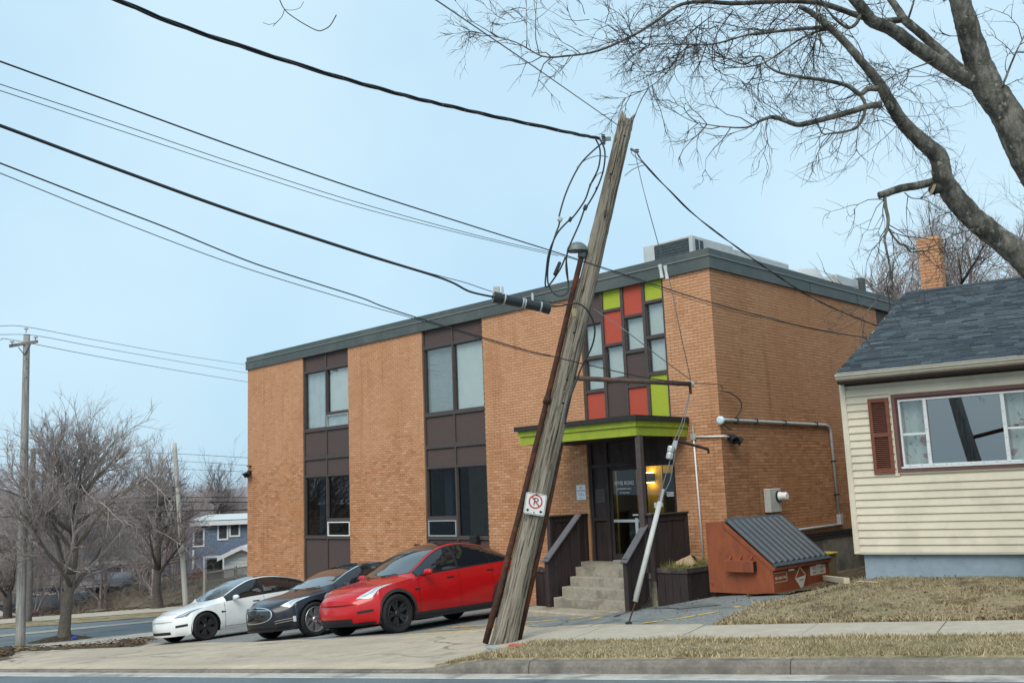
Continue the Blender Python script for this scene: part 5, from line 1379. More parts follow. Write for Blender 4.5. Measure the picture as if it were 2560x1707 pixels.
        m_ = MB(); m_.tube([P, P + Vector((.02, .13, .03))], [.03, .022], 8)
        def mir(i, j):
            th_ = 2 * math.pi * i / 14; ph_ = math.pi * (j / 8 - .5)
            q = Vector((.062 * math.copysign(abs(math.cos(ph_) * math.cos(th_)) ** .7, math.cos(th_)), .112 * math.sin(ph_) , .062 * math.copysign(abs(math.cos(ph_) * math.sin(th_)) ** .75, math.sin(th_))))
            return P + Vector((.02, .155, .05)) + q
        m_.grid(mir, 14, 8)
        if s_ < 0: m_ = MB().add([(x, -y, z) for x, y, z in m_.v], [tuple(reversed(q)) for q in m_.f])
        obj('mirror', m_, paint_m, root, smooth=True)
        if sp.get('clad'):
            for a in c.ax:
                def ar(u, v):
                    t = lerp(-.28, math.pi + .28, u); r = c.R - .004 + .058 * v
                    return c.side(a - r * math.cos(t), c.wr - .005 + r * math.sin(t), .007)
                obj('arch_trim', mk(ar, 30, 2), clad, root)
            obj('rocker_trim', mk(lambda a, b: c.side(lerp(c.ax[0] + c.R - .01, c.ax[1] - c.R + .01, a), lerp(c.rock(2) - .01, c.rock(2) + .115, b), .006), 20, 3), clad, root)
    ws0, ws1 = sp['ws']
    def wsh(a, b):
        v = lerp(2.035, 3.0, b if b <= 1 else 2 - b); x = lerp(ws0 + sp['cowl'] * (1 - (v - 2)) ** 1.6 - .02, ws1 + .05 * (1 - (v - 2)) ** 2, a)
        return c.pt(x, v, .004)
    hp = patch(wsh, 18, 14); obj('windscreen', mirror(hp), glass_w, root, smooth=True)
    hp = patch(lambda a, b: c.pt(lerp(ws1 + .012, sp['roofx'], a), lerp(2.05, 3, b), .004), 26, 10); obj('roof_glass', mirror(hp), glass_k if sp.get('roofm') is None else sp['roofm'], root, smooth=True)
    hp = patch(lambda a, b: c.pt(ws0 - .03 + sp['cowl'] * (1 - b) ** 1.6 + .03 * a, 2.0 + b, .003), 2, 14); obj('cowl', mirror(hp), trim_k, root, smooth=True)
    for s_ in (-.30, .25):
        q0, q1 = c.pt(ws0 + .02, 2.9 if s_ > 0 else 2.62, .02), c.pt(ws0 + .10, 2.35, .02)
        obj('wiper', MB().tube([Vector((q0.x, q0.y * (1 if s_ > 0 else -1), q0.z)), Vector((q1.x, q1.y * (1 if s_ > 0 else -1), q1.z))], .008, 5), trim_k, root)
    # bonnet seam
    hp = patch(lambda a, b: c.pt(lerp(sp['bonnet'], ws0 + .05, a), 1.72 + .018 * b + .15 * (1 - a) ** 3, .0025), 24, 1); obj('bonnet_gap', mirror(hp), under_m, root)
    hp = patch(lambda a, b: c.pt(sp['bonnet'] + .008 * a, lerp(1.87, 3, b), .0025), 1, 12); obj('bonnet_gap', mirror(hp), under_m, root)
    # lower intake and chin
    i0 = sp['intake']; hp = patch(lambda a, b: c.front(lerp(-i0[0], i0[0], a), lerp(i0[1], i0[2], b) + (.02 if b < .5 else -.0) * abs(2 * a - 1) ** 3, .007), 24, 3); obj('lower_intake', hp, trim_k, root)
    hp = patch(lambda a, b: c.front(lerp(-.80, .80, a), lerp(c.rock(0) - .012, c.rock(0) + .035, b), .012), 30, 2); obj('chin', hp, sp.get('chinm', trim_k), root)
    sp['extra'](c, root)
    # wheels
    hub = {}
    for a in c.ax:
        for s_ in (1, -1):
            X = c.x0 - a; Yw = s_ * (sp['track'] / 2); Mw = Matrix.Translation((X, Yw, c.wr)) @ Matrix.Rotation(R_(-90 * s_), 4, 'X')
            if 'tyre' not in hub:
                r, w = c.wr, .118; ri = sp['rim']
                hub['tyre'] = MB().lathe([(ri, -w + .015), (ri + .03, -w), (r - .035, -w), (r - .012, -w + .02), (r, -w + .05), (r, w - .05), (r - .012, w - .02), (r - .035, w), (ri + .03, w), (ri, w - .015), (ri - .012, w - .06), (ri - .012, -w + .06)], 48, closed=True).mesh('tyre'); smooth_by_angle(hub['tyre'], 40); hub['tyre'].materials.append(tyre_m)
                rm = MB().lathe([(ri - .002, w - .02), (ri - .012, w - .012), (ri - .03, w - .05), (ri - .035, -.02)], 48); rm.f = rm.f[:-2]
                rm.lathe([(0, .0), (ri - .03, .0), (ri - .03, -.01), (0, -.01)], 40)
                hub['back'] = rm.mesh('rim'); smooth_by_angle(hub['back'], 40); hub['back'].materials.append(sp['rimm'])
                hub['spoke'] = sp['spokes'](ri, w).mesh('spokes'); hub['spoke'].materials.append(sp['spokem'])
            t = obj('wheel', hub['tyre'], None, root); t.matrix_local = Mw
            r2 = obj('rim', hub['back'], None, t); r3 = obj('spokes', hub['spoke'], None, t)
    return root
def spokes(n, wi, wo, dish=.03, twin=0):
    def f(ri, w):
        m_ = MB(); R2 = ri - .02
        for k_ in range(n):
            for off in ((-twin, twin) if twin else (0,)):
                Mz = Matrix.Rotation(2 * math.pi * k_ / n + off, 4, 'Z'); z = w - .03
                vs = [(.045, -wi, z - dish), (.045, wi, z - dish), (R2, wo, z), (R2, -wo, z), (.045, -wi, z - .05), (.045, wi, z - .05), (R2, wo, z - .05), (R2, -wo, z - .05)]
                m_.add([Mz @ Vector(p) for p in vs], [(0, 1, 2, 3), (4, 7, 6, 5), (0, 3, 7, 4), (1, 5, 6, 2)])
        m_.lathe([(0, w - .03), (.04, w - .032), (.06, w - .05), (.06, .0), (0, 0)], 16)
        return m_
    return f
def tee(c, root, y, z, h, off, m_):
    # stylised T emblem, facing forward
    q = c.front(y, z, off); p = [(-.5, .5), (.5, .5), (.42, .32), (.12, .36), (.0, -.5), (-.12, .36), (-.42, .32)]
    obj('emblem', MB().add([(q.x + (.0 if b < 0 else -.012), y + a * h * .9, z + b * h) for a, b in p], [tuple(range(7))]), m_, root)
def car_matrix(fo, wb, track, lf, ang):
    """lf = contact point of the left front wheel; heading = nose direction"""
    hd = Vector((-math.sin(TH + ang), -math.cos(TH + ang), 0)); lf_ = Vector((-hd.y, hd.x, 0))
    ctr = lf - hd * (wb / 2) - lf_ * (track / 2)
    f = lambda a, b: zg(ctr + hd * (wb / 2 * a) + lf_ * (track / 2 * b))
    P = [f(1, 1), f(1, -1), f(-1, 1), f(-1, -1)]
    fw = ((P[0] + P[1]) - (P[2] + P[3])).normalized(); lt = ((P[0] + P[2]) - (P[1] + P[3])).normalized()
    up = fw.cross(lt).normalized(); lt = up.cross(fw)
    m = Matrix((fw, lt, up)).transposed().to_4x4(); m.translation = sum(P, Vector()) / 4; return m
red_p = mat('paint_red', (.44, .005, .008), .26, .05, 2, 0, .35, coat=.4, dirt=((.34, .012, .014), 1.3, .55, .8)); white_p2 = paint('paint_white', (.74, .77, .78)); black_p = mat('paint_black', (.014, .017, .027), .3, .04, 3, 0, .35, coat=.25)
def ex_red(c, root):
    hp = patch(lambda a, b: c.front(lerp(-.42, .42, a), lerp(.60, .615, b), .004), 12, 1)
    tee(c, root, 0, .74, .07, -.03, chrome)
def ex_white(c, root): tee(c, root, 0, .655, .06, -.02, chrome)
def ex_black(c, root):
    def ov(u, v):
        a = 2 * math.pi * u; ca, sa = math.cos(a), math.sin(a)
        return .50 * math.copysign(abs(ca) ** .75, ca), .545 + .155 * math.copysign(abs(sa) ** .8, sa)
    def el(u, v): y, z = ov(u, v); return c.front(y * v, .545 + (z - .545) * v, .008)
    obj('nose_cone', patch(el, 44, 6), flat('gloss_black', (.006, .006, .008), .08, .6, coat=1), root)
    def rg(u, v):
        y, z = ov(u, v); k = 1 + .045 * v; return c.front(y * k, .545 + (z - .545) * (1 + .09 * v), .012)
    obj('grille_ring', patch(rg, 44, 1), chrome, root)
    obj('brightwork', patch(lambda a, b: c.front(lerp(-.43, .43, a), .628 + .012 * b + .03 * (1 - abs(2 * a - 1)), .014), 20, 1), chrome, root)
    tee(c, root, 0, .64, .15, .024, chrome)
    for s_ in (1, -1):
        for k_ in range(2): obj('brightwork', patch(lambda a, b: c.front(s_ * lerp(.56, .84, a), .35 + .045 * k_ + .04 * a + .010 * b, .012), 8, 1), chrome, root)
        obj('fog_lamp', patch(lambda a, b: c.front(s_ * lerp(.82, .90, a), lerp(.36, .47, b), .016), 4, 3), lamp_m, root)
        # bright window outline
        hp = patch(lambda a, b: c.pt(lerp(c.wx[0] - .06, c.wx[3] + .05, a), 1.955 + .05 * b, .006), 36, 1)
        if s_ < 0: hp = MB().add([(x, -y, z) for x, y, z in hp.v], hp.f)
        obj('window_chrome', hp, chrome, root)
    obj('lip', patch(lambda a, b: c.front(lerp(-.84, .84, a), lerp(.20, .245, b), .035 - .02 * abs(2 * a - 1) ** 4), 30, 2), trim_k, root)
SPY = dict(lpo=[(.05, .55), (.16, .73), (.42, .826), (.80, .872)], lpi=[(.05, .545), (.22, .625), (.46, .725), (.80, .862)], mask=.045, L=4.75, fo=.87, wb=2.89, wr=.358, rim=.245, track=1.64, kz=.10, ky=.16, zn=.52,
    top=[(0, .70), (.04, .745), (.12, .79), (.3, .85), (.6, .925), (.9, .98), (1.15, 1.03), (1.4, 1.17), (1.8, 1.40), (2.1, 1.53), (2.4, 1.605), (2.65, 1.624), (3.0, 1.605), (3.4, 1.54), (3.8, 1.43), (4.2, 1.27), (4.5, 1.13), (4.62, 1.09), (4.70, .95), (4.75, .75)],
    belt=[(0, .60), (.1, .645), (.3, .735), (.6, .85), (.9, .915), (1.3, .965), (1.8, .995), (2.6, 1.03), (3.4, 1.075), (4.0, 1.11), (4.4, 1.08), (4.75, .72)],
    wid=[(0, .60), (.03, .66), (.1, .745), (.2, .815), (.4, .885), (.65, .928), (.87, .945), (1.3, .945), (2.5, .95), (3.6, .952), (4.0, .945), (4.4, .90), (4.62, .83), (4.75, .66)],
    edy=[(0, .42), (.1, .52), (.3, .62), (.6, .70), (.9, .735), (1.2, .745), (1.5, .725), (1.9, .66), (2.3, .60), (2.7, .585), (3.2, .57), (3.7, .55), (4.2, .55), (4.5, .58), (4.75, .45)],
    edz=[(0, .675), (.1, .755), (.3, .82), (.6, .895), (.9, .95), (1.2, .995), (1.5, 1.145), (1.9, 1.375), (2.3, 1.52), (2.7, 1.565), (3.2, 1.525), (3.7, 1.40), (4.2, 1.22), (4.5, 1.10), (4.75, .73)],
    rocker=[(0, .235), (.3, .215), (1.5, .215), (3.5, .22), (4.4, .26), (4.75, .34)],
    wx=(1.42, 2.46, 3.36, 4.05), ws=(1.16, 2.12), cowl=.22, roofx=4.3, bonnet=.20, lamp=(.06, .80), lv=(.80, 1.30), lw=.62, lampm=lamp_m, intake=(.48, .262, .352), fog=(.60, .80, .43, .475),
    rimm=rim_d, spokem=rim_d, spokes=spokes(5, .022, .030, .03, .21), clad=True, extra=ex_red)
SP3 = dict(lpo=[(.05, .53), (.16, .705), (.42, .802), (.80, .845)], lpi=[(.05, .525), (.22, .61), (.46, .705), (.80, .835)], mask=.03, L=4.69, fo=.84, wb=2.875, wr=.335, rim=.238, track=1.58, kz=.09, ky=.17, zn=.47,
    top=[(0, .61), (.04, .65), (.12, .685), (.3, .74), (.6, .81), (.9, .865), (1.2, .925), (1.5, 1.07), (1.9, 1.26), (2.3, 1.395), (2.6, 1.437), (2.9, 1.435), (3.3, 1.385), (3.7, 1.28), (4.1, 1.135), (4.35, 1.06), (4.55, 1.03), (4.64, .93), (4.69, .75)],
    belt=[(0, .53), (.1, .565), (.3, .63), (.6, .725), (.9, .80), (1.3, .85), (1.8, .885), (2.6, .92), (3.4, .955), (4.0, .985), (4.4, .98), (4.69, .70)],
    wid=[(0, .58), (.03, .64), (.1, .72), (.2, .79), (.4, .86), (.65, .90), (.87, .915), (1.3, .912), (2.5, .918), (3.6, .92), (4.0, .91), (4.4, .87), (4.58, .80), (4.69, .64)],
    edy=[(0, .40), (.1, .50), (.3, .60), (.6, .68), (.9, .71), (1.2, .72), (1.5, .70), (1.9, .63), (2.3, .575), (2.7, .555), (3.2, .545), (3.7, .53), (4.1, .56), (4.4, .62), (4.69, .42)],
    edz=[(0, .585), (.1, .655), (.3, .71), (.6, .78), (.9, .835), (1.2, .89), (1.5, 1.04), (1.9, 1.235), (2.3, 1.36), (2.7, 1.39), (3.2, 1.345), (3.7, 1.23), (4.1, 1.085), (4.4, 1.025), (4.69, .72)],
    rocker=[(0, .19), (.3, .175), (1.5, .19), (3.5, .195), (4.4, .24), (4.69, .30)],
    wx=(1.46, 2.47, 3.33, 3.95), ws=(1.22, 2.20), cowl=.24, roofx=4.05, bonnet=.17, lamp=(.06, .78), lv=(.80, 1.30), lw=.58, lampm=lamp_d, intake=(.46, .212, .295), fog=(.60, .79, .375, .43),
    rimm=flat('rim_black', (.012, .012, .014), .5), spokem=rim_d, spokes=spokes(5, .035, .095, .02), extra=ex_white, chinm=white_p2)
SPS = dict(lpo=[(.10, .60), (.20, .76), (.46, .85), (.84, .893)], lpi=[(.10, .595), (.26, .66), (.50, .755), (.84, .883)], mask=0, L=4.98, fo=.93, wb=2.96, wr=.352, rim=.262, track=1.67, kz=.08, ky=.20, zn=.50,
    top=[(0, .68), (.04, .715), (.12, .745), (.3, .79), (.6, .85), (.9, .90), (1.25, .955), (1.6, 1.10), (2.0, 1.28), (2.4, 1.40), (2.75, 1.44), (3.1, 1.425), (3.5, 1.37), (3.9, 1.275), (4.3, 1.15), (4.65, 1.06), (4.82, 1.03), (4.92, .92), (4.98, .75)],
    belt=[(0, .58), (.1, .61), (.3, .665), (.6, .755), (.9, .825), (1.3, .875), (1.8, .905), (2.6, .935), (3.4, .965), (4.0, .99), (4.5, .985), (4.98, .70)],
    wid=[(0, .60), (.03, .665), (.1, .75), (.2, .82), (.4, .895), (.65, .94), (.93, .96), (1.4, .96), (2.6, .965), (3.8, .97), (4.3, .95), (4.65, .90), (4.85, .82), (4.98, .66)],
    edy=[(0, .44), (.1, .55), (.3, .66), (.6, .74), (.9, .775), (1.25, .78), (1.6, .74), (2.0, .665), (2.4, .61), (2.8, .59), (3.3, .575), (3.9, .55), (4.3, .58), (4.65, .64), (4.98, .45)],
    edz=[(0, .66), (.1, .715), (.3, .765), (.6, .825), (.9, .875), (1.25, .92), (1.6, 1.07), (2.0, 1.25), (2.4, 1.365), (2.8, 1.395), (3.3, 1.35), (3.9, 1.225), (4.3, 1.10), (4.65, 1.03), (4.98, .72)],
    rocker=[(0, .235), (.3, .20), (1.5, .20), (3.5, .205), (4.5, .25), (4.98, .32)],
    wx=(1.55, 2.60, 3.50, 4.2), ws=(1.28, 2.25), cowl=.22, roofx=4.2, bonnet=.13, lamp=(.14, .88), lv=(.84, 1.22), lw=.55, lampm=lamp_m, intake=(.66, .285, .345), fog=(.72, .74, .30, .31),
    rimm=rim_s, spokem=rim_s, spokes=spokes(7, .014, .018, .02, .10), extra=ex_black)
SPY['M'] = car_matrix(.87, 2.89, 1.64, gp(992, 1582), 0); SPS['M'] = car_matrix(.93, 2.96, 1.67, gp(786, 1590), 0); SP3['M'] = car_matrix(.84, 2.875, 1.58, gp(513, 1600), 0)
build_car(SPY, 'glossy red hatchback with black wheels parked nearest the leaning pole', red_p)
build_car(SPS, 'black car with chrome ringed oval nose parked between the white and red cars', black_p)
build_car(SP3, 'white sedan with dark grey wheels parked furthest left in the row', white_p2)
# ------------------------------------------------------------------ dumpster
dC = at(1937, 1490, 16.85)
DM = Matrix.Translation((dC.x, dC.y, dC.z - .03)) @ Matrix.Rotation(-TH + R_(0), 4, 'Z')
# local: x to the right (front face at x=0), y into depth, tall back at x=-1.28
dmp = thing('dumpster', 'rust orange front load dumpster with ribbed grey lid beside the brick corner', 'dumpster', DM)
dor = mat('dumpster_orange', (.27, .075, .032), .65, .15, 6, .08, .3, col2=(.18, .05, .028), s2=2.2, t2=(.5, .7), dirt=((.10, .04, .03), 7, .6, .72), stretch=(1.5, 1.5, .5))
dlid = mat('dumpster_lid', (.055, .068, .085), .5, .12, 6, .05, .4, dirt=((.14, .15, .155), 5, .6, .75))
DW, DD, HB, HF, TP = 2.02, 1.28, 1.27, .49, .36
prof = [(0, .05), (0, HF), (-(DD - TP), HB), (-DD, HB), (-DD, .05)]
vs = [(x, y, z) for y in (0, DW) for (x, z) in prof]
obj('hull', MB().add(vs, [(4, 3, 2, 1, 0), (5, 6, 7, 8, 9), (0, 1, 6, 5), (2, 3, 8, 7), (3, 4, 9, 8), (0, 5, 9, 4)]), dor, dmp)
obj('skid', MB().box(-DD + .05, -.05, .1, .22, -.06, .0499).box(-DD + .05, -.05, DW - .22, DW - .1, -.06, .0499), rust_m, dmp)
for y in (-.02, DW - .03):
    a = Vector((0, y, HF)); b = Vector((-(DD - TP), y, HB)); d = (b - a)
    Mx = Matrix.Translation(a) @ Matrix.Rotation(math.atan2(d.z, -d.x), 4, 'Y') @ Matrix.Rotation(math.pi, 4, 'Z')
    L = d.length; obj('edge_rail', MB().add([(0.02, y, HF - .05), (.02, y + .05, HF - .05), (.02, y + .05, HF + .02), (.02, y, HF + .02), (b.x, y, HB - .07), (b.x, y + .05, HB - .07), (b.x, y + .05, HB + .02), (b.x, y, HB + .02)], [(0, 1, 2, 3), (7, 6, 5, 4), (0, 4, 5, 1), (1, 5, 6, 2), (2, 6, 7, 3), (3, 7, 4, 0)]), dor, dmp)
obj('front_lip', MB().bev(.0, .05, -.02, DW + .02, HF - .04, HF + .01, .008), dor, dmp)
pk = obj('fork_pocket', MB().bev(-.86, -.30, -.13, -.001, .42, .62, .008), dor, dmp)
for x in (-.80, -.60, -.38): obj('gusset', MB().add([(x, -.002, .62), (x, -.10, .62), (x, -.002, .70), (x + .02, -.002, .62), (x + .02, -.10, .62), (x + .02, -.002, .70)], [(0, 1, 2), (5, 4, 3), (0, 3, 4, 1), (1, 4, 5, 2)]), dor, pk)
obj('pocket_mouth', MB().box(-.299, -.297, -.115, -.015, .435, .605), dark_m, pk)
sl2 = math.hypot(DD - TP, HB - HF); an2 = math.atan2(HB - HF, DD - TP)
for li, (y0, y1) in enumerate(((.02, DW / 2 - .01), (DW / 2 + .01, DW - .02))):
    Ml = Matrix.Translation((.045, 0, HF + .025)) @ Matrix.Rotation(an2, 4, 'Y') @ Matrix.Scale(-1, 4, (1, 0, 0))
    lid = obj('lid', MB().box(0, sl2 + .04, y0, y1, 0, .012, Ml), dlid, dmp)
    n = 5
    for k_ in range(n):
        yc = lerp(y0 + .08, y1 - .08, k_ / (n - 1)); w_ = .055
        vs = [(x, y, z) for x in (.07, sl2 - .03) for (y, z) in ((yc - w_, .0121), (yc - w_ * .6, .045), (yc + w_ * .6, .045), (yc + w_, .0121))]
        vs = [Ml @ Vector(v) for v in vs]
        obj('rib', MB().add(vs, [(0, 4, 5, 1), (1, 5, 6, 2), (2, 6, 7, 3), (0, 1, 2, 3), (7, 6, 5, 4)]), dlid, lid)
    obj('lid_lip', MB().box(-.015, .055, y0 - .01, y1 + .01, -.05, .03, Ml), dlid, lid)
    for f_ in (.25, .75): yy = lerp(y0, y1, f_); obj('hinge', MB().tube([(-(DD - TP) - .02, yy - .05, HB + .03), (-(DD - TP) - .02, yy + .05, HB + .03)], .03, 8), dlid, lid)
    obj('handle', MB().box(.062, .075, (y0 + y1) / 2 - .09, (y0 + y1) / 2 + .09, HF - .075, HF - .05), alu, lid)
lbl = flat('label_white', (.62, .60, .56), .6); lbd = flat('label_dark', (.09, .03, .02), .6)
def fy(y0, y1, z0, z1, m_, nm, x=.003, parent=dmp): return obj(nm, MB().box(.0005, x, y0, y1, z0, z1), m_, parent)
RF = Matrix.Rotation(R_(90), 4, 'Z')
def dtext(key, y, z, m_, parent, s=1.0):
    o = obj('lettering', TXT[key].copy(), m_, parent); o.matrix_local = Matrix.Translation((.006, y, z)) @ RF @ Matrix.Rotation(R_(90), 4, 'X') @ Matrix.Scale(s, 4); return o
pf = obj('phone_label', MB().box(.0005, .003, .04, .46, .40, .408).box(.0005, .003, .04, .46, .245, .253).box(.0005, .003, .452, .46, .254, .399), lbl, dmp); dtext('phone', .235, .295, lbl, pf, .78)
dm_ = MB(); cyd, czd = .93, .26
def dia(y, z): return (.0035, cyd + y, czd + z)
dm_.add([dia(-.20, .0), dia(.20, .03), dia(0.03, -.23)], [(0, 1, 2)])
dm_.add([dia(0, .20), dia(-.20, 0), dia(-.175, 0), dia(0, .165)], [(0, 1, 2, 3)]); dm_.add([dia(0, .20), dia(0, .165), dia(.175, .03), dia(.20, .03)], [(0, 1, 2, 3)])
wd_ = obj('diamond_decal', dm_, lbl, dmp); dtext('caution', cyd + .01, czd - .05, lbd, wd_, .9)
gl_ = fy(1.30, 1.88, .26, .42, lbl, 'notice_label'); 
for yy in (1.45, 1.74): dtext('np1', yy, .355, lbd, gl_, .9); dtext('np2', yy, .295, lbd, gl_, .75)
# ------------------------------------------------------------------ no smoking sign and bits round the steps
nsm = thing('no_smoking_sign', 'small white no smoking notice on the brick left of the door', 'sign', BM @ Matrix.Translation((-3.885, -.004, 2.06)))
obj('plate', MB().box(-.145, .145, -.006, .001, -.175, .175), flat('notice_white', (.66, .72, .76), .4), nsm)
sred = flat('notice_red', (.55, .05, .06), .5); sblu = flat('notice_ink', (.10, .14, .20), .5)
for key, z, m_ in (('no', .085, sred), ('smoking', .02, sred), ('sm1', -.04, sblu), ('sm2', -.08, sblu), ('sm3', -.14, sblu)): put_text(key, m_, nsm, 0, -.0075, z)
obj('rim', ring(MB(), -.137, .137, -.167, .167, .004, -.0072, -.0062), sblu, nsm)
card = mat('cardboard', (.42, .31, .19), .9, .1, 8)
bx_ = thing('cardboard_box', 'flattened brown cardboard box lying on the planter by the entrance', 'box', BM @ Matrix.Translation((-.35, -1.0, .52)) @ Matrix.Rotation(.25, 4, 'Z') @ Matrix.Rotation(-.32, 4, 'Y'))
obj('carton', MB().add([(-.22, -.14, 0), (.20, -.14, .0), (.20, .10, .0), (-.22, .10, 0), (-.18, -.05, .17), (.16, -.05, .20), (.17, .12, .16), (-.2, .12, .15)], [(0, 3, 2, 1), (4, 5, 6, 7), (0, 1, 5, 4), (1, 2, 6, 5), (2, 3, 7, 6), (3, 0, 4, 7)]), card, bx_)
obj('flap', MB().add([(.16, -.05, .203), (.17, .12, .163), (.32, .10, .06), (.32, -.08, .08)], [(0, 1, 2, 3)]), card, bx_); obj('flap', MB().add([(-.18, -.052, .172), (.0, -.052, .192), (-.03, -.16, .08), (-.22, -.16, .05)], [(0, 1, 2, 3)]), card, bx_)
def s_pl(r):
    x, y = r.uniform(-.62, .0), r.uniform(-1.58, -.05); p = BM @ Vector((x, y, .50)); return p
blades('planter_grass', 1500, s_pl, blade_mat('planter_blades', [(.10, .12, .03), (.22, .22, .07), (.30, .24, .12)]), .03, .13, 9, 'straggly yellow green weeds in the planter by the entrance')
# loose board and litter by the dumpster
def ground_plank(a, b, w, h, m_, nm, label, cat):
    pa, pb = zg(gp(*a)), zg(gp(*b)); d = pb - pa
    Mx = Matrix.Translation(pa + Vector((0, 0, .03))) @ d.to_track_quat('X', 'Z').to_matrix().to_4x4()
    return solo(nm, MB().bev(0, d.length, -w / 2, w / 2, 0, h, .006, Mx), m_, label, cat)
lumber = mat('pale_lumber', (.50, .42, .30), .8, .12, 10, .1, stretch=(.3, 3, 3))
ground_plank((2048, 1452), (2118, 1464), .09, .09, lumber, 'lumber', 'pale lumber length lying on the ground right of the dumpster', 'lumber')
ground_plank((2146, 1459), (2196, 1462), .05, .02, lumber, 'lumber', 'thin pale stick lying on the grass below the house corner', 'lumber')
yp = at(2053, 1400, 18.9); yz_ = g(yp.x, yp.y)
bol = thing('yellow_bollard_box', 'faded yellow concrete block standing behind the dumpster', 'block', BM @ Matrix.Translation((bld(yp)[0], bld(yp)[1], 0)))
obj('block', MB().bev(-.22, .22, -.2, .2, -.1, .72, .02), mat('block_buff', (.24, .20, .13), .9, .2, 8, .3), bol); obj('cap', MB().bev(-.25, .25, -.23, .23, .721, .76, .01), mat('worn_yellow', (.50, .38, .07), .8, .25, 9), bol)
mir_ = thing('steel_bracket', 'small galvanised bracket fixed low on the wall beside the planter', 'bracket', BM @ Matrix.Translation((.12, -.35, .05)))
obj('flange', MB().box(-.10, .12, -.02, .02, .30, .33).box(-.10, .12, -.02, .02, .0, .03), galv, mir_); obj('web', MB().box(-.02, .05, -.02, .02, .0301, .2999), galv, mir_)
rl_ = random.Random(8); 
lit = MB()
def scrap(p, r, sz):
    a = r.uniform(0, 6.28); c, s = math.cos(a) * sz, math.sin(a) * sz
    return [(p.x + c, p.y + s, p.z + .012), (p.x - s * .7, p.y + c * .7, p.z + .03 * r.random() + .01), (p.x - c, p.y - s, p.z + .012), (p.x + s * .7, p.y - c * .7, p.z + .03 * r.random() + .01)]
for k_ in range(420):
    q = gp(rl_.choice([rl_.gauss(1690, 40), rl_.gauss(1560, 30), rl_.gauss(2120, 30), rl_.uniform(1700, 2050)]), rl_.uniform(1455, 1540), far=40)
    x_, y_ = bld(q)
    if (y_ > -.1 and x_ < .05) or (x_ < .06 and x_ > -3.9 and y_ > -2.4): continue
    lit.add(scrap(q, rl_, rl_.uniform(.006, .02)), [(0, 1, 2, 3)])
for k_ in range(2600):
    t, s = rl_.uniform(-3.2, -1.2), rl_.uniform(6.5, 10); q = zg(sp(t, s)); lit.add(scrap(q, rl_, rl_.uniform(.02, .06)), [(0, 1, 2, 3)])
for k_ in range(2000):
    t, s = rl_.uniform(-9.5, -1.8), rl_.uniform(2.8, 7.5); q = zg(sp(t, s), .02); lit.add(scrap(q, rl_, rl_.uniform(.008, .026)), [(0, 1, 2, 3)])
for k_ in range(1500):
    t, s = rl_.uniform(-9, -1.8), 2.8 + abs(rl_.gauss(0, .5)); q = zg(sp(t, s)); lit.add(scrap(q, rl_, rl_.uniform(.01, .03)), [(0, 1, 2, 3)])
lo_ = obj('leaf_litter', lit, blade_mat('dry_leaves', [(.05, .03, .02), (.14, .08, .04), (.24, .16, .09), (.09, .05, .03)]), kind='stuff'); lo_['label'] = 'dry brown leaves scattered around the planter, dumpster and lawn edge'; lo_['category'] = 'leaves'
cup = zg(gp(2098, 1427)); cupz = Vector((cup.x, cup.y, cup.z + .05))
solo('paper_cup', MB().lathe([(0, -.05), (.03, -.05), (.042, .06), (.045, .06), (.045, .065), (0, .065)], 12, Matrix.Translation(cupz) @ Matrix.Rotation(1.3, 4, 'Y')), flat('cup_white', (.7, .7, .7), .5), 'white paper cup on the leaf litter by the house corner', 'cup')
can = zg(gp(185, 1602)); solo('drink_can', MB().lathe([(0, -.09), (.045, -.09), (.05, -.07), (.05, .07), (.045, .09), (0, .09)], 12, Matrix.Translation(can + Vector((0, 0, .1))) @ Matrix.Rotation(1.1, 4, 'Y') @ Matrix.Rotation(.4, 4, 'X')), flat('can_blue', (.05, .07, .42), .4), 'blue and white can at the foot of the street tree', 'can')
# ------------------------------------------------------------------ trees
bark_m = mat('maple_bark', (.155, .147, .128), .92, .45, 20, 1.0, .12, col2=(.06, .06, .052), s2=6, t2=(.46, .58), dirt=((.26, .27, .23), 9, .57, .64), stretch=(1, 1, .5), bscale=34)
twig_m = mat('twig_bark', (.060, .052, .048), .9, .2, 8)
twig_g = mat('twig_bark_grey', (.30, .26, .25), .9, .3, 3)
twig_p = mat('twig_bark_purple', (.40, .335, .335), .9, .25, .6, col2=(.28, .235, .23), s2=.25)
trunk_g = mat('street_tree_bark', (.16, .14, .12), .92, .3, 10, .7, .1, stretch=(2, 2, .5))
def bend(r, n, p, d, L, wob, up):
    pts = [p.copy()]; d = d.normalized(); st = L / n
    for i in range(n):
        d = (d + Vector((r.gauss(0, wob), r.gauss(0, wob), r.gauss(0, wob) + up))).normalized()
        p = p + d * st; pts.append(p.copy())
    return pts
def twigs(mb, r, p, d, L, rad, lev, wob=.16, up=.03, nk=(3, 5), sides=3, ratio=.55, spread=.75):
    n = 4 if lev > 0 else 3
    pts = bend(r, n, p, d, L, wob, up)
    mb.tube(pts, [rad * (1 - .7 * i / n) for i in range(n + 1)], sides, False)
    if lev <= 0: return
    for k_ in range(r.randint(*nk)):
        f = r.uniform(.2, 1.0); i = min(int(f * n), n - 1); q = pts[i].lerp(pts[i + 1], f * n - i)
        ax_ = (pts[i + 1] - pts[i]).normalized()
        side = Vector((r.gauss(0, 1), r.gauss(0, 1), r.gauss(0, 1))); side = (side - ax_ * side.dot(ax_)).normalized()
        twigs(mb, r, q, ax_ + side * r.uniform(.5, 1.1) * spread, L * r.uniform(ratio - .15, ratio + .15), max(rad * .6, .0024), lev - 1, wob, up, nk, sides, ratio, spread)
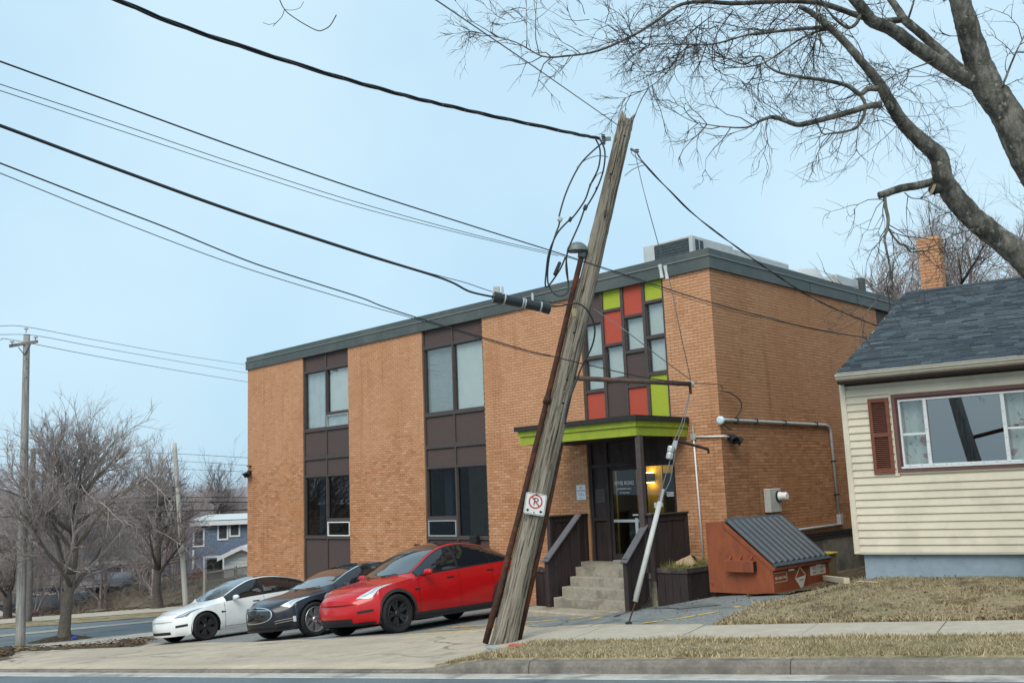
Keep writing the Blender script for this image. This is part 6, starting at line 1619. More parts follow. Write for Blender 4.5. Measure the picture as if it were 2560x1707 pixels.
# --- big maple on the right, limbs laid out after the photograph
YM = 11.5
mb0 = Vector((7.6, 11.6, 0)); mb0.z = g(7.6, 11.6)
mtree = thing('maple_tree', 'large bare maple whose grey mossy limbs arch in from the upper right', 'tree', Matrix.Translation(mb0))
zA = lambda l: [(1900 + x / 3.564, y / 3.564, r_ / 3.564, dY) for x, y, r_, dY in l]
zB = lambda l: [(1160 + x / 1.68, y / 1.68, r_ / 1.68, dY) for x, y, r_, dY in l]
zC = lambda l: [(1980 + x / 4.055, 400 + y / 4.055, r_ / 4.055, dY) for x, y, r_, dY in l]
LIMB = dict(
 trunk=([(2920, 1560, 80, 0), (2880, 1150, 66, 0), (2830, 900, 58, 0)], 0),
 t1=([(2830, 905, 54, 0), (2740, 690, 48, .1), (2640, 510, 46, .1), (2570, 395, 45, .1)] + zA([(2200, 1020, 160, .1), (2030, 780, 155, .1), (1930, 520, 135, .1), (1850, 250, 118, 0), (1780, 0, 105, -.1), (1730, -200, 95, -.2)]), 0),
 t2=([(2825, 900, 46, 0), (2740, 815, 44, -.2), (2640, 735, 42, -.3)] + zC([(2352, 1000, 165, -.4), (2100, 800, 158, -.4), (1850, 600, 155, -.4), (1650, 380, 150, -.4), (1530, 180, 130, -.5)]) + zA([(1590, 1400, 112, -.5), (1420, 1240, 92, -.6), (1270, 1090, 82, -.6), (1150, 900, 75, -.7), (1060, 740, 62, -.7), (900, 545, 52, -.8), (750, 370, 47, -.8), (590, 220, 44, -.9), (450, 110, 36, -.9), (350, 60, 28, -1)]), 0),
 a1=(zA([(2040, 800, 95, .1), (1900, 735, 95, .1), (1650, 590, 88, 0), (1400, 430, 84, -.1), (1180, 270, 80, -.2), (1000, 190, 78, -.3), (930, 100, 72, -.4), (820, -30, 66, -.5)]), 0),
 a2=(zA([(1985, 740, 60, .1), (1850, 670, 60, .1), (1620, 470, 55, .2), (1420, 290, 52, .2), (1290, 180, 50, .2), (1210, 60, 42, .3), (1120, -60, 36, .3)]), 0),
 a3=(zA([(1250, 180, 40, .1), (1060, 190, 40, 0), (900, 150, 36, -.1), (720, 85, 36, -.2), (560, 35, 35, -.3), (380, 15, 30, -.4), (150, 15, 27, -.5)]) + zB([(1130, 15, 13, -.6), (1000, 8, 11, -.6), (900, 25, 10, -.7), (800, 95, 8.5, -.8), (700, 155, 7.5, -.9), (560, 215, 6.5, -1.0), (430, 236, 5.5, -1.1), (330, 237, 4.5, -1.1), (220, 180, 3.2, -1.2), (110, 150, 2.2, -1.2), (25, 133, 1.2, -1.3)]), 2),
 a4=(zA([(880, -20, 22, -.4), (895, 100, 22, -.4), (865, 200, 22, -.4), (790, 248, 20, -.4), (690, 190, 16, -.4), (600, 90, 13, -.4), (540, 0, 11, -.4)]), 1),
 up1=(zA([(1320, 170, 15, .2), (1350, 80, 13, .2), (1380, -30, 11, .3)]), 1),
 b1=(zA([(1080, 935, 42, -.7), (960, 950, 38, -.7), (800, 1000, 36, -.7), (600, 1055, 34, -.7), (430, 1100, 32, -.8), (330, 1112, 30, -.8), (220, 1075, 28, -.8), (110, 1045, 24, -.8), (0, 1080, 15, -.9)]) + zB([(1190, 535, 5.5, -.9), (1110, 535, 4, -1), (1030, 525, 3, -1), (960, 510, 2, -1), (910, 485, 1.2, -1)]), 2),
 b2=(zA([(1050, 790, 40, -.7), (960, 795, 32, -.7), (890, 840, 30, -.7), (790, 770, 27, -.8), (670, 735, 24, -.8), (500, 705, 21, -.9), (350, 685, 18, -.9), (180, 650, 16, -1), (70, 590, 13, -1), (0, 500, 10, -1)]) + zB([(1180, 270, 5, -1.1), (1100, 245, 3.5, -1.1), (1020, 225, 2, -1.1)]), 2),
 b3=(zA([(890, 840, 24, -.7), (935, 925, 20, -.7), (925, 1030, 19, -.7), (860, 1135, 17, -.7), (760, 1172, 14, -.8), (640, 1188, 11, -.8), (560, 1192, 9, -.8), (515, 1100, 9, -.8)]), 1),
 b4=(zA([(640, 250, 24, -.8), (500, 250, 24, -.9), (330, 262, 21, -.9), (100, 288, 17, -1), (-60, 310, 14, -1.1)]) + zB([(1300, 125, 7, -.9), (1180, 150, 6, -1), (1050, 185, 5, -1), (930, 187, 4, -1.1), (800, 185, 2.5, -1.1), (760, 200, 1.5, -1.1)]), 2),
 b5=(zA([(680, 215, 15, -.8), (600, 265, 14, -.8), (480, 292, 13, -.9), (320, 375, 12, -.9), (130, 505, 11, -1), (0, 575, 9, -1), (-200, 600, 7, -1), (-420, 540, 5, -1.1), (-560, 470, 3, -1.1)]), 2),
 b6=(zC([(1470, 210, 52, -.4), (1300, 255, 48, -.4), (1100, 290, 47, -.4), (940, 345, 44, -.4), (880, 360, 42, -.4)]), 0),
 stub=(zC([(1560, 270, 70, -.4), (1430, 300, 62, -.55)]), 0),
 c1=(zC([(940, 375, 22, -.4), (950, 480, 24, -.4), (975, 600, 23, -.4), (965, 700, 20, -.4), (940, 790, 16, -.4), (955, 900, 15, -.4), (985, 1040, 15, -.4), (1000, 1170, 14, -.4), (960, 1270, 10, -.4), (890, 1380, 8, -.4), (790, 1500, 5, -.4), (700, 1600, 3, -.4)]), 1),
 c2=(zC([(975, 690, 16, -.4), (1030, 780, 14, -.4), (1090, 845, 13, -.4), (1150, 870, 16, -.4), (1210, 930, 10, -.4), (1340, 920, 8, -.4), (1420, 960, 5, -.4), (1480, 1080, 3, -.4)]), 1),
 c3=(zC([(1000, 1180, 10, -.4), (1040, 1285, 10, -.4), (1085, 1330, 8, -.4), (1085, 1420, 6, -.4), (1130, 1520, 4, -.4)]), 0),
 c4=(zC([(1140, 330, 8, -.4), (1210, 385, 7, -.4), (1330, 400, 6, -.4), (1450, 460, 5, -.4), (1600, 540, 3, -.4)]), 1),
 c5=(zC([(1850, 700, 9, -.5), (1700, 740, 8, -.6), (1560, 800, 7, -.6), (1400, 880, 5, -.7), (1250, 900, 3, -.7)]), 1),
 d1=(zA([(2090, 870, 22, 0), (2170, 740, 14, -.1), (2230, 590, 12, -.1), (2290, 450, 10, -.2), (2350, 330, 8, -.2), (2420, 180, 5, -.3)]), 1),
 e1=(zA([(1560, 540, 12, -.1), (1450, 580, 9, -.2), (1300, 630, 7, -.2), (1180, 690, 4, -.3)]), 1),
 e2=(zA([(500, 40, 9, -.4), (510, 200, 9, -.5), (490, 380, 8, -.6), (430, 520, 6, -.6), (400, 600, 4, -.6)]), 1),
 f1=(zB([(1050, 60, 4, -.7), (930, 160, 3.5, -.8), (880, 270, 3, -.9), (790, 360, 2.5, -1), (680, 412, 1.5, -1.1)]), 1),
 f2=(zB([(1130, 45, 4, -.6), (1070, 130, 3.5, -.7), (1045, 200, 3.2, -.7), (1045, 270, 3, -.8), (1060, 305, 2, -.8)]), 0),
)
rt = random.Random(17); big = MB(); small = MB()
trunk_o = None
for nm, (L_, tw) in LIMB.items():
    P = []; Rr = []
    for x, y, r_, dY in L_:
        Y = YM + dY; P.append(at(x, y, Y) - mb0); Rr.append(max(r_ * (.92 if x < 2560 else 1) * Y / FPX * ((.94 if nm not in ('t2', 'a1') else .80) if nm in ('t1', 't2', 'a1', 'trunk', 'stub', 'b6') else .85), .004))
    Q = cat(P, 8); RR = [np.interp(i / 8, range(len(Rr)), Rr) for i in range(len(Q))]
    thick = max(Rr) > .045
    if thick: RR = [r_ * (1 + .02 * math.sin(i * .9) + rt.uniform(-.015, .015)) for i, r_ in enumerate(RR)]
    m_ = MB()
    m_.tube(Q, RR, 22 if thick else 7, True, .045 if thick else 0)
    if thick: obj('trunk' if nm == 'trunk' else 'limb', m_, bark_m, mtree, smooth=True)
    else: big.add(m_.v, m_.f)
    # side twigs
    Ls = sum((Q[i + 1] - Q[i]).length for i in range(len(Q) - 1))
    dens = {0: 1.6, 1: 7, 2: 11}[tw] if nm not in ('trunk', 'stub', 'b6') else .4
    for k_ in range(int(Ls * dens)):
        f = rt.random(); i = min(int(f * (len(Q) - 1)), len(Q) - 2)
        if tw == 2 and RR[i] > .028 and rt.random() < .45: continue
        ax_ = (Q[i + 1] - Q[i]).normalized(); side = Vector((rt.gauss(0, 1), rt.gauss(0, .8), rt.gauss(0, 1))); side = (side - ax_ * side.dot(ax_)).normalized()
        d = ax_ * .8 + side * rt.uniform(.6, 1.2) + Vector((0, 0, -.1))
        L2 = rt.uniform(.25, .75) if tw else rt.uniform(.2, .6)
        twigs(small, rt, Q[i], d, L2, rt.uniform(.0055, .009), 2 if rt.random() < .75 else 1, .26, -.02, (2, 4), 3, .55, .9)
    if tw: 
        for k_ in range(4): twigs(small, rt, Q[-1], (Q[-1] - Q[-3]).normalized() + Vector((rt.gauss(0, .4), rt.gauss(0, .4), rt.gauss(0, .4))), .4, .004, 2, .2, -.02, (2, 4))
obj('branches', big, bark_m, mtree, smooth=True)
for (x, y, L2, n_) in ((2215, 215, .95, 7), (2225, 285, 1.0, 9), (2240, 190, .8, 6), (1950, 60, .9, 8), (1800, 60, .8, 7), (1480, 60, .6, 6), (1650, 110, .7, 7), (1560, 110, .6, 6), (1720, 20, .7, 8), (2050, 120, .7, 6), (1900, 200, .7, 7), (1280, 40, .5, 5)):
    for k_ in range(n_):
        p = at(x + rt.uniform(-40, 40), y + rt.uniform(-25, 25), YM - .8) - mb0
        twigs(small, rt, p, Vector((rt.gauss(.1, 1), rt.gauss(0, .5), rt.gauss(-.2, .5))), L2 * rt.uniform(.6, 1.1), .0055, 2, .2, -.01, (3, 5))
obj('crown', small, twig_m, mtree, kind='stuff')
obj('saw_cut', MB().lathe([(0, 0), (.065, 0), (.062, .006), (0, .006)], 16, Matrix.Translation(at(*(1980 + 1428 / 4.055, 400 + 298 / 4.055), YM - .58) - mb0) @ Matrix.Rotation(R_(-70), 4, 'Y')), mat('cut_wood', (.36, .29, .20), .8, .1), mtree)
# overhanging twig at the top of the frame
hb = at(690, -30, 10.0)
ht = thing('hanging_twig', 'thin bare twig dipping into the sky at the top of the frame', 'branch', Matrix.Translation(hb))
def tw_px(l): return [at(x, y, 10.0) - hb for x, y in l]
obj('stem', MB().tube(cat(tw_px([(560, -340), (640, -120), (690, -20), (711, 24), (740, 48), (768, 65), (790, 76), (804, 77), (825, 65), (841, 38)]), 4), .006, 5), twig_m, ht)
obj('shoot', MB().tube(cat(tw_px([(711, 24), (705, 42), (690, 58), (683, 66)]), 4), .004, 4).tube(cat(tw_px([(690, 58), (672, 62), (658, 57)]), 4), .003, 4), twig_m, ht); obj('shoot', MB().tube(cat(tw_px([(711, 24), (730, 26), (750, 20), (759, 5)]), 4), .003, 4), twig_m, ht)
# --- generic bare trees
def bare_tree(seed, H, trunk_h, trunk_r, spreadR, levels=4, limbs=6, up=.05, sides=3, nk=(4, 6), lean=0, rmin=.0085):
    r = random.Random(seed); tm, cm = MB(), MB()
    top = Vector((lean, r.gauss(0, .1), trunk_h))
    lead = bend(r, 8, top, Vector((lean * .25, 0, 1)), (H - trunk_h) * .62, .13, .05)
    lr = [trunk_r * .85 * (1 - .85 * i / 8) for i in range(9)]
    tm.tube([Vector((0, 0, -.3)), Vector((0, 0, .05)), Vector((0, 0, .35)), top * .5 + Vector((r.gauss(0, .05), 0, 0)), top], [trunk_r * 1.9, trunk_r * 1.45, trunk_r * 1.1, trunk_r * .95, trunk_r * .85], 12, True, .06)
    tm.tube(lead, lr, 8)
    for k_ in range(limbs):
        f0 = (k_ / limbs) ** 1.1 * .85; i0 = min(int(f0 * 8), 7); org = lead[i0].lerp(lead[i0 + 1], f0 * 8 - i0)
        if k_ < 3: org = top - Vector((0, 0, r.uniform(.0, .28) * trunk_h))
        a = 2.4 * k_ + r.uniform(-.4, .4); el = r.uniform(.35, .95) + .3 * f0
        d = Vector((math.cos(a) * math.cos(el), math.sin(a) * math.cos(el), math.sin(el)))
        L = spreadR * r.uniform(.8, 1.1) * (1 - .55 * f0)
        n = 7; pts = bend(r, n, org, d, L, .13, up)
        rad = min(trunk_r * r.uniform(.34, .5), lr[i0] * .9 + .01); rr = [rad * (1 - .8 * i / n) for i in range(n + 1)]
        tm.tube(pts, rr, 6)
        for j in range(r.randint(10, 14)):
            f = r.uniform(.15, 1); i = min(int(f * n), n - 1); q = pts[i].lerp(pts[i + 1], f * n - i); ax_ = (pts[i + 1] - pts[i]).normalized()
            side = Vector((r.gauss(0, 1), r.gauss(0, 1), r.gauss(.15, 1))); side = (side - ax_ * side.dot(ax_)).normalized()
            twigs(cm, r, q, ax_ + side * r.uniform(.5, 1.0), L * (.6 - .3 * f) * r.uniform(.7, 1.2), max(rr[i] * .5, rmin), levels - 2, .13, up, nk, sides, .56, .8)
    for j in range(16):
        f = r.uniform(.3, 1); i = min(int(f * 8), 7); q = lead[i]; ax_ = (lead[i + 1] - lead[i]).normalized()
        side = Vector((r.gauss(0, 1), r.gauss(0, 1), r.gauss(.15, 1))); side = (side - ax_ * side.dot(ax_)).normalized()
        twigs(cm, r, q, ax_ + side * r.uniform(.4, .9), (H - trunk_h) * .36 * r.uniform(.7, 1.1), max(lr[i] * .4, rmin), levels - 2, .13, up, nk, sides, .56, .8)
    return tm, cm
sb = gp(160, 1601)
stt = thing('street_tree', 'round bare street tree with dense grey twigs beside the tall left pole', 'tree', Matrix.Translation(sb) @ Matrix.Rotation(2.7, 4, 'Z'))
tm, cm = bare_tree(31, 8.3, 2.2, .18, 3.9, 5, 13, .055, 3, (3, 5), -.3)
obj('trunk', tm, trunk_g, stt, smooth=True); obj('crown', cm, twig_g, stt, kind='stuff')
rr_ = random.Random(77); droop = MB()
for k_ in range(22):
    a = rr_.uniform(0, 6.28); rad = rr_.uniform(1.0, 3.4); p = Vector((math.cos(a) * rad, math.sin(a) * rad, rr_.uniform(3.2, 5.6)))
    twigs(droop, rr_, p, Vector((math.cos(a), math.sin(a), -.5)), rr_.uniform(1.0, 2.0), .018, 2, .16, -.08, (3, 5), 3)
obj('drooping_shoots', droop, mat('pale_shoots', (.26, .235, .22), .9, .2, 3), stt, kind='stuff')
rb_ = gp(160, 1604)
solo('root_mound', MB().grid(lambda i, j: Vector((sb.x, sb.y, sb.z - .12)) + Vector(((i / 16 - .5) * 3.6, (j / 10 - .5) * 1.6, .30 * math.exp(-((i / 16 - .5) * 3.2) ** 2 - ((j / 10 - .5) * 2.6) ** 2) + rr_.uniform(0, .03))), 16, 10), leaf_m, 'dark leafy mound around the foot of the street tree', 'mound', smooth=True)
_bx = list(range(-520, 721, 40)); _by = [gp(x, lerp(1548.5, 1520.5, x / 380), far=70).y for x in _bx]
def bank_y(px): return float(np.interp(px, _bx, _by))
# wooded bank beyond the cross street
def inst(meshes, places, r):
    V = []; F_ = []
    base = 0
    for (x, y, z, s, ang, k_) in places:
        vv, ff = meshes[k_]; c, s_ = math.cos(ang) * s, math.sin(ang) * s
        M2 = np.array([[c, -s_, 0], [s_, c, 0], [0, 0, s]]); V.append(vv @ M2.T + np.array([x, y, z])); F_.append(ff + base); base += len(vv)
    return np.concatenate(V), np.concatenate(F_)
def np_mesh(name, V, F_):
    me = bpy.data.meshes.new(name); me.vertices.add(len(V)); me.vertices.foreach_set('co', V.astype(np.float32).ravel())
    me.loops.add(F_.size); me.loops.foreach_set('vertex_index', F_.astype(np.int32).ravel())
    me.polygons.add(len(F_)); me.polygons.foreach_set('loop_start', np.arange(0, F_.size, 4, dtype=np.int32)); me.update(calc_edges=True); me.validate(); return me
protos = []
for sd_i in range(4):
    tm, cm = bare_tree(100 + sd_i, 8.5, 1.2, .10, 3.0, 4, 8, .07, 3, (3, 5))
    m_ = MB().add(tm.v, [f for f in tm.f if len(f) == 4]).add(cm.v, cm.f)
    protos.append((np.array([tuple(p) for p in m_.v]), np.array([f for f in m_.f if len(f) == 4])))
rg = random.Random(9); places = []
for k_ in range(66):
    px = rg.uniform(-260, 470) if k_ > 8 else rg.uniform(470, 640); Y = rg.uniform(50, 86) if k_ > 8 else rg.uniform(75, 95); p = at(px, 1500, Y); gz = g(p.x, p.y)
    tz = at(px, rg.uniform(1095, 1210) + (50 if px > 430 else 0), Y).z
    places.append((p.x, p.y, gz - .2, max(.4, (tz - gz) / 8.3), rg.uniform(0, 6.28), rg.randrange(4)))
for px in range(-240, 640, 26):
    Y = rg.uniform(88, 100); p = at(px, 1500, Y); gz = g(p.x, p.y); tz = at(px, rg.uniform(1150, 1205), Y).z
    places.append((p.x, p.y, gz, max(.4, (tz - gz) / 8.3), rg.uniform(0, 6.28), rg.randrange(4)))
V, F_ = inst(protos, places, rg)
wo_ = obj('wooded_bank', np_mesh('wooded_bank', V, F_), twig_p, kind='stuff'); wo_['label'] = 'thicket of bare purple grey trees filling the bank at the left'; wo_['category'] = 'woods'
# three trees that stand out in front of the thicket
for (px, py, Y, tp, lab, sd_i) in ((395, 1500, 46, 1085, 'many stemmed dark bare tree just left of the pale pole', 61), (545, 1480, 75, 1110, 'bare tree with fine twigs beside the building corner', 62), (20, 1500, 47, 1150, 'bare tree behind the tall pole at the left edge', 63)):
    p = at(px, py, Y); gz = g(p.x, p.y); Hh = at(px, tp, Y).z - gz
    t_ = thing('bare_tree', lab, 'tree', Matrix.Translation((p.x, p.y, gz)), 'bare trees on the far bank'); tm, cm = bare_tree(sd_i, Hh, Hh * .22, .20, Hh * .36, 4, 9, .07, 3, (4, 6))
    obj('trunk', tm, mat('dark_bark', (.085, .072, .066), .92, .3, 8), t_, smooth=True); obj('crown', cm, mat('dark_twigs', (.17, .145, .14), .9, .2, 3), t_, kind='stuff')
# brambles along the bank
br = MB()
for k_ in range(560):
    px = rg.uniform(-150, 600); Y = bank_y(px) + rg.uniform(2.0, 9); p = at(px, 1540, Y); p.z = g(p.x, p.y) - .05
    twigs(br, rg, p, Vector((rg.gauss(0, .5), rg.gauss(0, .5), 1)), rg.uniform(.5, 1.3), .014, 2, .2, -.03, (3, 4), 3)
bo_ = obj('brambles', br, mat('bramble_brown', (.20, .165, .14), .9, .3, 2, col2=(.15, .115, .095), s2=.4), kind='stuff'); bo_['label'] = 'tangled brown brambles along the foot of the wooded bank'; bo_['category'] = 'brambles'
ll = MB()
for k_ in range(3500):
    px = rg.uniform(-80, 560); Y = bank_y(px) + rg.uniform(-.3, 3.5); p = at(px, 1540, Y); p.z = g(p.x, p.y) + .03; ll.add(scrap(p, rg, rg.uniform(.04, .10)), [(0, 1, 2, 3)])
for k_ in range(1800):
    a_, b__ = LE[rg.randrange(20, 69)]; p = a_.lerp(b__, rg.random()); p = p + Vector((rg.gauss(0, .2), rg.gauss(0, .2), 0)); p.z = g(p.x, p.y) + .07; ll.add(scrap(p, rg, rg.uniform(.03, .07)), [(0, 1, 2, 3)])
l2_ = obj('fallen_leaves', ll, blade_mat('fallen_leaf_blades', [(.035, .025, .018), (.11, .07, .035), (.20, .14, .08), (.06, .04, .03)]), kind='stuff'); l2_['label'] = 'fallen brown leaves along the cross street and its verge'; l2_['category'] = 'leaves'
# bank slope and far hill
bk = MB()
def bankp(i, j):
    px = lerp(-500, 700, i / 40); Y = bank_y(px) + [0, 1.2, 3, 6, 11, 20, 35, 60][j]; p = at(px, 1500, Y); h = [-.02, .05, .25, .45, .5, .4, .3, .2][j]
    return (p.x, p.y, g(p.x, p.y) + h + (.12 if j else .0) * math.sin(i * 1.3 + j))
bk.grid(bankp, 40, 7); struct('bank', bk, mat('bank_soil', (.17, .14, .105), .95, .35, 2.5, .5, .1, col2=(.10, .082, .062), s2=.6), True)
hl_ = MB(); rh = random.Random(5)
hl_.grid(lambda i, j: (lerp(-520, 160, i / 60), lerp(300, 700, j / 12), -6 + (13 + 4 * math.sin(i * .23) + 2 * math.sin(i * .71)) * math.sin(math.pi * min(1, .12 + j / 12 * .8)) + rh.uniform(-1, 1)), 60, 12)
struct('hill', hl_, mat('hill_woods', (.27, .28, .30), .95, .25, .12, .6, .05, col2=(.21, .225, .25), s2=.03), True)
# --- trees behind the bungalow
for (px, Y, tp, lab, sd_i, Rr) in ((2195, 38, 470, 'fine twigged bare tree between the office roof and the chimney', 71, .30), (2440, 34, 420, 'bare tree with forked stems behind the chimney at the right', 72, .34), (2600, 38, 440, 'bare tree rising behind the roof at the right edge', 73, .34)):
    p = at(px, 900, Y); Hh = at(px, tp, Y).z - .5
    t_ = thing('bare_tree', lab, 'tree', Matrix.Translation((p.x, p.y, .5)), 'bare trees behind the bungalow'); tm, cm = bare_tree(sd_i, Hh, Hh * .38, .16, Hh * Rr, 4, 11, .08, 3, (4, 6), 0, .016)
    obj('trunk', tm, mat('dark_bark', (.085, .072, .066), .92, .3, 8), t_, smooth=True); obj('crown', cm, twig_g, t_, kind='stuff')
# ------------------------------------------------------------------ far houses, shed, fences, cars
blue_w = mat('blue_shingle_wall', (.125, .17, .245), .8, .2, 5, .1, col2=(.10, .14, .21), s2=1.1); wht = mat('white_trim', (.60, .62, .63), .7, .06, 4); rfw = mat('pale_roof', (.50, .54, .55), .8, .1, 3); dglass = flat('far_glass', (.05, .06, .07), .1)
def far_frame(px, py, Y, yaw): p = at(px, py, Y); return Matrix.Translation((p.x, p.y, g(p.x, p.y))) @ Matrix.Rotation(yaw, 4, 'Z'), p
def house_box(label, px0, px1, ptop, peave, Y, depth, wall, roofm, yaw, wins, cat_='house', door=None):
    pa, pb = at(px0, 1400, Y), at(px1, 1400, Y); zb = g(pa.x, pa.y) - .5
    wdt = (pb - pa).length; ze, zt = at(px0, peave, Y).z - zb, at((px0 + px1) / 2, ptop, Y).z - zb
    M_ = Matrix.Translation((pa.x, pa.y, zb)) @ Matrix.Rotation(math.atan2(pb.y - pa.y, pb.x - pa.x) + yaw, 4, 'Z')
    t_ = thing('house' if cat_ == 'house' else 'shed', label, cat_, M_)
    obj('wall', MB().add([(0, 0, 0), (wdt, 0, 0), (wdt, depth, 0), (0, depth, 0), (0, 0, ze), (wdt, 0, ze), (wdt, depth, ze), (0, depth, ze), (0, depth / 2, zt), (wdt, depth / 2, zt)], [(0, 1, 5, 4), (1, 2, 6, 5), (2, 3, 7, 6), (3, 0, 4, 7), (4, 7, 8), (5, 9, 6)]), wall, t_)
    obj('roof', MB().add([(-.3, -.35, ze - .1), (wdt + .3, -.35, ze - .1), (wdt + .3, depth / 2, zt + .05), (-.3, depth / 2, zt + .05), (-.3, depth + .35, ze - .1), (wdt + .3, depth + .35, ze - .1)], [(0, 1, 2, 3), (3, 2, 5, 4)]), roofm, t_)
    obj('fascia', MB().box(-.3, wdt + .3, -.40, -.352, ze - .32, ze - .06), wht, t_)
    for (fx, fz, w_, h_) in wins:
        x_, z_ = fx * wdt, fz * ze
        f = obj('window', MB().box(x_ - .1, x_ + w_ + .1, -.05, .01, z_ - .1, z_).box(x_ - .1, x_ + w_ + .1, -.05, .01, z_ + h_, z_ + h_ + .1).box(x_ - .1, x_, -.05, .01, z_, z_ + h_).box(x_ + w_, x_ + w_ + .1, -.05, .01, z_, z_ + h_), wht, t_); obj('pane', MB().box(x_, x_ + w_, -.02, -.012, z_, z_ + h_), dglass, f)
    return t_, wdt, ze
bh, wdt, ze = house_box('blue house with pale roof seen left of the office corner', 472, 700, 1287, 1302, 62, 9, blue_w, rfw, 0, [(.06, .66, .55, 1.0), (.33, .74, .5, .9), (.46, .78, .5, .7)])
obj('downpipe', MB().box(.25, .37, -.1, -.02, 0, ze * .6), wht, bh); obj('deck_rail', MB().box(1.6, 4.2, -2.2, -2.1, 2.3, 2.4).box(1.6, 1.7, -2.2, -2.1, .8, 2.3).box(2.8, 2.88, -2.2, -2.1, .8, 2.3), wht, bh)
obj('red_deck', MB().box(.4, 4.6, -2.3, -.4, .6, 1.5), mat('red_deck', (.16, .05, .045), .8, .2, 3), bh)
house_box('grey blue house half hidden by the thicket', 230, 400, 1370, 1400, 66, 8, mat('grey_blue_wall', (.20, .24, .30), .8, .15, 2), mat('dark_blue_roof', (.07, .10, .16), .85, .15, 2), .1, [(.2, .5, 1, 1.2), (.6, .5, 1, 1.2)])
house_box('white garage glimpsed through the trunks', 215, 300, 1440, 1452, 56, 5, mat('dull_white', (.42, .44, .45), .8), mat('slate_roof', (.15, .17, .20), .85), 0, [(.3, .4, .8, .9)], 'shed')
# white shed, gable to the street
pa, pb = at(560, 1432, 54), at(625, 1432, 54); zb = at(560, 1445, 54).z; wdt = (pb - pa).length
shd = thing('garden_shed', 'white clapboard shed with steep gable beside the brick corner', 'shed', Matrix.Translation((pa.x, pa.y, zb - .6)) @ Matrix.Rotation(.12, 4, 'Z'))
he, hp_ = at(560, 1386, 54).z - zb + .6, at(604, 1367, 54).z - zb + .6; gx_ = wdt * .70
obj('wall', MB().add([(0, 0, 0), (wdt * 1.4, 0, 0), (wdt * 1.4, 0, he), (gx_, 0, hp_), (0, 0, he), (0, 3, 0), (0, 3, he), (gx_, 3, hp_)], [(0, 1, 2, 3, 4), (5, 0, 4, 6)]), wht, shd)
for k_ in range(10): obj('clapboard', MB().box(.35, wdt * 1.4, -.03, -.002, .15 + k_ * .2, .31 + k_ * .2), wht, shd)
obj('roof', MB().add([(-.3, -.4, he - .15), (gx_, -.4, hp_ + .08), (gx_, 3.2, hp_ + .08), (-.3, 3.2, he - .15), (gx_ * 2 + .3, -.4, he - .15), (gx_ * 2 + .3, 3.2, he - .15)], [(0, 1, 2, 3), (1, 4, 5, 2)]), rfw, shd)
obj('barge_board', MB().add([(-.3, -.42, he - .32), (-.3, -.42, he - .10), (gx_, -.42, hp_ + .10), (gx_, -.42, hp_ - .12)], [(0, 1, 2, 3)]).add([(gx_, -.42, hp_ - .12), (gx_, -.42, hp_ + .10), (gx_ * 2 + .3, -.42, he - .10), (gx_ * 2 + .3, -.42, he - .32)], [(0, 1, 2, 3)]), wht, shd)
obj('door', MB().box(-.9, -.1, -.05, 0, .2, he - .2), dark_m, shd)
# lattice-topped board fence
fw_ = mat('fence_wood', (.26, .235, .205), .9, .2, 4, .1, stretch=(3, 3, .4))
A0, A1 = at(512, 1480, 44), at(640, 1455, 48); A0.z = A1.z = 0
fd_ = (A1 - A0); fl = fd_.length; zf = min(g(A0.x, A0.y), g(A1.x, A1.y)) 
zt0 = at(512, 1432, 44).z - zf
fn = thing('board_fence', 'grey board fence with lattice top between the pale pole and the building', 'fence', Matrix.Translation((A0.x, A0.y, zf)) @ Matrix.Rotation(math.atan2(fd_.y, fd_.x), 4, 'Z'))
for k_ in range(int(fl / 2.4) + 2): obj('post', MB().box(k_ * 2.4 - .06, k_ * 2.4 + .06, -.06, .06, -.3, zt0 + .12), fw_, fn)
for z_ in (zt0 - .04, zt0 - .44): obj('rail', MB().box(0, fl, -.04, .04, z_, z_ + .08), fw_, fn)
k_ = 0
while k_ * .2 < fl: obj('board', MB().box(k_ * .2 + .008, k_ * .2 + .192, -.015, .01, 0.0, zt0 - .445), fw_, fn); k_ += 1
k_ = 0
while k_ * .12 < fl - .36:
    x_ = k_ * .12
    for s_ in (1, -1):
        xa, xb = (x_, x_ + .36) if s_ > 0 else (x_ + .36, x_)
        obj('lattice_slat', MB().tube([(xa, -.012 * s_, zt0 - .36), (xb, -.012 * s_, zt0 - .04)], .016, 4), fw_, fn)
    k_ += 1
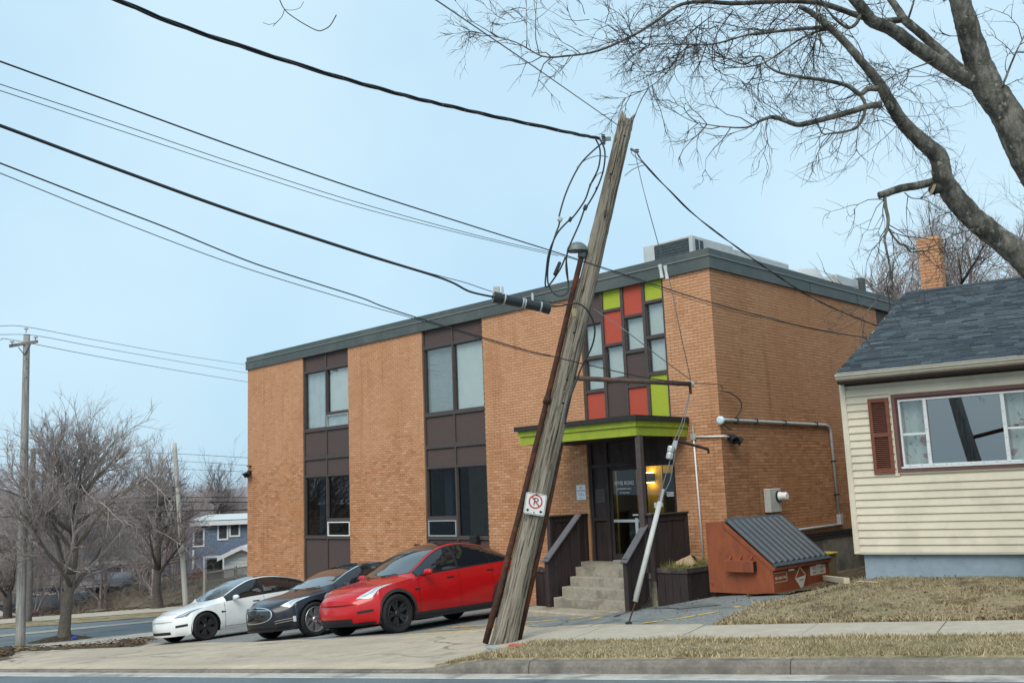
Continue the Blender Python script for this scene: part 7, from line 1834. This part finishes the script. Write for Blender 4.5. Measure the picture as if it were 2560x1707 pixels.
# plain fence along the bank
B0, B1 = at(-60, 1500, 52), at(505, 1480, 52); B0.z = B1.z = 0
fd_ = (B1 - B0); fl = fd_.length
cf = thing('chain_link_fence', 'rusty post and wire fence running along the bank under the trees', 'fence', Matrix.Translation((B0.x, B0.y, g(B0.x, B0.y))) @ Matrix.Rotation(math.atan2(fd_.y, fd_.x), 4, 'Z'))
dzf = g(B1.x, B1.y) - g(B0.x, B0.y); gpz = mat('fence_pipe', (.14, .125, .115), .8, .2)
for k_ in range(int(fl / 2.2) + 1): obj('post', MB().tube([(k_ * 2.2, 0, -.3 + dzf * k_ * 2.2 / fl), (k_ * 2.2, 0, 2.1 + dzf * k_ * 2.2 / fl)], .035, 6), gpz, cf)
for z_ in (2.05, 1.3, .5): obj('wire', MB().tube([(0, 0, z_), (fl, 0, z_ + dzf)], .02, 4), gpz, cf)
# parked cars at the far left, partly hidden by the pole
def far_car(p, ang, col, lab, nm_):
    sp_ = dict(SP3); sp_['M'] = Matrix.Translation((p.x, p.y, p.z)) @ Matrix.Rotation(ang, 4, 'Z'); sp_['extra'] = lambda c, r: None; sp_['chinm'] = trim_k
    o = build_car(sp_, lab, paint(nm_, col)); o['group'] = 'cars beyond the cross street'
_fz = lambda X, Y: Vector((X, Y, g(X, Y) + .02))
def far_px(v): return px_of(v)
far_car(_fz(-26.6, 49.8), R_(190), (.10, .015, .02), 'dark red car cut off by the left edge beyond the cross street', 'paint_maroon')
far_car(_fz(-26.0, 53.6), R_(196), (.16, .19, .21), 'grey car half hidden behind the tall left pole', 'paint_grey')

# ------------------------------------------------------------------ out of frame, mirrored in the windows
house_box('gabled pale house beyond the left edge, mirrored in the lower office windows', -2300, -1500, 1040, 1180, 24, 8, mat('dull_white', (.42, .44, .45), .8), mat('slate_roof', (.15, .17, .20), .85), -.6, [(.2, .5, 1, 1.2), (.6, .5, 1, 1.2)])
xp = Vector((-3.6, 1.2, 0)); xp.z = .3
xt = thing('roadside_pole', 'dark leaning pole on the near side of the street, mirrored in the bungalow window', 'utility pole', Matrix.Translation(xp))
obj('shaft', MB().tube([(0, 0, -.5), (-.55, .45, 3.2), (-1.1, .9, 7.5)], [.22, .19, .15], 14), wood_g, xt, smooth=True)
obj('strut', MB().tube([(-.45, .4, 2.9), (1.6, -1.4, 3.5)], .06, 8), rust_m, xt)
